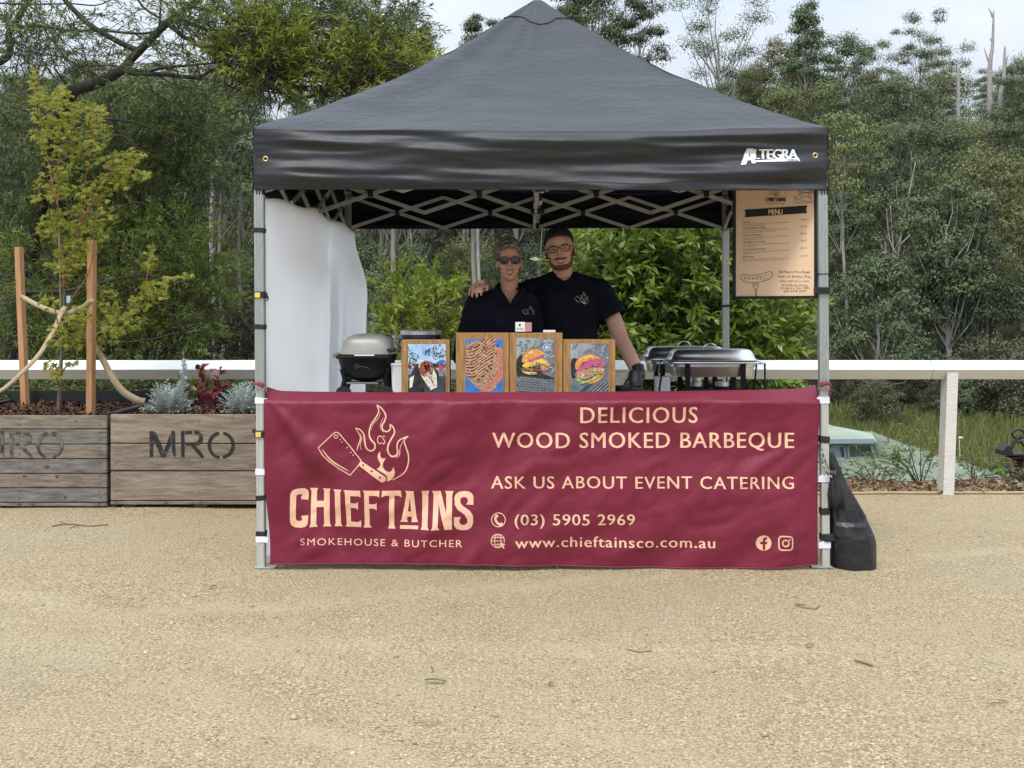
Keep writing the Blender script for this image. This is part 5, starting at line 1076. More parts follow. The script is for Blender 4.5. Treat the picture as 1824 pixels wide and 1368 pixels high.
# ---------------------------------------------------------------- timber planters
m_board = [M("weathered_board", (.115, .095, .075), (.33, .275, .22), scale=5, rough=.9, bump=.5, bscale=26, stretch=(1.2, 9, 9), lo=.3, hi=.72, bdist=.006, spec=.2), M("weathered_board_pale", (.15, .118, .09), (.39, .315, .25), scale=4, rough=.9, bump=.5, bscale=22, stretch=(1.1, 8, 8), lo=.3, hi=.72, bdist=.006, spec=.2), M("weathered_board_dark", (.10, .092, .082), (.27, .25, .22), scale=5, rough=.9, bump=.6, bscale=24, stretch=(1.3, 9, 9), lo=.3, hi=.7, bdist=.006, spec=.2)]
m_black = M("black_liner", (.012, .012, .013), rough=.5); m_nail = M("nail_head", (.03, .028, .027), rough=.6, metal=.5); m_knot = M("wood_knot", (.07, .052, .04), (.12, .09, .07), scale=60, rough=.9)
m_stencil = M("worn_black_stencil", (.018, .018, .02), (.10, .09, .08), scale=22, rough=.85, lo=.55, hi=.72); m_stencil2 = M("faded_black_stencil", (.03, .03, .03), (.17, .15, .13), scale=26, rough=.9, lo=.42, hi=.62)
m_mulch = LEAF("bark_mulch", (.035, .018, .011), (.15, .08, .045), None, trans=0, rough=.9, spec=.15, objvar=0); m_soil = M("dark_soil", (.03, .02, .014), (.06, .04, .028), scale=30, rough=1, bump=.8, bscale=50)
FDP = 7.7
def planter(xa, xb, boards, label, mats, letters, mstc):
    t = thing("timber_planter", ((xa+xb)/2, FDP+.6, 0), label, "planter"); zt = V(0, boards[0][0], FDP).z; w = xb-xa; g = 0
    for i, (ya, yb) in enumerate(boards):
        za, zb = V(0, ya, FDP).z, V(0, yb, FDP).z; dy = rnd.uniform(-.002, .002)
        b = MB().box(((xa+xb)/2, FDP+.011+dy, (za+zb)/2), (w-.006, .022, za-zb-.003), rot=Euler((0, rnd.uniform(-.0015, .0015), 0)), bev=.003).build("board", mats[i % len(mats)], t)
        MB().box(((xa+xb)/2, FDP+1.189, (za+zb)/2), (w-.006, .022, za-zb-.003)).build("board", mats[i % len(mats)], t)
        for x in (xa+.013, xb-.013): MB().box((x, FDP+.6, (za+zb)/2-.002), (.022, 1.154, za-zb-.008)).build("board", mats[(i+1) % len(mats)], t)
        mb = MB()
        for x in (xa+.045, xb-.05, (xa+xb)/2+.01):
            for z in ((za*.75+zb*.25), (za*.3+zb*.7)):
                c = Vector((x+rnd.uniform(-.006, .006), FDP+dy-.0005, z)); mb.add([c+Vector((.0042*math.cos(a), -.0008, .0042*math.sin(a))) for a in [k*math.pi/4 for k in range(8)]], [list(range(8))])
        mb.build("nails", m_nail, b)
        if rnd.random() < .75:
            for _ in range(rnd.choice((1, 2))):
                c = Vector((rnd.uniform(xa+.1, xb-.1), FDP+dy-.0012, rnd.uniform(zb+.015, za-.015))); rx, rz = rnd.uniform(.010, .022), rnd.uniform(.006, .013)
                MB().add([c+Vector((rx*math.cos(a)*(1+.2*math.sin(3*a)), 0, rz*math.sin(a))) for a in [k*math.pi/8 for k in range(16)]], [list(range(16))]).build("knot", m_knot, b)
    for x in (xa+.12, (xa+xb)/2, xb-.12): MB().box((x, FDP+.6, .028), (.09, 1.12, .056)).build("bearer", m_board[2], t)
    MB().box(((xa+xb)/2, FDP+.6, zt-.06), (w-.06, 1.14, .03)).build("soil", m_soil, t)
    lz = zt-.012
    mb = MB(); mb.box(((xa+xb)/2, FDP+1.165, lz+.035), (w-.07, .012, .11)); mb.build("liner", m_black, t)
    for x in (xa+.02, xb-.02): MB().box((x, FDP+.6, lz+.014), (.034, 1.12, .016)).build("liner", m_black, t)
    n = 2600; P_ = np.stack([xa+.04+nr.random(n)*(w-.08), FDP+.03+nr.random(n)*1.12, np.full(n, zt-.043)+nr.random(n)*.03], 1); d = rdir(n); d[:, 2] *= .35; u = rdir(n)*.5+np.array([0, 0, 1.])
    v, f = leaves(P_, d, u, .02+.05*nr.random(n), .012+.014*nr.random(n), 0); m = from_np("mulch", v, f, m_mulch, t); m['kind'] = 'stuff'
    for pl, h in letters: Flat().poly(pl, h).refine(9).build("stencil_letter", lambda x, y: Vector(((x-HX)/F*FDP, FDP-.0035, CAMZ-(y-HY)/F*FDP)), mstc, t)
    return t, zt
c3 = lambda pts, dx=0, dy=0: [(p[0]*.27412+dx, 600+p[1]*.27412+dy) for p in pts]
def arc_(cx, cy, rx, ry, a0, a1, th, n=14):
    A = [math.radians(a0+(a1-a0)*i/n) for i in range(n+1)]
    return [(cx+rx*math.cos(a), cy-ry*math.sin(a)) for a in A]+[(cx+(rx-th)*math.cos(a), cy-(ry-th*.8)*math.sin(a)) for a in A[::-1]]
MROs = [[(972,612),(996,610),(996,778),(974,780)], [(998,612),(1012,620),(1066,740),(1054,782),(1048,780),(998,668)], [(1112,612),(1136,610),(1142,780),(1128,770),(1118,740)], [(1068,735),(1108,628),(1110,700),(1072,782),(1058,780)],
 [(1176,612),(1198,612),(1200,780),(1178,782)], [(1203,612),(1248,610),(1248,628),(1203,630)], [(1262,610),(1295,614),(1318,640),(1318,670),(1298,698),(1268,706),(1300,740),(1328,778),(1312,790),(1285,760),(1240,706),(1206,704),(1206,688),(1260,690),(1290,672),(1296,648),(1285,632),(1262,628)],
 arc_(1437,703,88,90,100,262,22), arc_(1438,703,88,88,-82,80,22)]
xr0, xl1 = (196-HX)/F*FDP, (191-HX)/F*FDP
plR, ZP = planter(xr0, xr0+1.2, [(738,789.3),(790.5,838.3),(839.7,891.5),(892.4,899)], "weathered timber planter of wide boards stencilled in crisp black, directly left of the stall", [m_board[1], m_board[0]], [(c3(p), ()) for p in MROs], m_stencil)
plL, _ = planter(xl1-1.2, xl1, [(740,764),(764.8,791),(791.8,817),(817.8,843),(843.8,869),(869.8,894.5),(895.4,902)], "weathered timber planter of narrow boards with faded stencil at the far left", [m_board[0], m_board[2]], [(c3(p, -305, .5), ()) for p in MROs], m_stencil2)
# ---------------------------------------------------------------- Japanese maple with its stakes and ties
m_mbark = M("maple_bark", (.14, .085, .065), (.22, .14, .10), scale=40, rough=.8); m_mred = M("maple_red_stem", (.28, .085, .05), (.36, .13, .07), scale=30, rough=.6); m_mleaf = LEAF("maple_leaf", (.19, .21, .02), (.34, .34, .04), (.26, .27, .028), trans=.4, rough=.5, objvar=0, nscale=2.5); m_cane = M("bamboo_cane", (.20, .21, .14), (.28, .28, .20), scale=40, rough=.6)
MD_ = 8.15; mp_ = lambda x, y, d=0: V(x, y, MD_+d)
maple = thing("japanese_maple", (V(105, 0, MD_).x, MD_, ZP-.05), "slender yellow green maple with red stems staked in the left planter", "tree")
mb = MB().tube(catmull([mp_(104, 742), mp_(106, 700), mp_(110, 620), mp_(113, 560), mp_(114, 515)], 5), [.016-.006*i/20 for i in range(21)], 8)
mb.build("trunk", m_mbark, maple, smooth_=True)
stems = [[(114,520,0),(110,450,0),(103,380,.05),(105,300,.05),(108,230,.05),(112,160,.05)], [(114,512,0),(128,455,-.05),(140,410,-.1),(150,330,-.12),(165,260,-.15),(172,200,-.15)], [(104,370,.05),(90,310,.1),(75,230,.12),(68,180,.12),(65,130,.12)], [(140,400,-.1),(165,360,-.1),(178,330,-.1),(215,290,-.15),(240,300,-.15)], [(113,560,0),(130,530,-.1),(160,480,-.15),(170,400,-.2),(178,350,-.2)], [(112,590,0),(150,600,.1),(215,575,.2),(245,545,.2),(255,510,.2),(290,495,.2),(325,492,.2)], [(110,620,0),(100,560,-.2),(92,520,-.2)], [(255,520,.2),(265,480,.2),(268,450,.2)], [(106,690,0),(98,668,-.1),(88,660,-.1)], [(107,670,0),(120,650,-.15),(130,648,-.15)], [(106,300,.05),(88,330,.0),(78,345,0)]]
for s_ in stems:
    P_ = catmull([mp_(x, y, d) for x, y, d in s_], 4); MB().tube(P_, [.0065*(1-.8*i/(len(P_)-1)) for i in range(len(P_))], 6).build("branch", m_mred, maple, smooth_=True)
mclus = [(62,150,18,30,26),(72,190,22,30,34),(80,235,26,28,34),(112,172,18,22,34),(118,200,34,24,55),(150,186,12,10,12),(100,240,34,28,55),(140,235,30,30,50),(172,205,20,18,34),(182,240,18,26,34),(150,275,34,26,50),(105,285,34,26,45),(90,330,32,28,50),(130,330,34,26,45),(215,290,30,22,60),(240,275,16,12,20),(205,320,34,18,55),(250,312,18,10,18),(172,345,26,20,40),(100,395,26,24,44),(85,408,18,16,30),(140,390,28,26,44),(185,390,26,22,34),(120,445,22,20,34),(150,440,22,20,30),(118,478,24,16,30),(175,420,14,14,14),(98,472,16,8,10),(145,465,18,14,20),(268,450,8,14,10),(268,470,12,10,12),(275,520,26,20,50),(250,540,24,16,28),(300,495,14,6,8),(330,492,12,5,7),(195,540,20,24,26),(210,575,30,22,40),(190,600,26,14,24),(235,570,20,16,20),(120,585,30,26,40),(135,560,22,16,22),(100,600,24,20,26),(125,610,26,16,24),(92,655,16,12,18),(100,668,10,8,8),(128,648,12,6,8),(60,350,10,6,5),(85,540,20,12,12),(155,560,18,14,12)]
cen = []
for x, y, rx, ry, n in mclus:
    for _ in range(int(n*1.7)):
        a, r_ = rnd.random()*6.283, math.sqrt(rnd.random()); cen.append(mp_(x+rx*r_*math.cos(a), y+ry*r_*math.sin(a), rnd.uniform(-.28, .28)))
cen = np.array(cen); n = len(cen); up = np.array([0, -.45, 1.0])+.55*nr.normal(size=(n, 3)); up /= np.linalg.norm(up, axis=1, keepdims=True); hd = rdir(n); hd[:, 2] -= .5; hd -= up*np.sum(hd*up, 1, keepdims=True); hd /= np.linalg.norm(hd, axis=1, keepdims=True); sd_ = np.cross(up, hd); sz = .026+.018*nr.random(n)
V_, F_ = [], []
for ang, k in ((0, 1.0), (38, .92), (-38, .92), (82, .68), (-82, .68)):
    a = math.radians(ang); d = hd*math.cos(a)+sd_*math.sin(a); s2 = np.cross(up, d); l = (sz*k)[:, None]
    V_.append(np.stack([cen, cen+d*l*.4+s2*l*.2, cen+d*l-up*l*.25, cen+d*l*.4-s2*l*.2], 1))
vv_ = np.stack(V_, 1).reshape(-1, 3)
tri = np.arange(len(vv_)).reshape(-1, 4)
from_np("crown", vv_, tri, m_mleaf, maple)
MB().tube([mp_(108, 738, -.02), mp_(109, 600, -.025), mp_(107, 500, -.02), mp_(105, 420, .0)], .0055, 6).build("cane", m_cane, maple, smooth_=True)
MB().box(mp_(122, 533, -.05), (.028, .002, .05)).build("plant_tag", M("blue_tag", (.35, .55, .75), rough=.3), maple)
MB().tube([mp_(103, 694, -.02)+Vector((.022*math.cos(a), .022*math.sin(a), 0)) for a in [i*.7 for i in range(10)]], .003, 5).build("green_tie", M("green_tape", (.03, .22, .15), rough=.5), maple)
m_stake = M("hardwood_stake", (.42, .21, .09), (.52, .29, .14), scale=6, rough=.75, bump=.2, bscale=30, stretch=(8, 8, .7))
def stake(a, b, w, label): 
    o = MB().bar(a, b, w, w*.9, up=(.35, 1, 0)).build("tree_stake", m_stake, loc=a); tag(o, label, "stake")
stake(V(45, 724, 8.75), V(33.5, 440, 8.75), .048, "square timber stake left of the maple, leaning and shorter in view"); stake(V(161.5, 742, 8.08), V(164, 428, 8.08), .048, "square timber stake right of the maple, upright")
m_hess = M("hessian_webbing", (.36, .28, .17), (.46, .37, .24), scale=120, rough=.95, bump=.4, bscale=200)
def webbing(pts, w, label, ws=None):
    P_ = catmull(pts, 6); mb = MB(); v_ = []
    for i, p in enumerate(P_):
        d = (P_[min(i+1, len(P_)-1)]-P_[max(i-1, 0)]).normalized(); s_ = d.cross(Vector((0, -1, .15))).normalized()*w/2*(ws(i/(len(P_)-1)) if ws else 1); v_ += [p+s_, p-s_]
    mb.add(v_, [(2*i, 2*i+1, 2*i+3, 2*i+2) for i in range(len(P_)-1)]); solid(tag(mb.build("tree_tie", m_hess, loc=P_[0], smooth_=True), label, "tie"), .003, 0)
webbing([V(36, 528, 8.72), V(44, 531, 8.70), V(60, 540, 8.5), V(85, 551, 8.25), V(106, 557, 8.11), V(113, 557, 8.10)], .034, "hessian tie sagging from the left stake to the maple's stem")
webbing([V(167, 537, 8.05), V(160, 536, 8.05), V(150, 545, 8.06), V(135, 552, 8.08), V(118, 558, 8.10), V(106, 553, 8.12)], .034, "hessian tie from the right stake curling round the maple's stem")
webbing([V(117, 546, 8.09), V(108, 560, 8.05), V(95, 590, 7.95), V(72, 628, 7.85), V(45, 658, 7.80), V(10, 690, 7.78), V(-12, 702, 7.78)], .045, "long loose hessian end slanting down to the left in front of the planter", lambda t: .8-.25*t)
webbing([V(128, 565, 8.12), V(145, 590, 8.2), V(165, 612, 8.2), V(180, 635, 8.15), V(200, 672, 8.1), V(220, 698, 8.1), V(245, 713, 8.12), V(258, 716, 8.15)], .05, "loose hessian end falling behind the right stake onto the mulch", lambda t: .75+.35*t)
# ---------------------------------------------------------------- small planter plants
m_silver = LEAF("silver_leaf", (.42, .48, .45), (.62, .68, .66), None, trans=.15, rough=.8, spec=.2, objvar=.05); m_redleaf = LEAF("dark_red_leaf", (.085, .008, .012), (.20, .025, .03), (.14, .03, .02), trans=.3, rough=.35, spec=.5, objvar=0, nscale=8); m_lime = LEAF("lime_leaf", (.13, .19, .02), (.26, .32, .03), None, trans=.35, objvar=0); m_stem = M("plant_stem", (.10, .09, .05), (.16, .14, .08), scale=40, rough=.8); m_redstem = M("red_stem", (.16, .03, .03), rough=.6)
def silver(px, py, w, h, D, n, label, tall=None):
    base = V(px, 0, D); base.z = ZP-.05; t = thing("dusty_miller", base, label, "plant"); s_ = D/F; mb = MB(); parts = []
    for k in range(n):
        a = rnd.random()*6.283; e = rnd.uniform(.1, 1.25); R = rnd.uniform(.55, 1); d = Vector((math.cos(a)*math.cos(e)*w*s_, math.sin(a)*math.cos(e)*w*s_*.8, math.sin(e)*h*s_))*R; tip = base+Vector((0, 0, .02))+d
        mid = base+d*.5+Vector((0, 0, .02)); P_ = [base, mid, tip]
        if k % 3 == 0: mb.tube(P_, [.003, .0025, .001], 4)
        nl = 15; tt = np.array([.35+.65*i/(nl-1) for i in range(nl)]); pos = np.array([list(base.lerp(tip, t_)+Vector((0, 0, .02*math.sin(t_*3)))) for t_ in tt]); dn = np.array(d.normalized()); sides = np.where(np.arange(nl) % 2 == 0, 1., -1.)[:, None]
        sv = np.cross(dn, [0, 0, 1.]); sv /= np.linalg.norm(sv)+1e-6; dirs = dn*.55+sv*sides*.8+.25*nr.normal(size=(nl, 3)); parts.append(leaves(pos, dirs, np.tile(np.cross(sv, dn), (nl, 1))+.3*nr.normal(size=(nl, 3)), .018+.016*nr.random(nl), .0065, .15))
    if tall:
        x, y0, y1 = tall; a, b = V(x-3, y0, D), V(x, y1, D); mb.tube([base, a, b], [.005, .005, .003], 5); nl = 120; tt = nr.random(nl); pos = np.array([list(a.lerp(b, t_)) for t_ in tt]); dirs = rdir(nl); dirs[:, 2] = np.abs(dirs[:, 2])*.6+.2; parts.append(leaves(pos, dirs, rdir(nl), (.05-.025*tt), .009, .2))
    v, f = cat(parts); from_np("foliage", v, f, m_silver, t); mb.build("stem", m_silver, t)
silver(300, 0, 56, 62, 8.0, 150, "silver leaved dusty miller with one tall flower stem, left of the red shrub", (329, 690, 641)); silver(432, 0, 50, 66, 7.98, 130, "silver leaved dusty miller right of the red shrub, against the stall leg")
def shrub_small(name, px, D, stems, leafn, ll, lw, mat, smat, label, droop=0):
    base = V(px, 0, D); base.z = ZP-.05; t = thing(name, base, label, "plant"); parts = []; mb = MB()
    for sx_, sy_, dd in stems:
        tip = V(sx_, sy_, D+dd); P_ = catmull([base+Vector((rnd.uniform(-.02, .02), 0, 0)), base.lerp(tip, .5)+Vector((rnd.uniform(-.02, .02), 0, .02)), tip], 4); mb.tube(P_, [.004*(1-.6*i/(len(P_)-1)) for i in range(len(P_))], 5)
        n = leafn; tt = np.sort(.35+.65*nr.random(n)**.6); pos = np.array([list(P_[min(len(P_)-1, int(q*(len(P_)-1)+.5))]) for q in tt]); a = nr.random(n)*6.283; dirs = np.stack([np.cos(a), np.sin(a)*.8, .35+.9*nr.random(n)-droop], 1); parts.append(leaves(pos, dirs, rdir(n)*.4+np.array([0, -.6, .8]), ll*(.6+.5*nr.random(n)), lw*(.8+.4*nr.random(n)), .2))
    v, f = cat(parts); from_np("foliage", v, f, mat, t); mb.build("stem", smat, t)
shrub_small("red_shrub", 372, 8.1, [(355,658,0),(362,670,.05),(392,662,.03),(350,690,-.05),(398,690,.02),(365,700,.04),(385,705,-.05)], 9, .085, .042, m_redleaf, m_redstem, "dark red leaved shrub between the two silver plants")
shrub_small("lime_shrub", 345, 8.7, [(300,678,0),(320,672,.05),(345,676,.05),(370,672,0),(388,680,.03),(335,690,-.05),(360,690,-.05)], 46, .035, .016, m_lime, m_stem, "small lime green shrub behind the red shrub in the planter")
# ---------------------------------------------------------------- near trees and bushes behind the fence
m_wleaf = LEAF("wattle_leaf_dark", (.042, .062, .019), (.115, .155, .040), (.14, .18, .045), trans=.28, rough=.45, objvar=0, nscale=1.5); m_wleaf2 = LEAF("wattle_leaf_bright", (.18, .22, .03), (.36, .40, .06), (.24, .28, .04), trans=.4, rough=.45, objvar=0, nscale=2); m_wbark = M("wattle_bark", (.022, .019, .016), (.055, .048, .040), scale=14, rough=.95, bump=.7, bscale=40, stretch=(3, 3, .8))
def sprays(C, Dv, L_, n, ll, lw, droop=.25, spread=.75):
    """K leafy twigs: centres C (K,3), directions Dv (K,3); n leaves on each"""
    C, Dv = np.asarray(C), np.asarray(Dv); K = len(C); Dv = Dv/np.linalg.norm(Dv, axis=1, keepdims=True); L_ = np.broadcast_to(L_, K); t_ = nr.random((K, n))
    pos = C[:, None]+Dv[:, None]*(t_*L_[:, None])[..., None]; pos[..., 2] -= (t_**2*L_[:, None]*droop); pos += nr.normal(size=pos.shape)*.012
    dirs = Dv[:, None]*.7+nr.normal(size=pos.shape)*spread*.6; dirs[..., 2] -= droop*.8
    N_ = K*n; return leaves(pos.reshape(-1, 3), dirs.reshape(-1, 3), rdir(N_)*.7+np.array([0, -.3, .7]), ll*(.6+.7*nr.random(N_)), lw*(.7+.6*nr.random(N_)), .12)
def cloud(regs, D, dd, dens, L_, n, ll, lw, out=None, droop=.25, dz=0):
    C, Dv = [], []
    for x, y, rx, ry, k in regs:
        for _ in range(int(k*dens)):
            a, r_ = rnd.random()*6.283, math.sqrt(rnd.random()); p = V(x+rx*r_*math.cos(a), y+ry*r_*math.sin(a), D+rnd.uniform(-dd, dd)); d = Vector((math.cos(a)*r_, rnd.uniform(-.8, .5), -math.sin(a)*r_*.6+.15))+Vector((rnd.uniform(-.6, .6), rnd.uniform(-.6, .6), rnd.uniform(-.3, .6))); C.append(p); Dv.append(d)
    return C, Dv, sprays(C, Dv, L_, n, ll, lw, droop)
def twigs(mb, C, Dv, L_, r=.004, back=.6):
    for c, d in zip(C, Dv): d = Vector(d).normalized(); c = Vector(c); mb.tube([c-d*L_*back+Vector((0, 0, -.06)), c, c+d*L_*.9-Vector((0, 0, L_*.2))], [r, r*.8, r*.3], 4, cap=False)
def px_limb(mb, pts, D, r0, r1, n=8):
    P_ = catmull([V(p[0], p[1], D+(p[2] if len(p) > 2 else 0)) for p in pts], 4); m_ = len(P_)-1
    P_ = [p+Vector((.02*noise.noise(p*3), 0, .02*noise.noise(p*3+Vector((5, 0, 0))))) for p in P_]; mb.tube(P_, [r0+(r1-r0)*i/m_ for i in range(m_+1)], n); return P_
WDp = 11.6
wt = thing("wattle_tree", (V(40, 0, WDp).x, WDp, terrain(V(40, 0, WDp).x, WDp)), "spreading dark barked wattle whose limbs reach over the planters toward the stall roof", "tree")
gzw = HY+(CAMZ-terrain(V(20, 0, WDp).x, WDp)+.1)*F/WDp
mb = MB(); px_limb(mb, [(20, gzw, 1.3), (25, 640, 1.3), (50, 480, 1.3), (85, 300, 1.1), (110, 200, .4), (131, 161)], WDp, .11, .060, 10); mb.build("trunk", m_wbark, wt, smooth_=True)
big = [([(131,161),(180,145),(219,124),(235,105),(252,88),(282,55),(310,30),(353,3),(420,-40)], .060, .028), ([(219,124),(240,131),(277,131),(348,139),(375,128),(403,116),(440,108)], .030, .010), ([(219,124),(255,126),(290,122),(350,117),(398,113)], .024, .008), ([(105,-15),(125,12),(160,45),(200,68),(232,84),(246,90)], .026, .030), ([(33,48),(60,46),(85,50),(125,57),(190,55),(250,59),(282,57)], .016, .012), ([(-12,114),(4,108),(18,92),(16,60),(33,33),(48,5),(58,-20)], .038, .030), ([(300,45),(330,65),(360,85),(390,108),(440,135),(480,150)], .024, .008), ([(340,12),(400,30),(450,48),(500,60)], .020, .007), ([(310,30),(380,55),(470,85),(560,95),(640,70),(690,45)], .022, .006), ([(390,110),(450,140),(520,155),(600,148),(660,130)], .016, .005), ([(400,125),(440,150),(500,168),(580,170),(650,172)], .012, .004), ([(282,55),(285,20),(288,-20)], .014, .010), ([(240,-10),(255,12),(280,30),(288,40)], .012, .010), ([(0,6),(60,8),(120,6),(170,8),(205,-4)], .010, .006), ([(350,139),(400,150),(440,165),(470,168)], .010, .004), ([(277,131),(310,150),(360,160),(420,163)], .008, .003), ([(560,95),(610,60),(650,20),(680,5)], .010, .004), ([(520,155),(560,120),(600,100),(650,95)], .010, .004), ([(131,161),(110,140),(95,120)], .02, .008), ([(85,300),(180,255),(215,240),(245,265),(285,280)], .022, .006), ([(60,420),(120,400),(190,385),(240,360),(280,378)], .022, .006), ([(40,520),(120,518),(200,500),(260,490),(330,505)], .02, .006), ([(28,600),(120,600),(220,610),(330,590),(400,560)], .018, .005), ([(110,210),(180,210),(250,220),(320,260)], .02, .006)]
for pts, r0, r1 in big: mb = MB(); px_limb(mb, pts, WDp, r0, r1); mb.build("branch", m_wbark, wt, smooth_=True)
regU = [(60,75,70,45,20),(20,60,40,40,10),(140,95,60,32,10),(195,100,26,24,4),(100,40,30,24,4),(238,36,26,30,3),(335,22,50,26,10),(395,40,60,36,20),(450,15,60,26,16),(340,85,50,24,6),(310,150,60,20,4),(400,95,50,36,12),(520,20,50,30,12),(600,22,60,34,24),(665,25,45,34,22),(690,65,40,30,16),(550,40,40,40,10),(280,100,40,20,4)]
regY = [(445,65,50,40,22),(485,105,50,40,26),(450,105,36,28,14),(505,50,36,36,12),(480,140,40,22,10),(560,120,40,34,14),(620,110,50,36,24),(675,105,50,34,26),(715,120,26,26,14),(640,140,60,22,14),(560,152,40,14,5)]
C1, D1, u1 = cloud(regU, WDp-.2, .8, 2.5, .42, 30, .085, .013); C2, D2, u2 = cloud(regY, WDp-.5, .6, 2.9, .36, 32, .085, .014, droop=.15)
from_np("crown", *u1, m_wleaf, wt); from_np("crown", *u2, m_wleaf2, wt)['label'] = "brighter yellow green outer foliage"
mb = MB(); twigs(mb, C1, D1, .45, .004, .9); twigs(mb, C2, D2, .45, .004, 1.1); o = mb.build("twigs", m_wbark, wt); o['kind'] = 'stuff'
def bushy(name, base, label, regs, D, dd, dens, L_, n, ll, lw, lm, bm_, catg="tree", limbs=6, droop=.25, r=.05, extra=None):
    t = thing(name, base, label, catg); base = Vector(base); C, Dv, u = cloud(regs, D, dd, dens, L_, n, ll, lw, droop=droop); from_np("crown", *u, lm, t)
    mb = MB(); cs = [V(x, y, D) for x, y, *_ in regs]; top = base.lerp(sum(cs, Vector())/len(cs), .45); mb.tube([base, base.lerp(top, .5)+Vector((.05, 0, 0)), top], [r, r*.8, r*.6], 8); mb.build("trunk", bm_, t, smooth_=True)
    for c in cs[:limbs]: mb = MB(); mb.tube(catmull([top, top.lerp(c, .5)+Vector((rnd.uniform(-.15, .15), 0, .1)), c], 4), [r*.45*(1-.8*i/8) for i in range(9)], 6); mb.build("branch", bm_, t, smooth_=True)
    mb = MB(); twigs(mb, C[::2], Dv[::2], L_, .004, .8); mb.build("twigs", bm_, t)['kind'] = 'stuff'; return t
regD = [(45,200,60,60,30),(30,300,50,70,34),(40,420,55,70,36),(30,540,45,70,30),(60,620,70,40,24),(130,200,60,40,22),(210,215,60,45,30),(290,200,60,40,26),(350,205,45,40,18),(230,280,60,55,40),(310,270,60,55,40),(350,330,36,60,22),(280,350,60,50,36),(150,300,60,60,30),(330,240,50,40,20),(200,370,60,60,34),(120,380,60,60,30)]
tx = V(180, 0, 13.2).x; bushy("wattle_tree", (tx, 13.2, terrain(tx, 13.2)), "dense dark wattle filling the view behind the maple's upper crown", regD, 13.2, .9, 2.5, .45, 30, .085, .014, m_wleaf, m_wbark, limbs=17, r=.1)
regE = [(250,440,60,50,36),(320,430,45,50,30),(180,460,60,60,34),(90,480,60,60,30),(340,490,45,50,30),(270,520,60,50,36),(200,560,60,50,30),(100,570,60,50,28),(330,560,50,50,30),(380,540,25,50,14),(280,610,70,40,30),(180,630,70,30,22),(60,640,60,40,18),(370,490,20,40,10)]
tx = V(240, 0, 12.4).x; bushy("wattle_tree", (tx, 12.4, terrain(tx, 12.4)), "mid green bushy wattle behind the maple's lower branches and the white rail", regE, 12.4, .7, 2.2, .42, 30, .08, .013, LEAF("wattle_leaf_mid", (.085, .12, .028), (.20, .25, .05), (.17, .22, .04), trans=.35, objvar=0, nscale=1.5), m_wbark, limbs=14, r=.07)
regF = [(400,600,50,40,22),(440,630,40,36,16),(370,640,40,30,14),(430,580,30,30,10),(455,600,20,40,8)]
tx = V(420, 0, 13.8).x; bushy("grey_shrub", (tx, 13.8, terrain(tx, 13.8)), "dull grey green shrub behind the white rail just left of the stall", regF, 13.8, .6, 3.2, .4, 30, .06, .016, LEAF("dull_leaf", (.045, .055, .032), (.09, .10, .055), (.07, .06, .04), trans=.25, objvar=0, nscale=1.5), m_wbark, "shrub", 5, r=.04)
regL = [(30,700,50,22,14),(110,700,60,22,16),(200,700,60,22,16),(290,700,60,22,14),(380,700,50,24,14),(450,700,40,24,10),(520,680,50,30,10)]
tx = V(200, 0, 11.0).x; bushy("low_shrub", (tx, 11.0, terrain(tx, 11.0)), "low dark green shrubbery under the white rail behind the planters", regL, 11.0, .5, 3.0, .35, 26, .07, .014, m_wleaf, m_wbark, "shrub", 7, r=.03)
# the broad-leaved bush behind the stall
m_bush = LEAF("bush_leaf", (.12, .175, .025), (.29, .38, .06), (.17, .24, .035), trans=.35, rough=.35, spec=.5, objvar=0, nscale=1.6)
regB = [(1070,470,50,50,40),(1130,450,60,45,44),(1200,445,60,45,44),(1270,450,50,45,36),(1310,470,40,50,30),(1340,560,50,36,34),(1380,560,40,26,24),(1330,620,50,50,34),(1250,520,60,60,46),(1170,530,60,60,46),(1090,540,50,60,40),(1060,600,40,50,26),(1120,620,60,50,34),(1200,620,60,50,34),(1280,620,50,50,30),(1360,640,40,40,20),(1300,690,70,30,16),(1200,690,80,30,16),(1100,690,60,30,14),(1250,400,70,30,18),(1150,400,70,30,18)]
tx = V(1210, 0, 11.2).x; bushy("broadleaf_bush", (tx, 11.2, terrain(tx, 11.2)), "large glossy bright green bush behind the stall's right side", regB, 11.2, .7, 1.75, .34, 22, .108, .038, m_bush, m_wbark, "bush", 21, droop=.05, r=.05)
regS = [(720,560,24,30,14),(760,545,30,40,18),(745,590,34,24,12),(790,560,22,30,8),(712,520,10,24,5),(735,620,40,40,8),(775,620,40,40,8)]
tx = V(755, 0, 11.5).x; bushy("young_bush", (tx, 11.5, terrain(tx, 11.5)), "small yellow green bush seen behind the cooking pot", regS, 11.5, .4, 1.7, .32, 20, .10, .026, LEAF("young_leaf", (.17, .22, .025), (.34, .40, .06), None, trans=.4, objvar=0), m_wbark, "bush", 7, droop=-.1, r=.03)
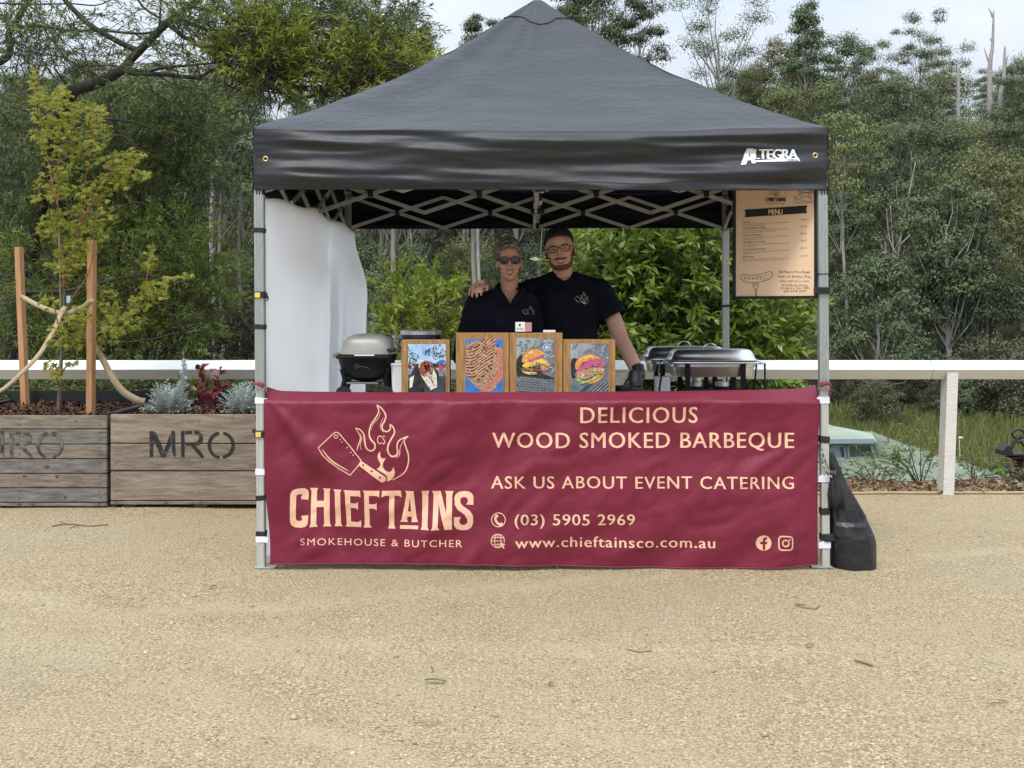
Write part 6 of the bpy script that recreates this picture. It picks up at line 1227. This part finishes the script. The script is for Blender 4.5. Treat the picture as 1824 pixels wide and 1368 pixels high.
# ---------------------------------------------------------------- the wooded hillside
m_gum = [LEAF("gum_leaf_grey", (0.078, 0.099, 0.049), (0.170, 0.190, 0.095), (0.109, 0.136, 0.068), trans=.16, rough=.5, objvar=.42, nscale=.25), LEAF("gum_leaf_olive", (0.102, 0.112, 0.042), (0.204, 0.211, 0.078), (0.136, 0.150, 0.054), trans=.16, rough=.5, objvar=.4, nscale=.25), LEAF("gum_leaf_green", (0.061, 0.088, 0.042), (0.136, 0.177, 0.078), (0.092, 0.122, 0.058), trans=.16, rough=.5, objvar=.3, nscale=.25)]
m_gbark = M("pale_gum_bark", (.15, .135, .115), (.32, .295, .255), scale=1.2, rough=.85, stretch=(3, 3, .5)); m_dead = M("dead_wood", (.30, .27, .25), (.42, .39, .36), scale=3, rough=.9); m_dbark = M("brown_bark", (.07, .055, .042), (.15, .12, .09), scale=2, rough=.95, stretch=(3, 3, .4))
def gum_mesh(seed, h, w, lo, ncl, nleaf, ll, style='dome', trunk_r=.22, fork=.35):
    """returns crown arrays and a trunk MB of one gum tree standing at the origin"""
    R = random.Random(seed); N_ = np.random.default_rng(seed); mb = MB(); cl = []
    for i in range(ncl):
        q = (i+.5)/ncl; z = lo+(1-lo)*q**.9; a = i*2.39996+R.uniform(-.4, .4)
        prof = {'dome': math.sqrt(max(.02, 1-((q-.30)/.72)**2)), 'cone': (1-q)*.95+.12, 'flat': .55+.5*q if q < .85 else .8, 'column': .9-.4*abs(q-.4), 'open': .5+.5*math.sin(q*3)}[style]
        r = prof*w*.5*math.sqrt(R.uniform(.12, 1)); cl.append((Vector((math.cos(a)*r, math.sin(a)*r, z*h*R.uniform(.95, 1.02))), w*R.uniform(.13, .21)*({'open': .95, 'cone': .95, 'flat': .82}.get(style, 1.05))))
    top = Vector((R.uniform(-.4, .4), R.uniform(-.4, .4), h*.82)); sp = [Vector((0, 0, -1.5)), Vector((R.uniform(-.2, .2), R.uniform(-.2, .2), h*.25)), Vector((R.uniform(-.5, .5), R.uniform(-.5, .5), h*.55)), top]
    S = catmull(sp, 5); mb.tube(S, [trunk_r*(1-.85*i/(len(S)-1)) for i in range(len(S))], 7)
    for c, r in cl:
        z0 = max(h*fork, c.z-abs(Vector((c.x, c.y)).length)*R.uniform(.9, 1.6)-.08*h); k = min(len(S)-1, max(0, int((z0/h)/.82*(len(S)-1)*.98))); s0 = S[k]
        m_ = s0.lerp(c, .55)+Vector((R.uniform(-.3, .3), R.uniform(-.3, .3), -.05*h*R.random())); rr = trunk_r*.32*(1-.5*k/len(S))
        mb.tube([s0, m_, c], [rr, rr*.7, rr*.25], 5, cap=False)
    parts = []
    for c, r in cl:
        n = int(nleaf*R.uniform(.75, 1.25)); d = N_.normal(size=(n, 3)); d /= np.linalg.norm(d, axis=1, keepdims=True); d[:, 2] = np.where(d[:, 2] < -.25, -d[:, 2]*.7, d[:, 2]); rad = r*(.42+.62*N_.random(n)**.6)*(1+.18*N_.normal(size=n)); ctr_lump = .25*r*np.sin(d[:, :1]*7+d[:, 1:2]*5+seed)
        pos = np.array(c)+d*(rad[:, None]+ctr_lump)*np.array([1.05, 1.05, .92]); ax = N_.normal(size=(n, 3)); ax[:, 2] -= .6; ax -= d*(np.sum(ax*d, 1, keepdims=True)*.75)
        parts.append(leaves(pos, ax, d+np.array([0, 0, .35])+.38*N_.normal(size=(n, 3)), ll*(.6+.8*N_.random(n)), ll*(.30+.2*N_.random(n)), .1))
    v, f = cat(parts); return v, f, mb
def gum(name, loc, label, catg, group, spec, leafm, barkm, scale=1, rot=0):
    v, f, mb = gum_mesh(**spec); t = bpy.data.objects.new(name, None); link(t); ORG[t.name] = Vector((0, 0, 0)); tag(t, label, catg, group)
    from_np("crown", v, f, leafm, t); mb.build("trunk", barkm, t, smooth_=True); t.location = loc; t.rotation_euler.z = rot; t.scale = (scale,)*3; return t
def copy_tree(src, loc, sc, rot, label=None, sz=None):
    r = src.copy(); COL.objects.link(r); r.location = loc; r.rotation_euler = (0, 0, rot); r.scale = (sc, sc, sz or sc)
    for ch in src.children: c = ch.copy(); COL.objects.link(c); c.parent = r
    if label: r['label'] = label
    return r
GL = ["grey green gum tree in the dense forest covering the hillside", "olive green gum tree in the dense forest covering the hillside", "deep green bushy gum tree in the dense forest covering the hillside"]; GG = "gum trees covering the hillside"
m_pale = M("pale_smooth_bark", (.34, .31, .28), (.52, .49, .45), scale=1.2, rough=.8, stretch=(3, 3, .5)); protos = []
for s_, (h, w, lo, nc, nl, st, mi) in enumerate([(17, 9, .34, 34, 330, 'dome', 0), (19, 8, .38, 32, 320, 'column', 1), (15, 10, .30, 36, 330, 'dome', 1), (21, 8.5, .45, 30, 320, 'open', 0), (13, 8, .22, 30, 330, 'dome', 2), (20, 9.5, .5, 30, 330, 'flat', 0), (16, 7, .3, 30, 300, 'cone', 2), (14, 9, .2, 34, 330, 'dome', 0)]):
    protos.append((dict(seed=s_+3, h=h, w=w*.84, lo=lo, ncl=int(nc*1.25), nleaf=int(nl*1.6), ll=.24, style=st), mi, h))
FP = [None]*len(protos); R5 = random.Random(21); count = 0
def place(i, x, D, sc, rot, sz=None):
    global count
    z = terrain(x, D)-.2; spec, mi, h = protos[i]
    if FP[i] is None: FP[i] = gum("gum_tree", (x, D, z), GL[mi], "tree", GG, spec, m_gum[mi], m_gbark, sc, rot); return FP[i]
    return copy_tree(FP[i], (x, D, z), sc, rot, sz=sz)
def skyline(px):     # how high the forest reaches, photograph rows
    K = [(0,95),(250,100),(420,140),(560,150),(700,95),(740,75),(770,110),(830,60),(900,55),(1000,60),(1190,110),(1210,125),(1350,100),(1500,100),(1560,115),(1640,130),(1700,125),(1760,120),(1824,100),(2000,90)]
    for (a, ya), (b, yb) in zip(K, K[1:]):
        if a <= px <= b: return ya+(yb-ya)*(px-a)/(b-a)
    return 95
rows = [(80, 5.6), (86, 5.4), (93, 5.6), (101, 5.9), (110, 6.2), (120, 6.4), (131, 6.8), (143, 7.2), (156, 7.6), (170, 8.2), (184, 9)]
for D0, sp in rows:
    x = -.50*D0-3+R5.uniform(0, sp)
    while x < .50*D0+3:
        D = D0+R5.uniform(-3.5, 3.5); px = HX+F*x/D; x0 = x; x += sp*1.28*R5.uniform(.7, 1.3)
        if 430 < px < 640 and D0 > 120: continue
        i = R5.randrange(len(protos)); h = protos[i][2]; sc = R5.uniform(.8, 1.12)
        if D0 < 90: i = R5.choice((2, 4, 6, 7)); h = protos[i][2]; sc = R5.uniform(.55, .95)
        zt = CAMZ+(HY-skyline(px)-R5.uniform(-14, 40))/F*D-terrain(x0, D)      # tree top allowed here
        if zt < 4: continue
        sc = min(sc, zt/h); 
        if D0 >= 156: sc = max(sc, min(1.25, zt/h*.92))
        place(i, x0, D, sc, R5.uniform(0, 6.28)); count += 1
print("forest trees", count)
# tall individuals on the skyline and pale trunks one can tell apart
def at(px, D): x = (px-HX)/F*D; return x, D, terrain(x, D)-.2
def feature(px, ytop, D, label, spec, leafm=0, bark=None, name="gum_tree", rot=0):
    x, D, z = at(px, D); h = CAMZ+(HY-ytop)/F*D-z; sp = dict(spec); k = h/sp['h']; return gum(name, (x, D, z), label, "tree", None, sp, m_gum[leafm], bark or m_pale, k, rot)
feature(1283, -12, 150, "tall spreading gum with pale forked trunk standing above the forest right of the roof peak", dict(seed=41, h=30, w=13, lo=.62, ncl=21, nleaf=331, ll=.30, style='flat', trunk_r=.5, fork=.42), 0)
feature(1437, 8, 150, "tall pointed dark gum on the skyline above the right corner of the stall roof", dict(seed=42, h=28, w=7.5, lo=.55, ncl=36, nleaf=306, ll=.36, style='cone', trunk_r=.3, fork=.4), 2)
feature(1640, 25, 168, "tall umbrella shaped gum with bare branching stems at the right of the skyline", dict(seed=43, h=30, w=9, lo=.72, ncl=15, nleaf=306, ll=.30, style='flat', trunk_r=.3, fork=.5), 0)
feature(1672, 76, 166, "broad flat topped gum just right of the umbrella shaped gum", dict(seed=44, h=25, w=10, lo=.76, ncl=15, nleaf=331, ll=.30, style='flat', trunk_r=.3, fork=.5), 0, rot=2)
feature(1565, 78, 165, "small flat topped gum left of the umbrella shaped gum on the skyline", dict(seed=45, h=24, w=9, lo=.74, ncl=13, nleaf=331, ll=.30, style='flat', trunk_r=.3, fork=.5), 0, rot=1)
feature(1052, -45, 140, "tall dense gum rising out of frame right beside the roof peak", dict(seed=46, h=32, w=10, lo=.45, ncl=61, nleaf=331, ll=.36, style='column', trunk_r=.4, fork=.3), 1)
feature(1140, -30, 143, "thin crowned tall gum between the dense gum and the sky gap", dict(seed=47, h=31, w=7, lo=.5, ncl=36, nleaf=293, ll=.36, style='open', trunk_r=.3, fork=.4), 0)
feature(1012, -20, 146, "slim gum closest behind the roof peak on its right", dict(seed=48, h=31, w=6, lo=.5, ncl=36, nleaf=306, ll=.36, style='column', trunk_r=.3, fork=.4), 0)
feature(1505, 66, 158, "rounded gum right of the tall pointed dark gum", dict(seed=49, h=24, w=7, lo=.5, ncl=30, nleaf=306, ll=.36, style='dome', trunk_r=.3, fork=.4), 2)
feature(1395, 82, 156, "rounded olive gum left of the tall pointed dark gum", dict(seed=50, h=23, w=9, lo=.45, ncl=36, nleaf=331, ll=.36, style='dome', trunk_r=.3, fork=.4), 1)
feature(752, 50, 150, "slender gum on the skyline left of the roof slope", dict(seed=51, h=26, w=5.5, lo=.5, ncl=30, nleaf=293, ll=.36, style='cone', trunk_r=.25, fork=.4), 0)
feature(843, 32, 150, "feathery gum on the skyline at the middle of the left roof slope", dict(seed=52, h=27, w=6.5, lo=.5, ncl=33, nleaf=293, ll=.36, style='cone', trunk_r=.25, fork=.4), 0, rot=1)
feature(885, 38, 152, "small gum on the skyline closest to the left of the roof peak", dict(seed=53, h=26, w=5, lo=.6, ncl=25, nleaf=293, ll=.36, style='dome', trunk_r=.25, fork=.4), 0, rot=2)
feature(1690, 330, 78, "pale trunked gum with forked bare limbs low on the right hillside", dict(seed=54, h=18, w=8, lo=.45, ncl=30, nleaf=382, ll=.34, style='open', trunk_r=.32, fork=.3), 2)
feature(1560, 470, 74, "small bushy gum with pale dead branches at the forest edge on the right", dict(seed=55, h=11, w=7, lo=.3, ncl=30, nleaf=382, ll=.30, style='dome', trunk_r=.22, fork=.25), 2)
# bare dead trunks
def snag(px, ybase, ytop, D, forks, r, label):
    x, D, z = at(px, D); t = thing("dead_tree", (x, D, z), label, "dead tree"); mb = MB(); P_ = [Vector((x, D, z)), V(px-3, ybase, D), V(px+2, (ybase+ytop)/2, D), V(px+4, ytop, D)]; C_ = catmull(P_, 6); mb.tube(C_, [r*(1-.8*i/(len(C_)-1)) for i in range(len(C_))], 7); mb.build("trunk", m_dead, t, smooth_=True)
    for pts in forks: mb = MB(); P_ = catmull([V(a, b, D+.1) for a, b in pts], 4); mb.tube(P_, [r*.4*(1-.75*i/(len(P_)-1)) for i in range(len(P_))], 5); mb.build("branch", m_dead, t, smooth_=True)
snag(1766, 145, 18, 140, [[(1768,75),(1763,68)], [(1767,130),(1759,105),(1753,86)], [(1769,140),(1773,124)], [(1768,30),(1765,22),(1761,15)]], .42, "tall bare grey dead tree on the skyline, left of the two")
snag(1786, 195, 82, 136, [[(1789,150),(1797,140)], [(1788,120),(1796,98)], [(1786,190),(1792,180)]], .52, "thicker shorter grey dead tree on the skyline at the right edge")
snag(1710, 140, 100, 150, [[(1712,130),(1705,118)]], .3, "thin bare dead stem among the skyline crowns left of the dead trees")
# pale stems seen in the gap under the roof and left of the stall
st_l = "pale straight gum trunk seen under the stall roof between the sheet and the curly haired person"
for px, D, r, y1, kind, label in [(676, 80, .20, 330, 0, "thin pale gum trunk nearest the white sheet under the roof"), (702, 76, .24, 320, 0, "thick pale peeling gum trunk right of the thin one nearest the sheet"), (727, 92, .14, 340, 0, "faint slim gum trunk behind the yellow green bush"), (823, 88, .15, 330, 0, "slim gum trunk left of the pair beside the curly haired person"), (846, 74, .20, 320, 0, "stout pale gum trunk left of its whiter partner beside the curly haired person"), (857, 73, .13, 320, 1, "bright white slim gum trunk just left of the curly haired person"), (921, 84, .2, 320, 0, "pale gum trunk rising behind the curly haired person's head"), (381, 72, .17, 300, 1, "bright pale gum trunk left of the stall, leftmost of three"), (393, 74, .17, 300, 0, "leaning pale gum trunk, middle of three left of the stall"), (425, 78, .13, 300, 0, "thin pale gum trunk nearest the stall, rightmost of three"), (308, 80, .12, 300, 0, "thin pale gum trunk glimpsed among the wattle foliage"), (1510, 78, .14, 330, 0, "thin grey leaning trunk right of the stall leg"), (1775, 82, .42, 560, 2, "thick brown stringy trunk at the right edge above the shed"), (1756, 80, .2, 400, 2, "dark brown trunk left of the thick stringy trunk")]:
    x, D, z = at(px, D); zt = V(0, y1, D).z; lean = rnd.uniform(-.03, .03)*(zt-z)
    t = thing("gum_tree", (x, D, z), label, "tree"); S = catmull([Vector((x, D, z-.6)), Vector((x+lean*.3+.1, D, z+(zt-z)*.35)), Vector((x+lean*.6-.1, D, z+(zt-z)*.7)), Vector((x+lean, D+.3, zt))], 5)
    MB().tube(S, [r*(1-.35*i/(len(S)-1)) for i in range(len(S))], 8).build("trunk", (m_gbark, m_dead, m_dbark)[kind], t, smooth_=True)
    v, f, mb = gum_mesh(px, (zt-z)*.55, 5.5, .2, 14, 240, .3, 'dome', .1, .05); o = from_np("crown", v+np.array([x+lean, D+.3, zt-(zt-z)*.22]), f, m_gum[px % 3], t)
    mb.v = [tuple(Vector(p)+Vector((x+lean, D+.3, zt-(zt-z)*.22))) for p in mb.v]; mb.build("branches", m_gbark, t, smooth_=True)
# undergrowth along the foot of the forest
m_under = LEAF("undergrowth_leaf", (.05, .065, .03), (.125, .135, .06), (.095, .08, .05), trans=.2, objvar=.35, nscale=.4)
m_under2 = LEAF("dry_scrub_leaf", (.06, .05, .032), (.14, .115, .075), (.075, .08, .045), trans=.2, objvar=.3, nscale=.5)
UK = [("scrubby grey green shrub at the foot of the wooded hillside", m_under, dict(seed=77, h=4.6, w=5, lo=.08, ncl=30, nleaf=330, ll=.19, style='dome', trunk_r=.08, fork=.05)), ("twiggy brownish shrub at the foot of the wooded hillside", m_under2, dict(seed=78, h=3.6, w=5, lo=.15, ncl=26, nleaf=150, ll=.16, style='open', trunk_r=.1, fork=.05)), ("fresh green shrub at the foot of the wooded hillside", m_gum[2], dict(seed=79, h=3.8, w=4.2, lo=.08, ncl=26, nleaf=330, ll=.19, style='cone', trunk_r=.08, fork=.05))]
U0 = [None]*3
for k in range(46):
    px = -60+k*43+rnd.uniform(-22, 22); D = rnd.uniform(62, 80); x, D, z = at(px, D); sc = rnd.uniform(.45, 1.15); j = rnd.choice((0, 0, 1, 2))
    if U0[j] is None:
        lab, m_, spec = UK[j]; U0[j] = gum("shrub", (x, D, z), lab, "shrub", "shrubs at the foot of the hillside", spec, m_, m_dbark, sc, 0)
    else: copy_tree(U0[j], (x, D, z), sc, rnd.uniform(0, 6.28))
# thin bare stems standing among the crowns
R6 = random.Random(9); t0 = None
for k in range(44):
    px = R6.choice((R6.uniform(1480, 1840), R6.uniform(1480, 1840), R6.uniform(640, 1000), R6.uniform(1180, 1480))); D = R6.uniform(84, 150); x, D, z = at(px, D)
    if t0 is None:
        t0 = bpy.data.objects.new("dead_tree", None); link(t0); ORG[t0.name] = Vector((0, 0, 0)); tag(t0, "thin bare pale stem standing among the green crowns of the hillside", "dead tree", "bare stems among the hillside crowns"); mb = MB()
        S = catmull([Vector((0, 0, -.5)), Vector((.4, 0, 6)), Vector((.2, 0, 11)), Vector((.9, 0, 17))], 5); mb.tube(S, [.17*(1-.85*i/(len(S)-1)) for i in range(len(S))], 6); mb.build("trunk", m_dead, t0, smooth_=True)
        for h0, dx, dy, dz in ((6, 2.2, .5, 4), (8, -2.4, -.6, 4.5), (10.5, 1.6, -.8, 3.5), (12.5, -1.2, .6, 2.6), (9, .4, 1.8, 4)):
            b0 = S[min(len(S)-1, int(h0/17*len(S)))]; mb = MB(); P_ = catmull([b0, b0+Vector((dx*.6, dy*.6, dz*.35)), b0+Vector((dx, dy, dz))], 4); mb.tube(P_, [.07*(1-.8*i/(len(P_)-1)) for i in range(len(P_))], 5); mb.build("branch", m_dead, t0, smooth_=True)
        t0.location = (x, D, z); continue
    r = copy_tree(t0, (x, D, z), R6.uniform(.6, 1.05), R6.uniform(0, 6.28)); r.rotation_euler = (R6.uniform(-.16, .16), R6.uniform(-.16, .16), R6.uniform(0, 6.28))
# ---------------------------------------------------------------- below the yard: grass, shed, play posts, machine
m_grass = LEAF("tall_grass", (.10, .12, .035), (.26, .25, .085), (.15, .17, .05), trans=.35, rough=.6, objvar=0, nscale=.3)
n = 26000; D = 46.5+25*nr.random(n); X = (.20+.36*nr.random(n))*D; Z = np.array([terrain(a, b) for a, b in zip(X, D)]); lean = nr.normal(size=(n, 3))*.3; lean[:, 2] = 1
hgt = (.35+.8*nr.random(n))*(.6+.9*np.array([noise.noise(Vector((a*.12, b*.12, 4)))*.5+.5 for a, b in zip(X, D)]))
v, f = leaves(np.stack([X, D, Z-.05], 1), lean, rdir(n), hgt, .06+.05*nr.random(n), .25); tag(from_np("tall_grass", v, f, m_grass), label="tall yellow green grass in the clearing below the yard at the right", cat="grass", kind='stuff')
m_roof = M("green_corrugated_roof", (.27, .325, .25), (.33, .385, .30), scale=1.5, rough=.6, spec=.4); m_frameg = M("grey_blue_frame", (.26, .31, .33), rough=.5); m_glass = M("dark_window_glass", (.03, .035, .035), (.12, .13, .12), scale=3, rough=.08, spec=.8); m_wall = M("cream_weatherboard", (.45, .43, .37), rough=.8)
def on_z(px, py, z): D = (CAMZ-z)*F/(py-HY); return Vector(((px-HX)/F*D, D, z))
ZR = -1.0; shed = thing("shed", (on_z(1560, 820, ZR).x, 17, -4.9), "low shed with pale green corrugated roof and a clerestory window below the yard", "shed")
cA, cB, cC, cD, cE = on_z(1552, 773, ZR), on_z(1860, 872, ZR), on_z(1860, 905, ZR-.06), on_z(1330, 905, ZR-.06), on_z(1330, 773, ZR)
def corr(p0, p1, q0, q1, n, amp=.045):     # a corrugated sheet between two edges; ribs run from edge to edge
    v_ = []
    for i in range(n+1):
        t_ = i/n; dz = Vector((0, 0, amp*math.sin(i*math.pi/2))); v_ += [p0.lerp(p1, t_)+dz, q0.lerp(q1, t_)+dz]
    return v_, [(2*i, 2*i+1, 2*i+3, 2*i+2) for i in range(n)]
mb = MB(); mb.add(*corr(cD, cC, cE, cA.lerp(cA, 1), 150, .06)); fa = mb.build("roof", m_roof, shed)
mb = MB(); mb.add(*corr(cA, cB, cC.lerp(cA, .001), cC, 120, .03)); mb.build("roof", m_roof, shed, smooth_=True)
mb = MB(); w0, w1 = on_z(1400, 819, ZR+.004), on_z(1563, 818.5, ZR+.004); u1 = V(1553, 784, w1.y); u0_ = V(1400, 784.5, w0.y); e_ = Vector((0, .05, 0))
mb.prism([w0, w1, u1, u0_], (0, .06, 0)); mb.build("clerestory_wall", m_frameg, shed)
for quad in ([(1477,794),(1503,793.5),(1506,816),(1477,817)], [(1509,793),(1550,791),(1556.5,814.5),(1512,816)]):
    P_ = [V(x, y, w1.y-.012) for x, y in quad]; w_ = MB().prism(P_, (0, .008, 0)).build("window", m_glass, shed); fr = MB()
    for a, b in zip(P_, P_[1:]+P_[:1]): fr.bar(a+Vector((0, -.01, 0)), b+Vector((0, -.01, 0)), .03, .03, up=(0, 1, 0))
    fr.build("window_frame", m_frameg, w_)
MB().bar(w0+Vector((0, -.05, .0)), w1+Vector((.12, -.05, .0)), .10, .02).build("sill", m_roof, shed)
z2 = u1.z; r0, r1 = V(1390, 784, w1.y-.12), V(1556, 783, w1.y-.12); b0, b1 = V(1390, 757, 21.5), V(1478, 757.5, 21.5)
mb = MB(); mb.add(*corr(r0, r1, b0, b1, 120, .016)); mb.build("roof", m_roof, shed, smooth_=True)
mb = MB(); mb.prism([r1, V(1562, 786, w1.y-.1), cA+Vector((0, 0, .02)), b1], (0, 0, -.03)); mb.build("roof", m_roof, shed)
MB().bar(r0+Vector((0, -.01, -.02)), r1+Vector((0, -.01, -.02)), .05, .07).build("fascia", m_frameg, shed)
mb = MB(); lo_ = [Vector((p.x*.96, p.y+.3*(1 if p in (cC, cD) else -1), -5.2)) for p in (cD, cC, cB, cA, cE)]; hi_ = [Vector((a.x, a.y, p.z-.05)) for a, p in zip(lo_, (cD, cC, cB, cA, cE))]
mb.add(lo_+hi_, [(i, (i+1) % 5, 5+(i+1) % 5, 5+i) for i in range(5)]); mb.build("wall", m_wall, shed)
# play posts, slide, frame
PD_ = 43; py_ = terrain((1780-HX)/F*PD_, PD_); play = thing("play_frame", ((1782-HX)/F*PD_, PD_, py_), "small play frame with dark blue posts, green slide and orange bars at far right", "play frame")
for px, yt in ((1767, 829), (1785.5, 834), (1793.5, 828)):
    x = (px-HX)/F*PD_; MB().tube([(x, PD_, py_-.1), (x, PD_, V(0, yt, PD_).z)], .06, 8).build("post", M("dark_blue_post", (.015, .05, .09), rough=.5) if px == 1767 else bpy.data.materials["dark_blue_post"], play)
P_ = catmull([V(1769, 848, PD_), V(1776, 842, PD_), V(1785, 843, PD_-.3), V(1790, 855, PD_-.8), V(1795, 872, PD_-1.4)], 4); MB().tube(P_, .14, 8, sy=.4).build("slide", M("green_plastic", (.06, .42, .06), rough=.4), play, smooth_=True)
for a, b in (((1794,846),(1812,848)), ((1812,848),(1816,872)), ((1797,850),(1812,868)), ((1796,848),(1795,872))): MB().tube([V(*a, PD_-.2), V(*b, PD_-.2)], .045, 6).build("bar", bpy.data.materials.get("orange_bar") or M("orange_bar", (.62, .26, .04), rough=.5), play)
wf = thing("wire_fence", ((1760-HX)/F*46, 46, terrain(19, 46)), "thin wire fence with slim steel posts across the grass clearing", "fence")
for px in (1690, 1727, 1766, 1805, 1840): x = (px-HX)/F*46; MB().tube([(x, 46, terrain(x, 46)-.1), (x, 46, V(0, 813, 46).z)], .03, 6).build("post", m_steelleg, wf)
for y in (815, 824, 835): MB().tube([V(1660, y, 46), V(1760, y+.4, 46), V(1860, y, 46)], .012, 4).build("wire", m_steelleg, wf)
tag(MB().tube([V(1710, 815, 44), V(1709, 790, 44), V(1708.5, 781, 44)], .02, 6).ell(V(1711, 780, 44), (.10, .06, .05), 8, 6).build("garden_light", M("pale_grey_metal", (.55, .56, .56), rough=.4), loc=V(1710, 815, 44)), "small pale lamp on a slim pole right of the white fence post", "light")
# old dark machine cut by the right edge
m_mach = M("dark_machine_paint", (.012, .012, .013), (.03, .028, .027), scale=20, rough=.5); m_rust = M("rusty_seat", (.10, .035, .03), (.05, .02, .018), scale=20, rough=.8)
KD = 36; kx = (1812-HX)/F*KD; kz = terrain(kx, KD); mach = thing("old_machine", (kx, KD, kz), "old dark farm machine with seat and round wheel cut by the right edge", "machine")
kv = lambda x, y, d=0: V(x, y, KD+d); kp = KD/F
MB().prism([kv(1786,811,-.3), kv(1787,803,-.3), kv(1796,793,-.3), kv(1800,797,-.3), kv(1806,809,-.3), kv(1830,809,-.3), kv(1830,813,-.3)], (0, .6, 0)).build("body", m_mach, mach)
MB().box(kv(1815, 814), (.65, .5, .06), bev=.02).build("seat", m_rust, mach)
MB().tube([kv(1814+11*math.cos(a), 773+8*math.sin(a)) for a in [i*math.pi/10 for i in range(21)]], .04, 6, cap=False).build("steering_wheel", m_mach, mach, smooth_=True)
MB().tube([kv(1800, 800), kv(1806, 786), kv(1818, 776)], .06, 6).build("column", m_mach, mach); MB().tube([kv(1830, 800), kv(1818, 786), kv(1812, 790)], .05, 6).build("lever", m_mach, mach)
for i in range(5): MB().tube([kv(1814+10*math.cos(a)*(1-.1*i), 818+i*4.2+1.6*math.sin(a)) for a in [k*math.pi/6 for k in range(13)]], .035, 5, cap=False).build("spring_coil", m_rust, mach)
MB().box((kx+.1, KD, (kz+V(0, 838, KD).z)/2), (.5, .6, V(0, 838, KD).z-kz), bev=.05).build("base", m_mach, mach)
for s_ in (-1, 1): c = Vector((kx+.5, KD+s_*.45, kz+.45)); MB().tube([c+Vector((0, -.1, 0)), c+Vector((0, .1, 0))], .45, 20).build("wheel", m_mach, mach)
# leaf litter bank and sprouting saplings at the yard's edge
m_litter = LEAF("leaf_litter", (.16, .085, .045), (.40, .24, .14), (.10, .05, .03), trans=.15, rough=.8, objvar=0, nscale=3)
n = 9000; X = -5+15*nr.random(n); D = 9.32+.5*nr.random(n)+.05*np.sin(X*5); ok = (X > 1.3) | (nr.random(n) < .3); X, D = X[ok], D[ok]; n = len(X)
Z = np.array([gz(a, min(b, 9.7)) for a, b in zip(X, D)])+.055*nr.random(n)*np.clip((D-9.3)/.3, .1, 1); dv = rdir(n); dv[:, 2] *= .4; v, f = leaves(np.stack([X, D, Z], 1), dv, rdir(n)*.7+np.array([0, 0, 1.]), .04+.06*nr.random(n), .012+.018*nr.random(n), .15)
tag(from_np("leaf_litter", v, f, m_litter), label="brown dry leaves banked along the edge of the gravel under the rail", cat="leaves", kind='stuff')
mb = MB(); mb.tube([Vector((x, 9.28+.015*math.sin(x*2), gz(x, 9.28)+.012)) for x in [1.9+i*.25 for i in range(34)]], .013, 6); tag(mb.build("garden_edging", M("tan_edging", (.36, .28, .15), (.44, .36, .22), scale=12, rough=.8), loc=(5, 9.28, -.15), smooth_=True), "thin tan edging strip along the gravel at the foot of the leaf litter", "edging")
m_sap = LEAF("sapling_leaf", (.11, .15, .03), (.26, .30, .07), (.20, .21, .06), trans=.35, objvar=0, nscale=3)
def sapling(px, D, tips, n, label, ll=.055):
    base = V(px, 0, D); base.z = gz(base.x, 9.6)-.05; t = thing("wattle_sapling", base, label, "sapling"); C, Dv = [], []
    for x, y, dd in tips:
        tip = V(x, y, D+dd); P_ = catmull([base, base.lerp(tip, .5)+Vector((rnd.uniform(-.06, .06), 0, .05)), tip], 5); mb = MB().tube(P_, [.006*(1-.75*i/(len(P_)-1)) for i in range(len(P_))], 5); mb.build("branch", m_wbark, t, smooth_=True)
        for q in np.linspace(.35, 1, n):
            p = P_[int(q*(len(P_)-1))]; C.append(p); d = (tip-base).normalized(); Dv.append(Vector((d.x+rnd.uniform(-1, 1), rnd.uniform(-.5, .5), d.z*.5+rnd.uniform(-.2, .5))))
    from_np("foliage", *sprays(C, Dv, .17, 12, ll, .011, .3), m_sap, t); return t
sapling(1640, 9.95, [(1615,770,.1),(1640,775,0),(1660,785,.1),(1600,800,0),(1580,810,.1),(1625,800,-.1),(1668,800,0),(1600,830,0)], 7, "feathery wattle sapling in front of the green shed roof, beside the white post")
sapling(1560, 9.9, [(1505,835,0),(1530,825,.1),(1560,835,0),(1585,845,.1),(1545,855,0)], 6, "low sprawling wattle sapling right of the black bag")
sapling(1735, 9.95, [(1715,815,.1),(1735,820,0),(1755,840,.1),(1725,840,0),(1760,850,0)], 5, "sparse wattle sapling right of the white post")
sapling(1790, 9.9, [(1770,845,0),(1790,838,.1),(1800,850,0)], 4, "short yellow green sapling at the far right edge of the yard")
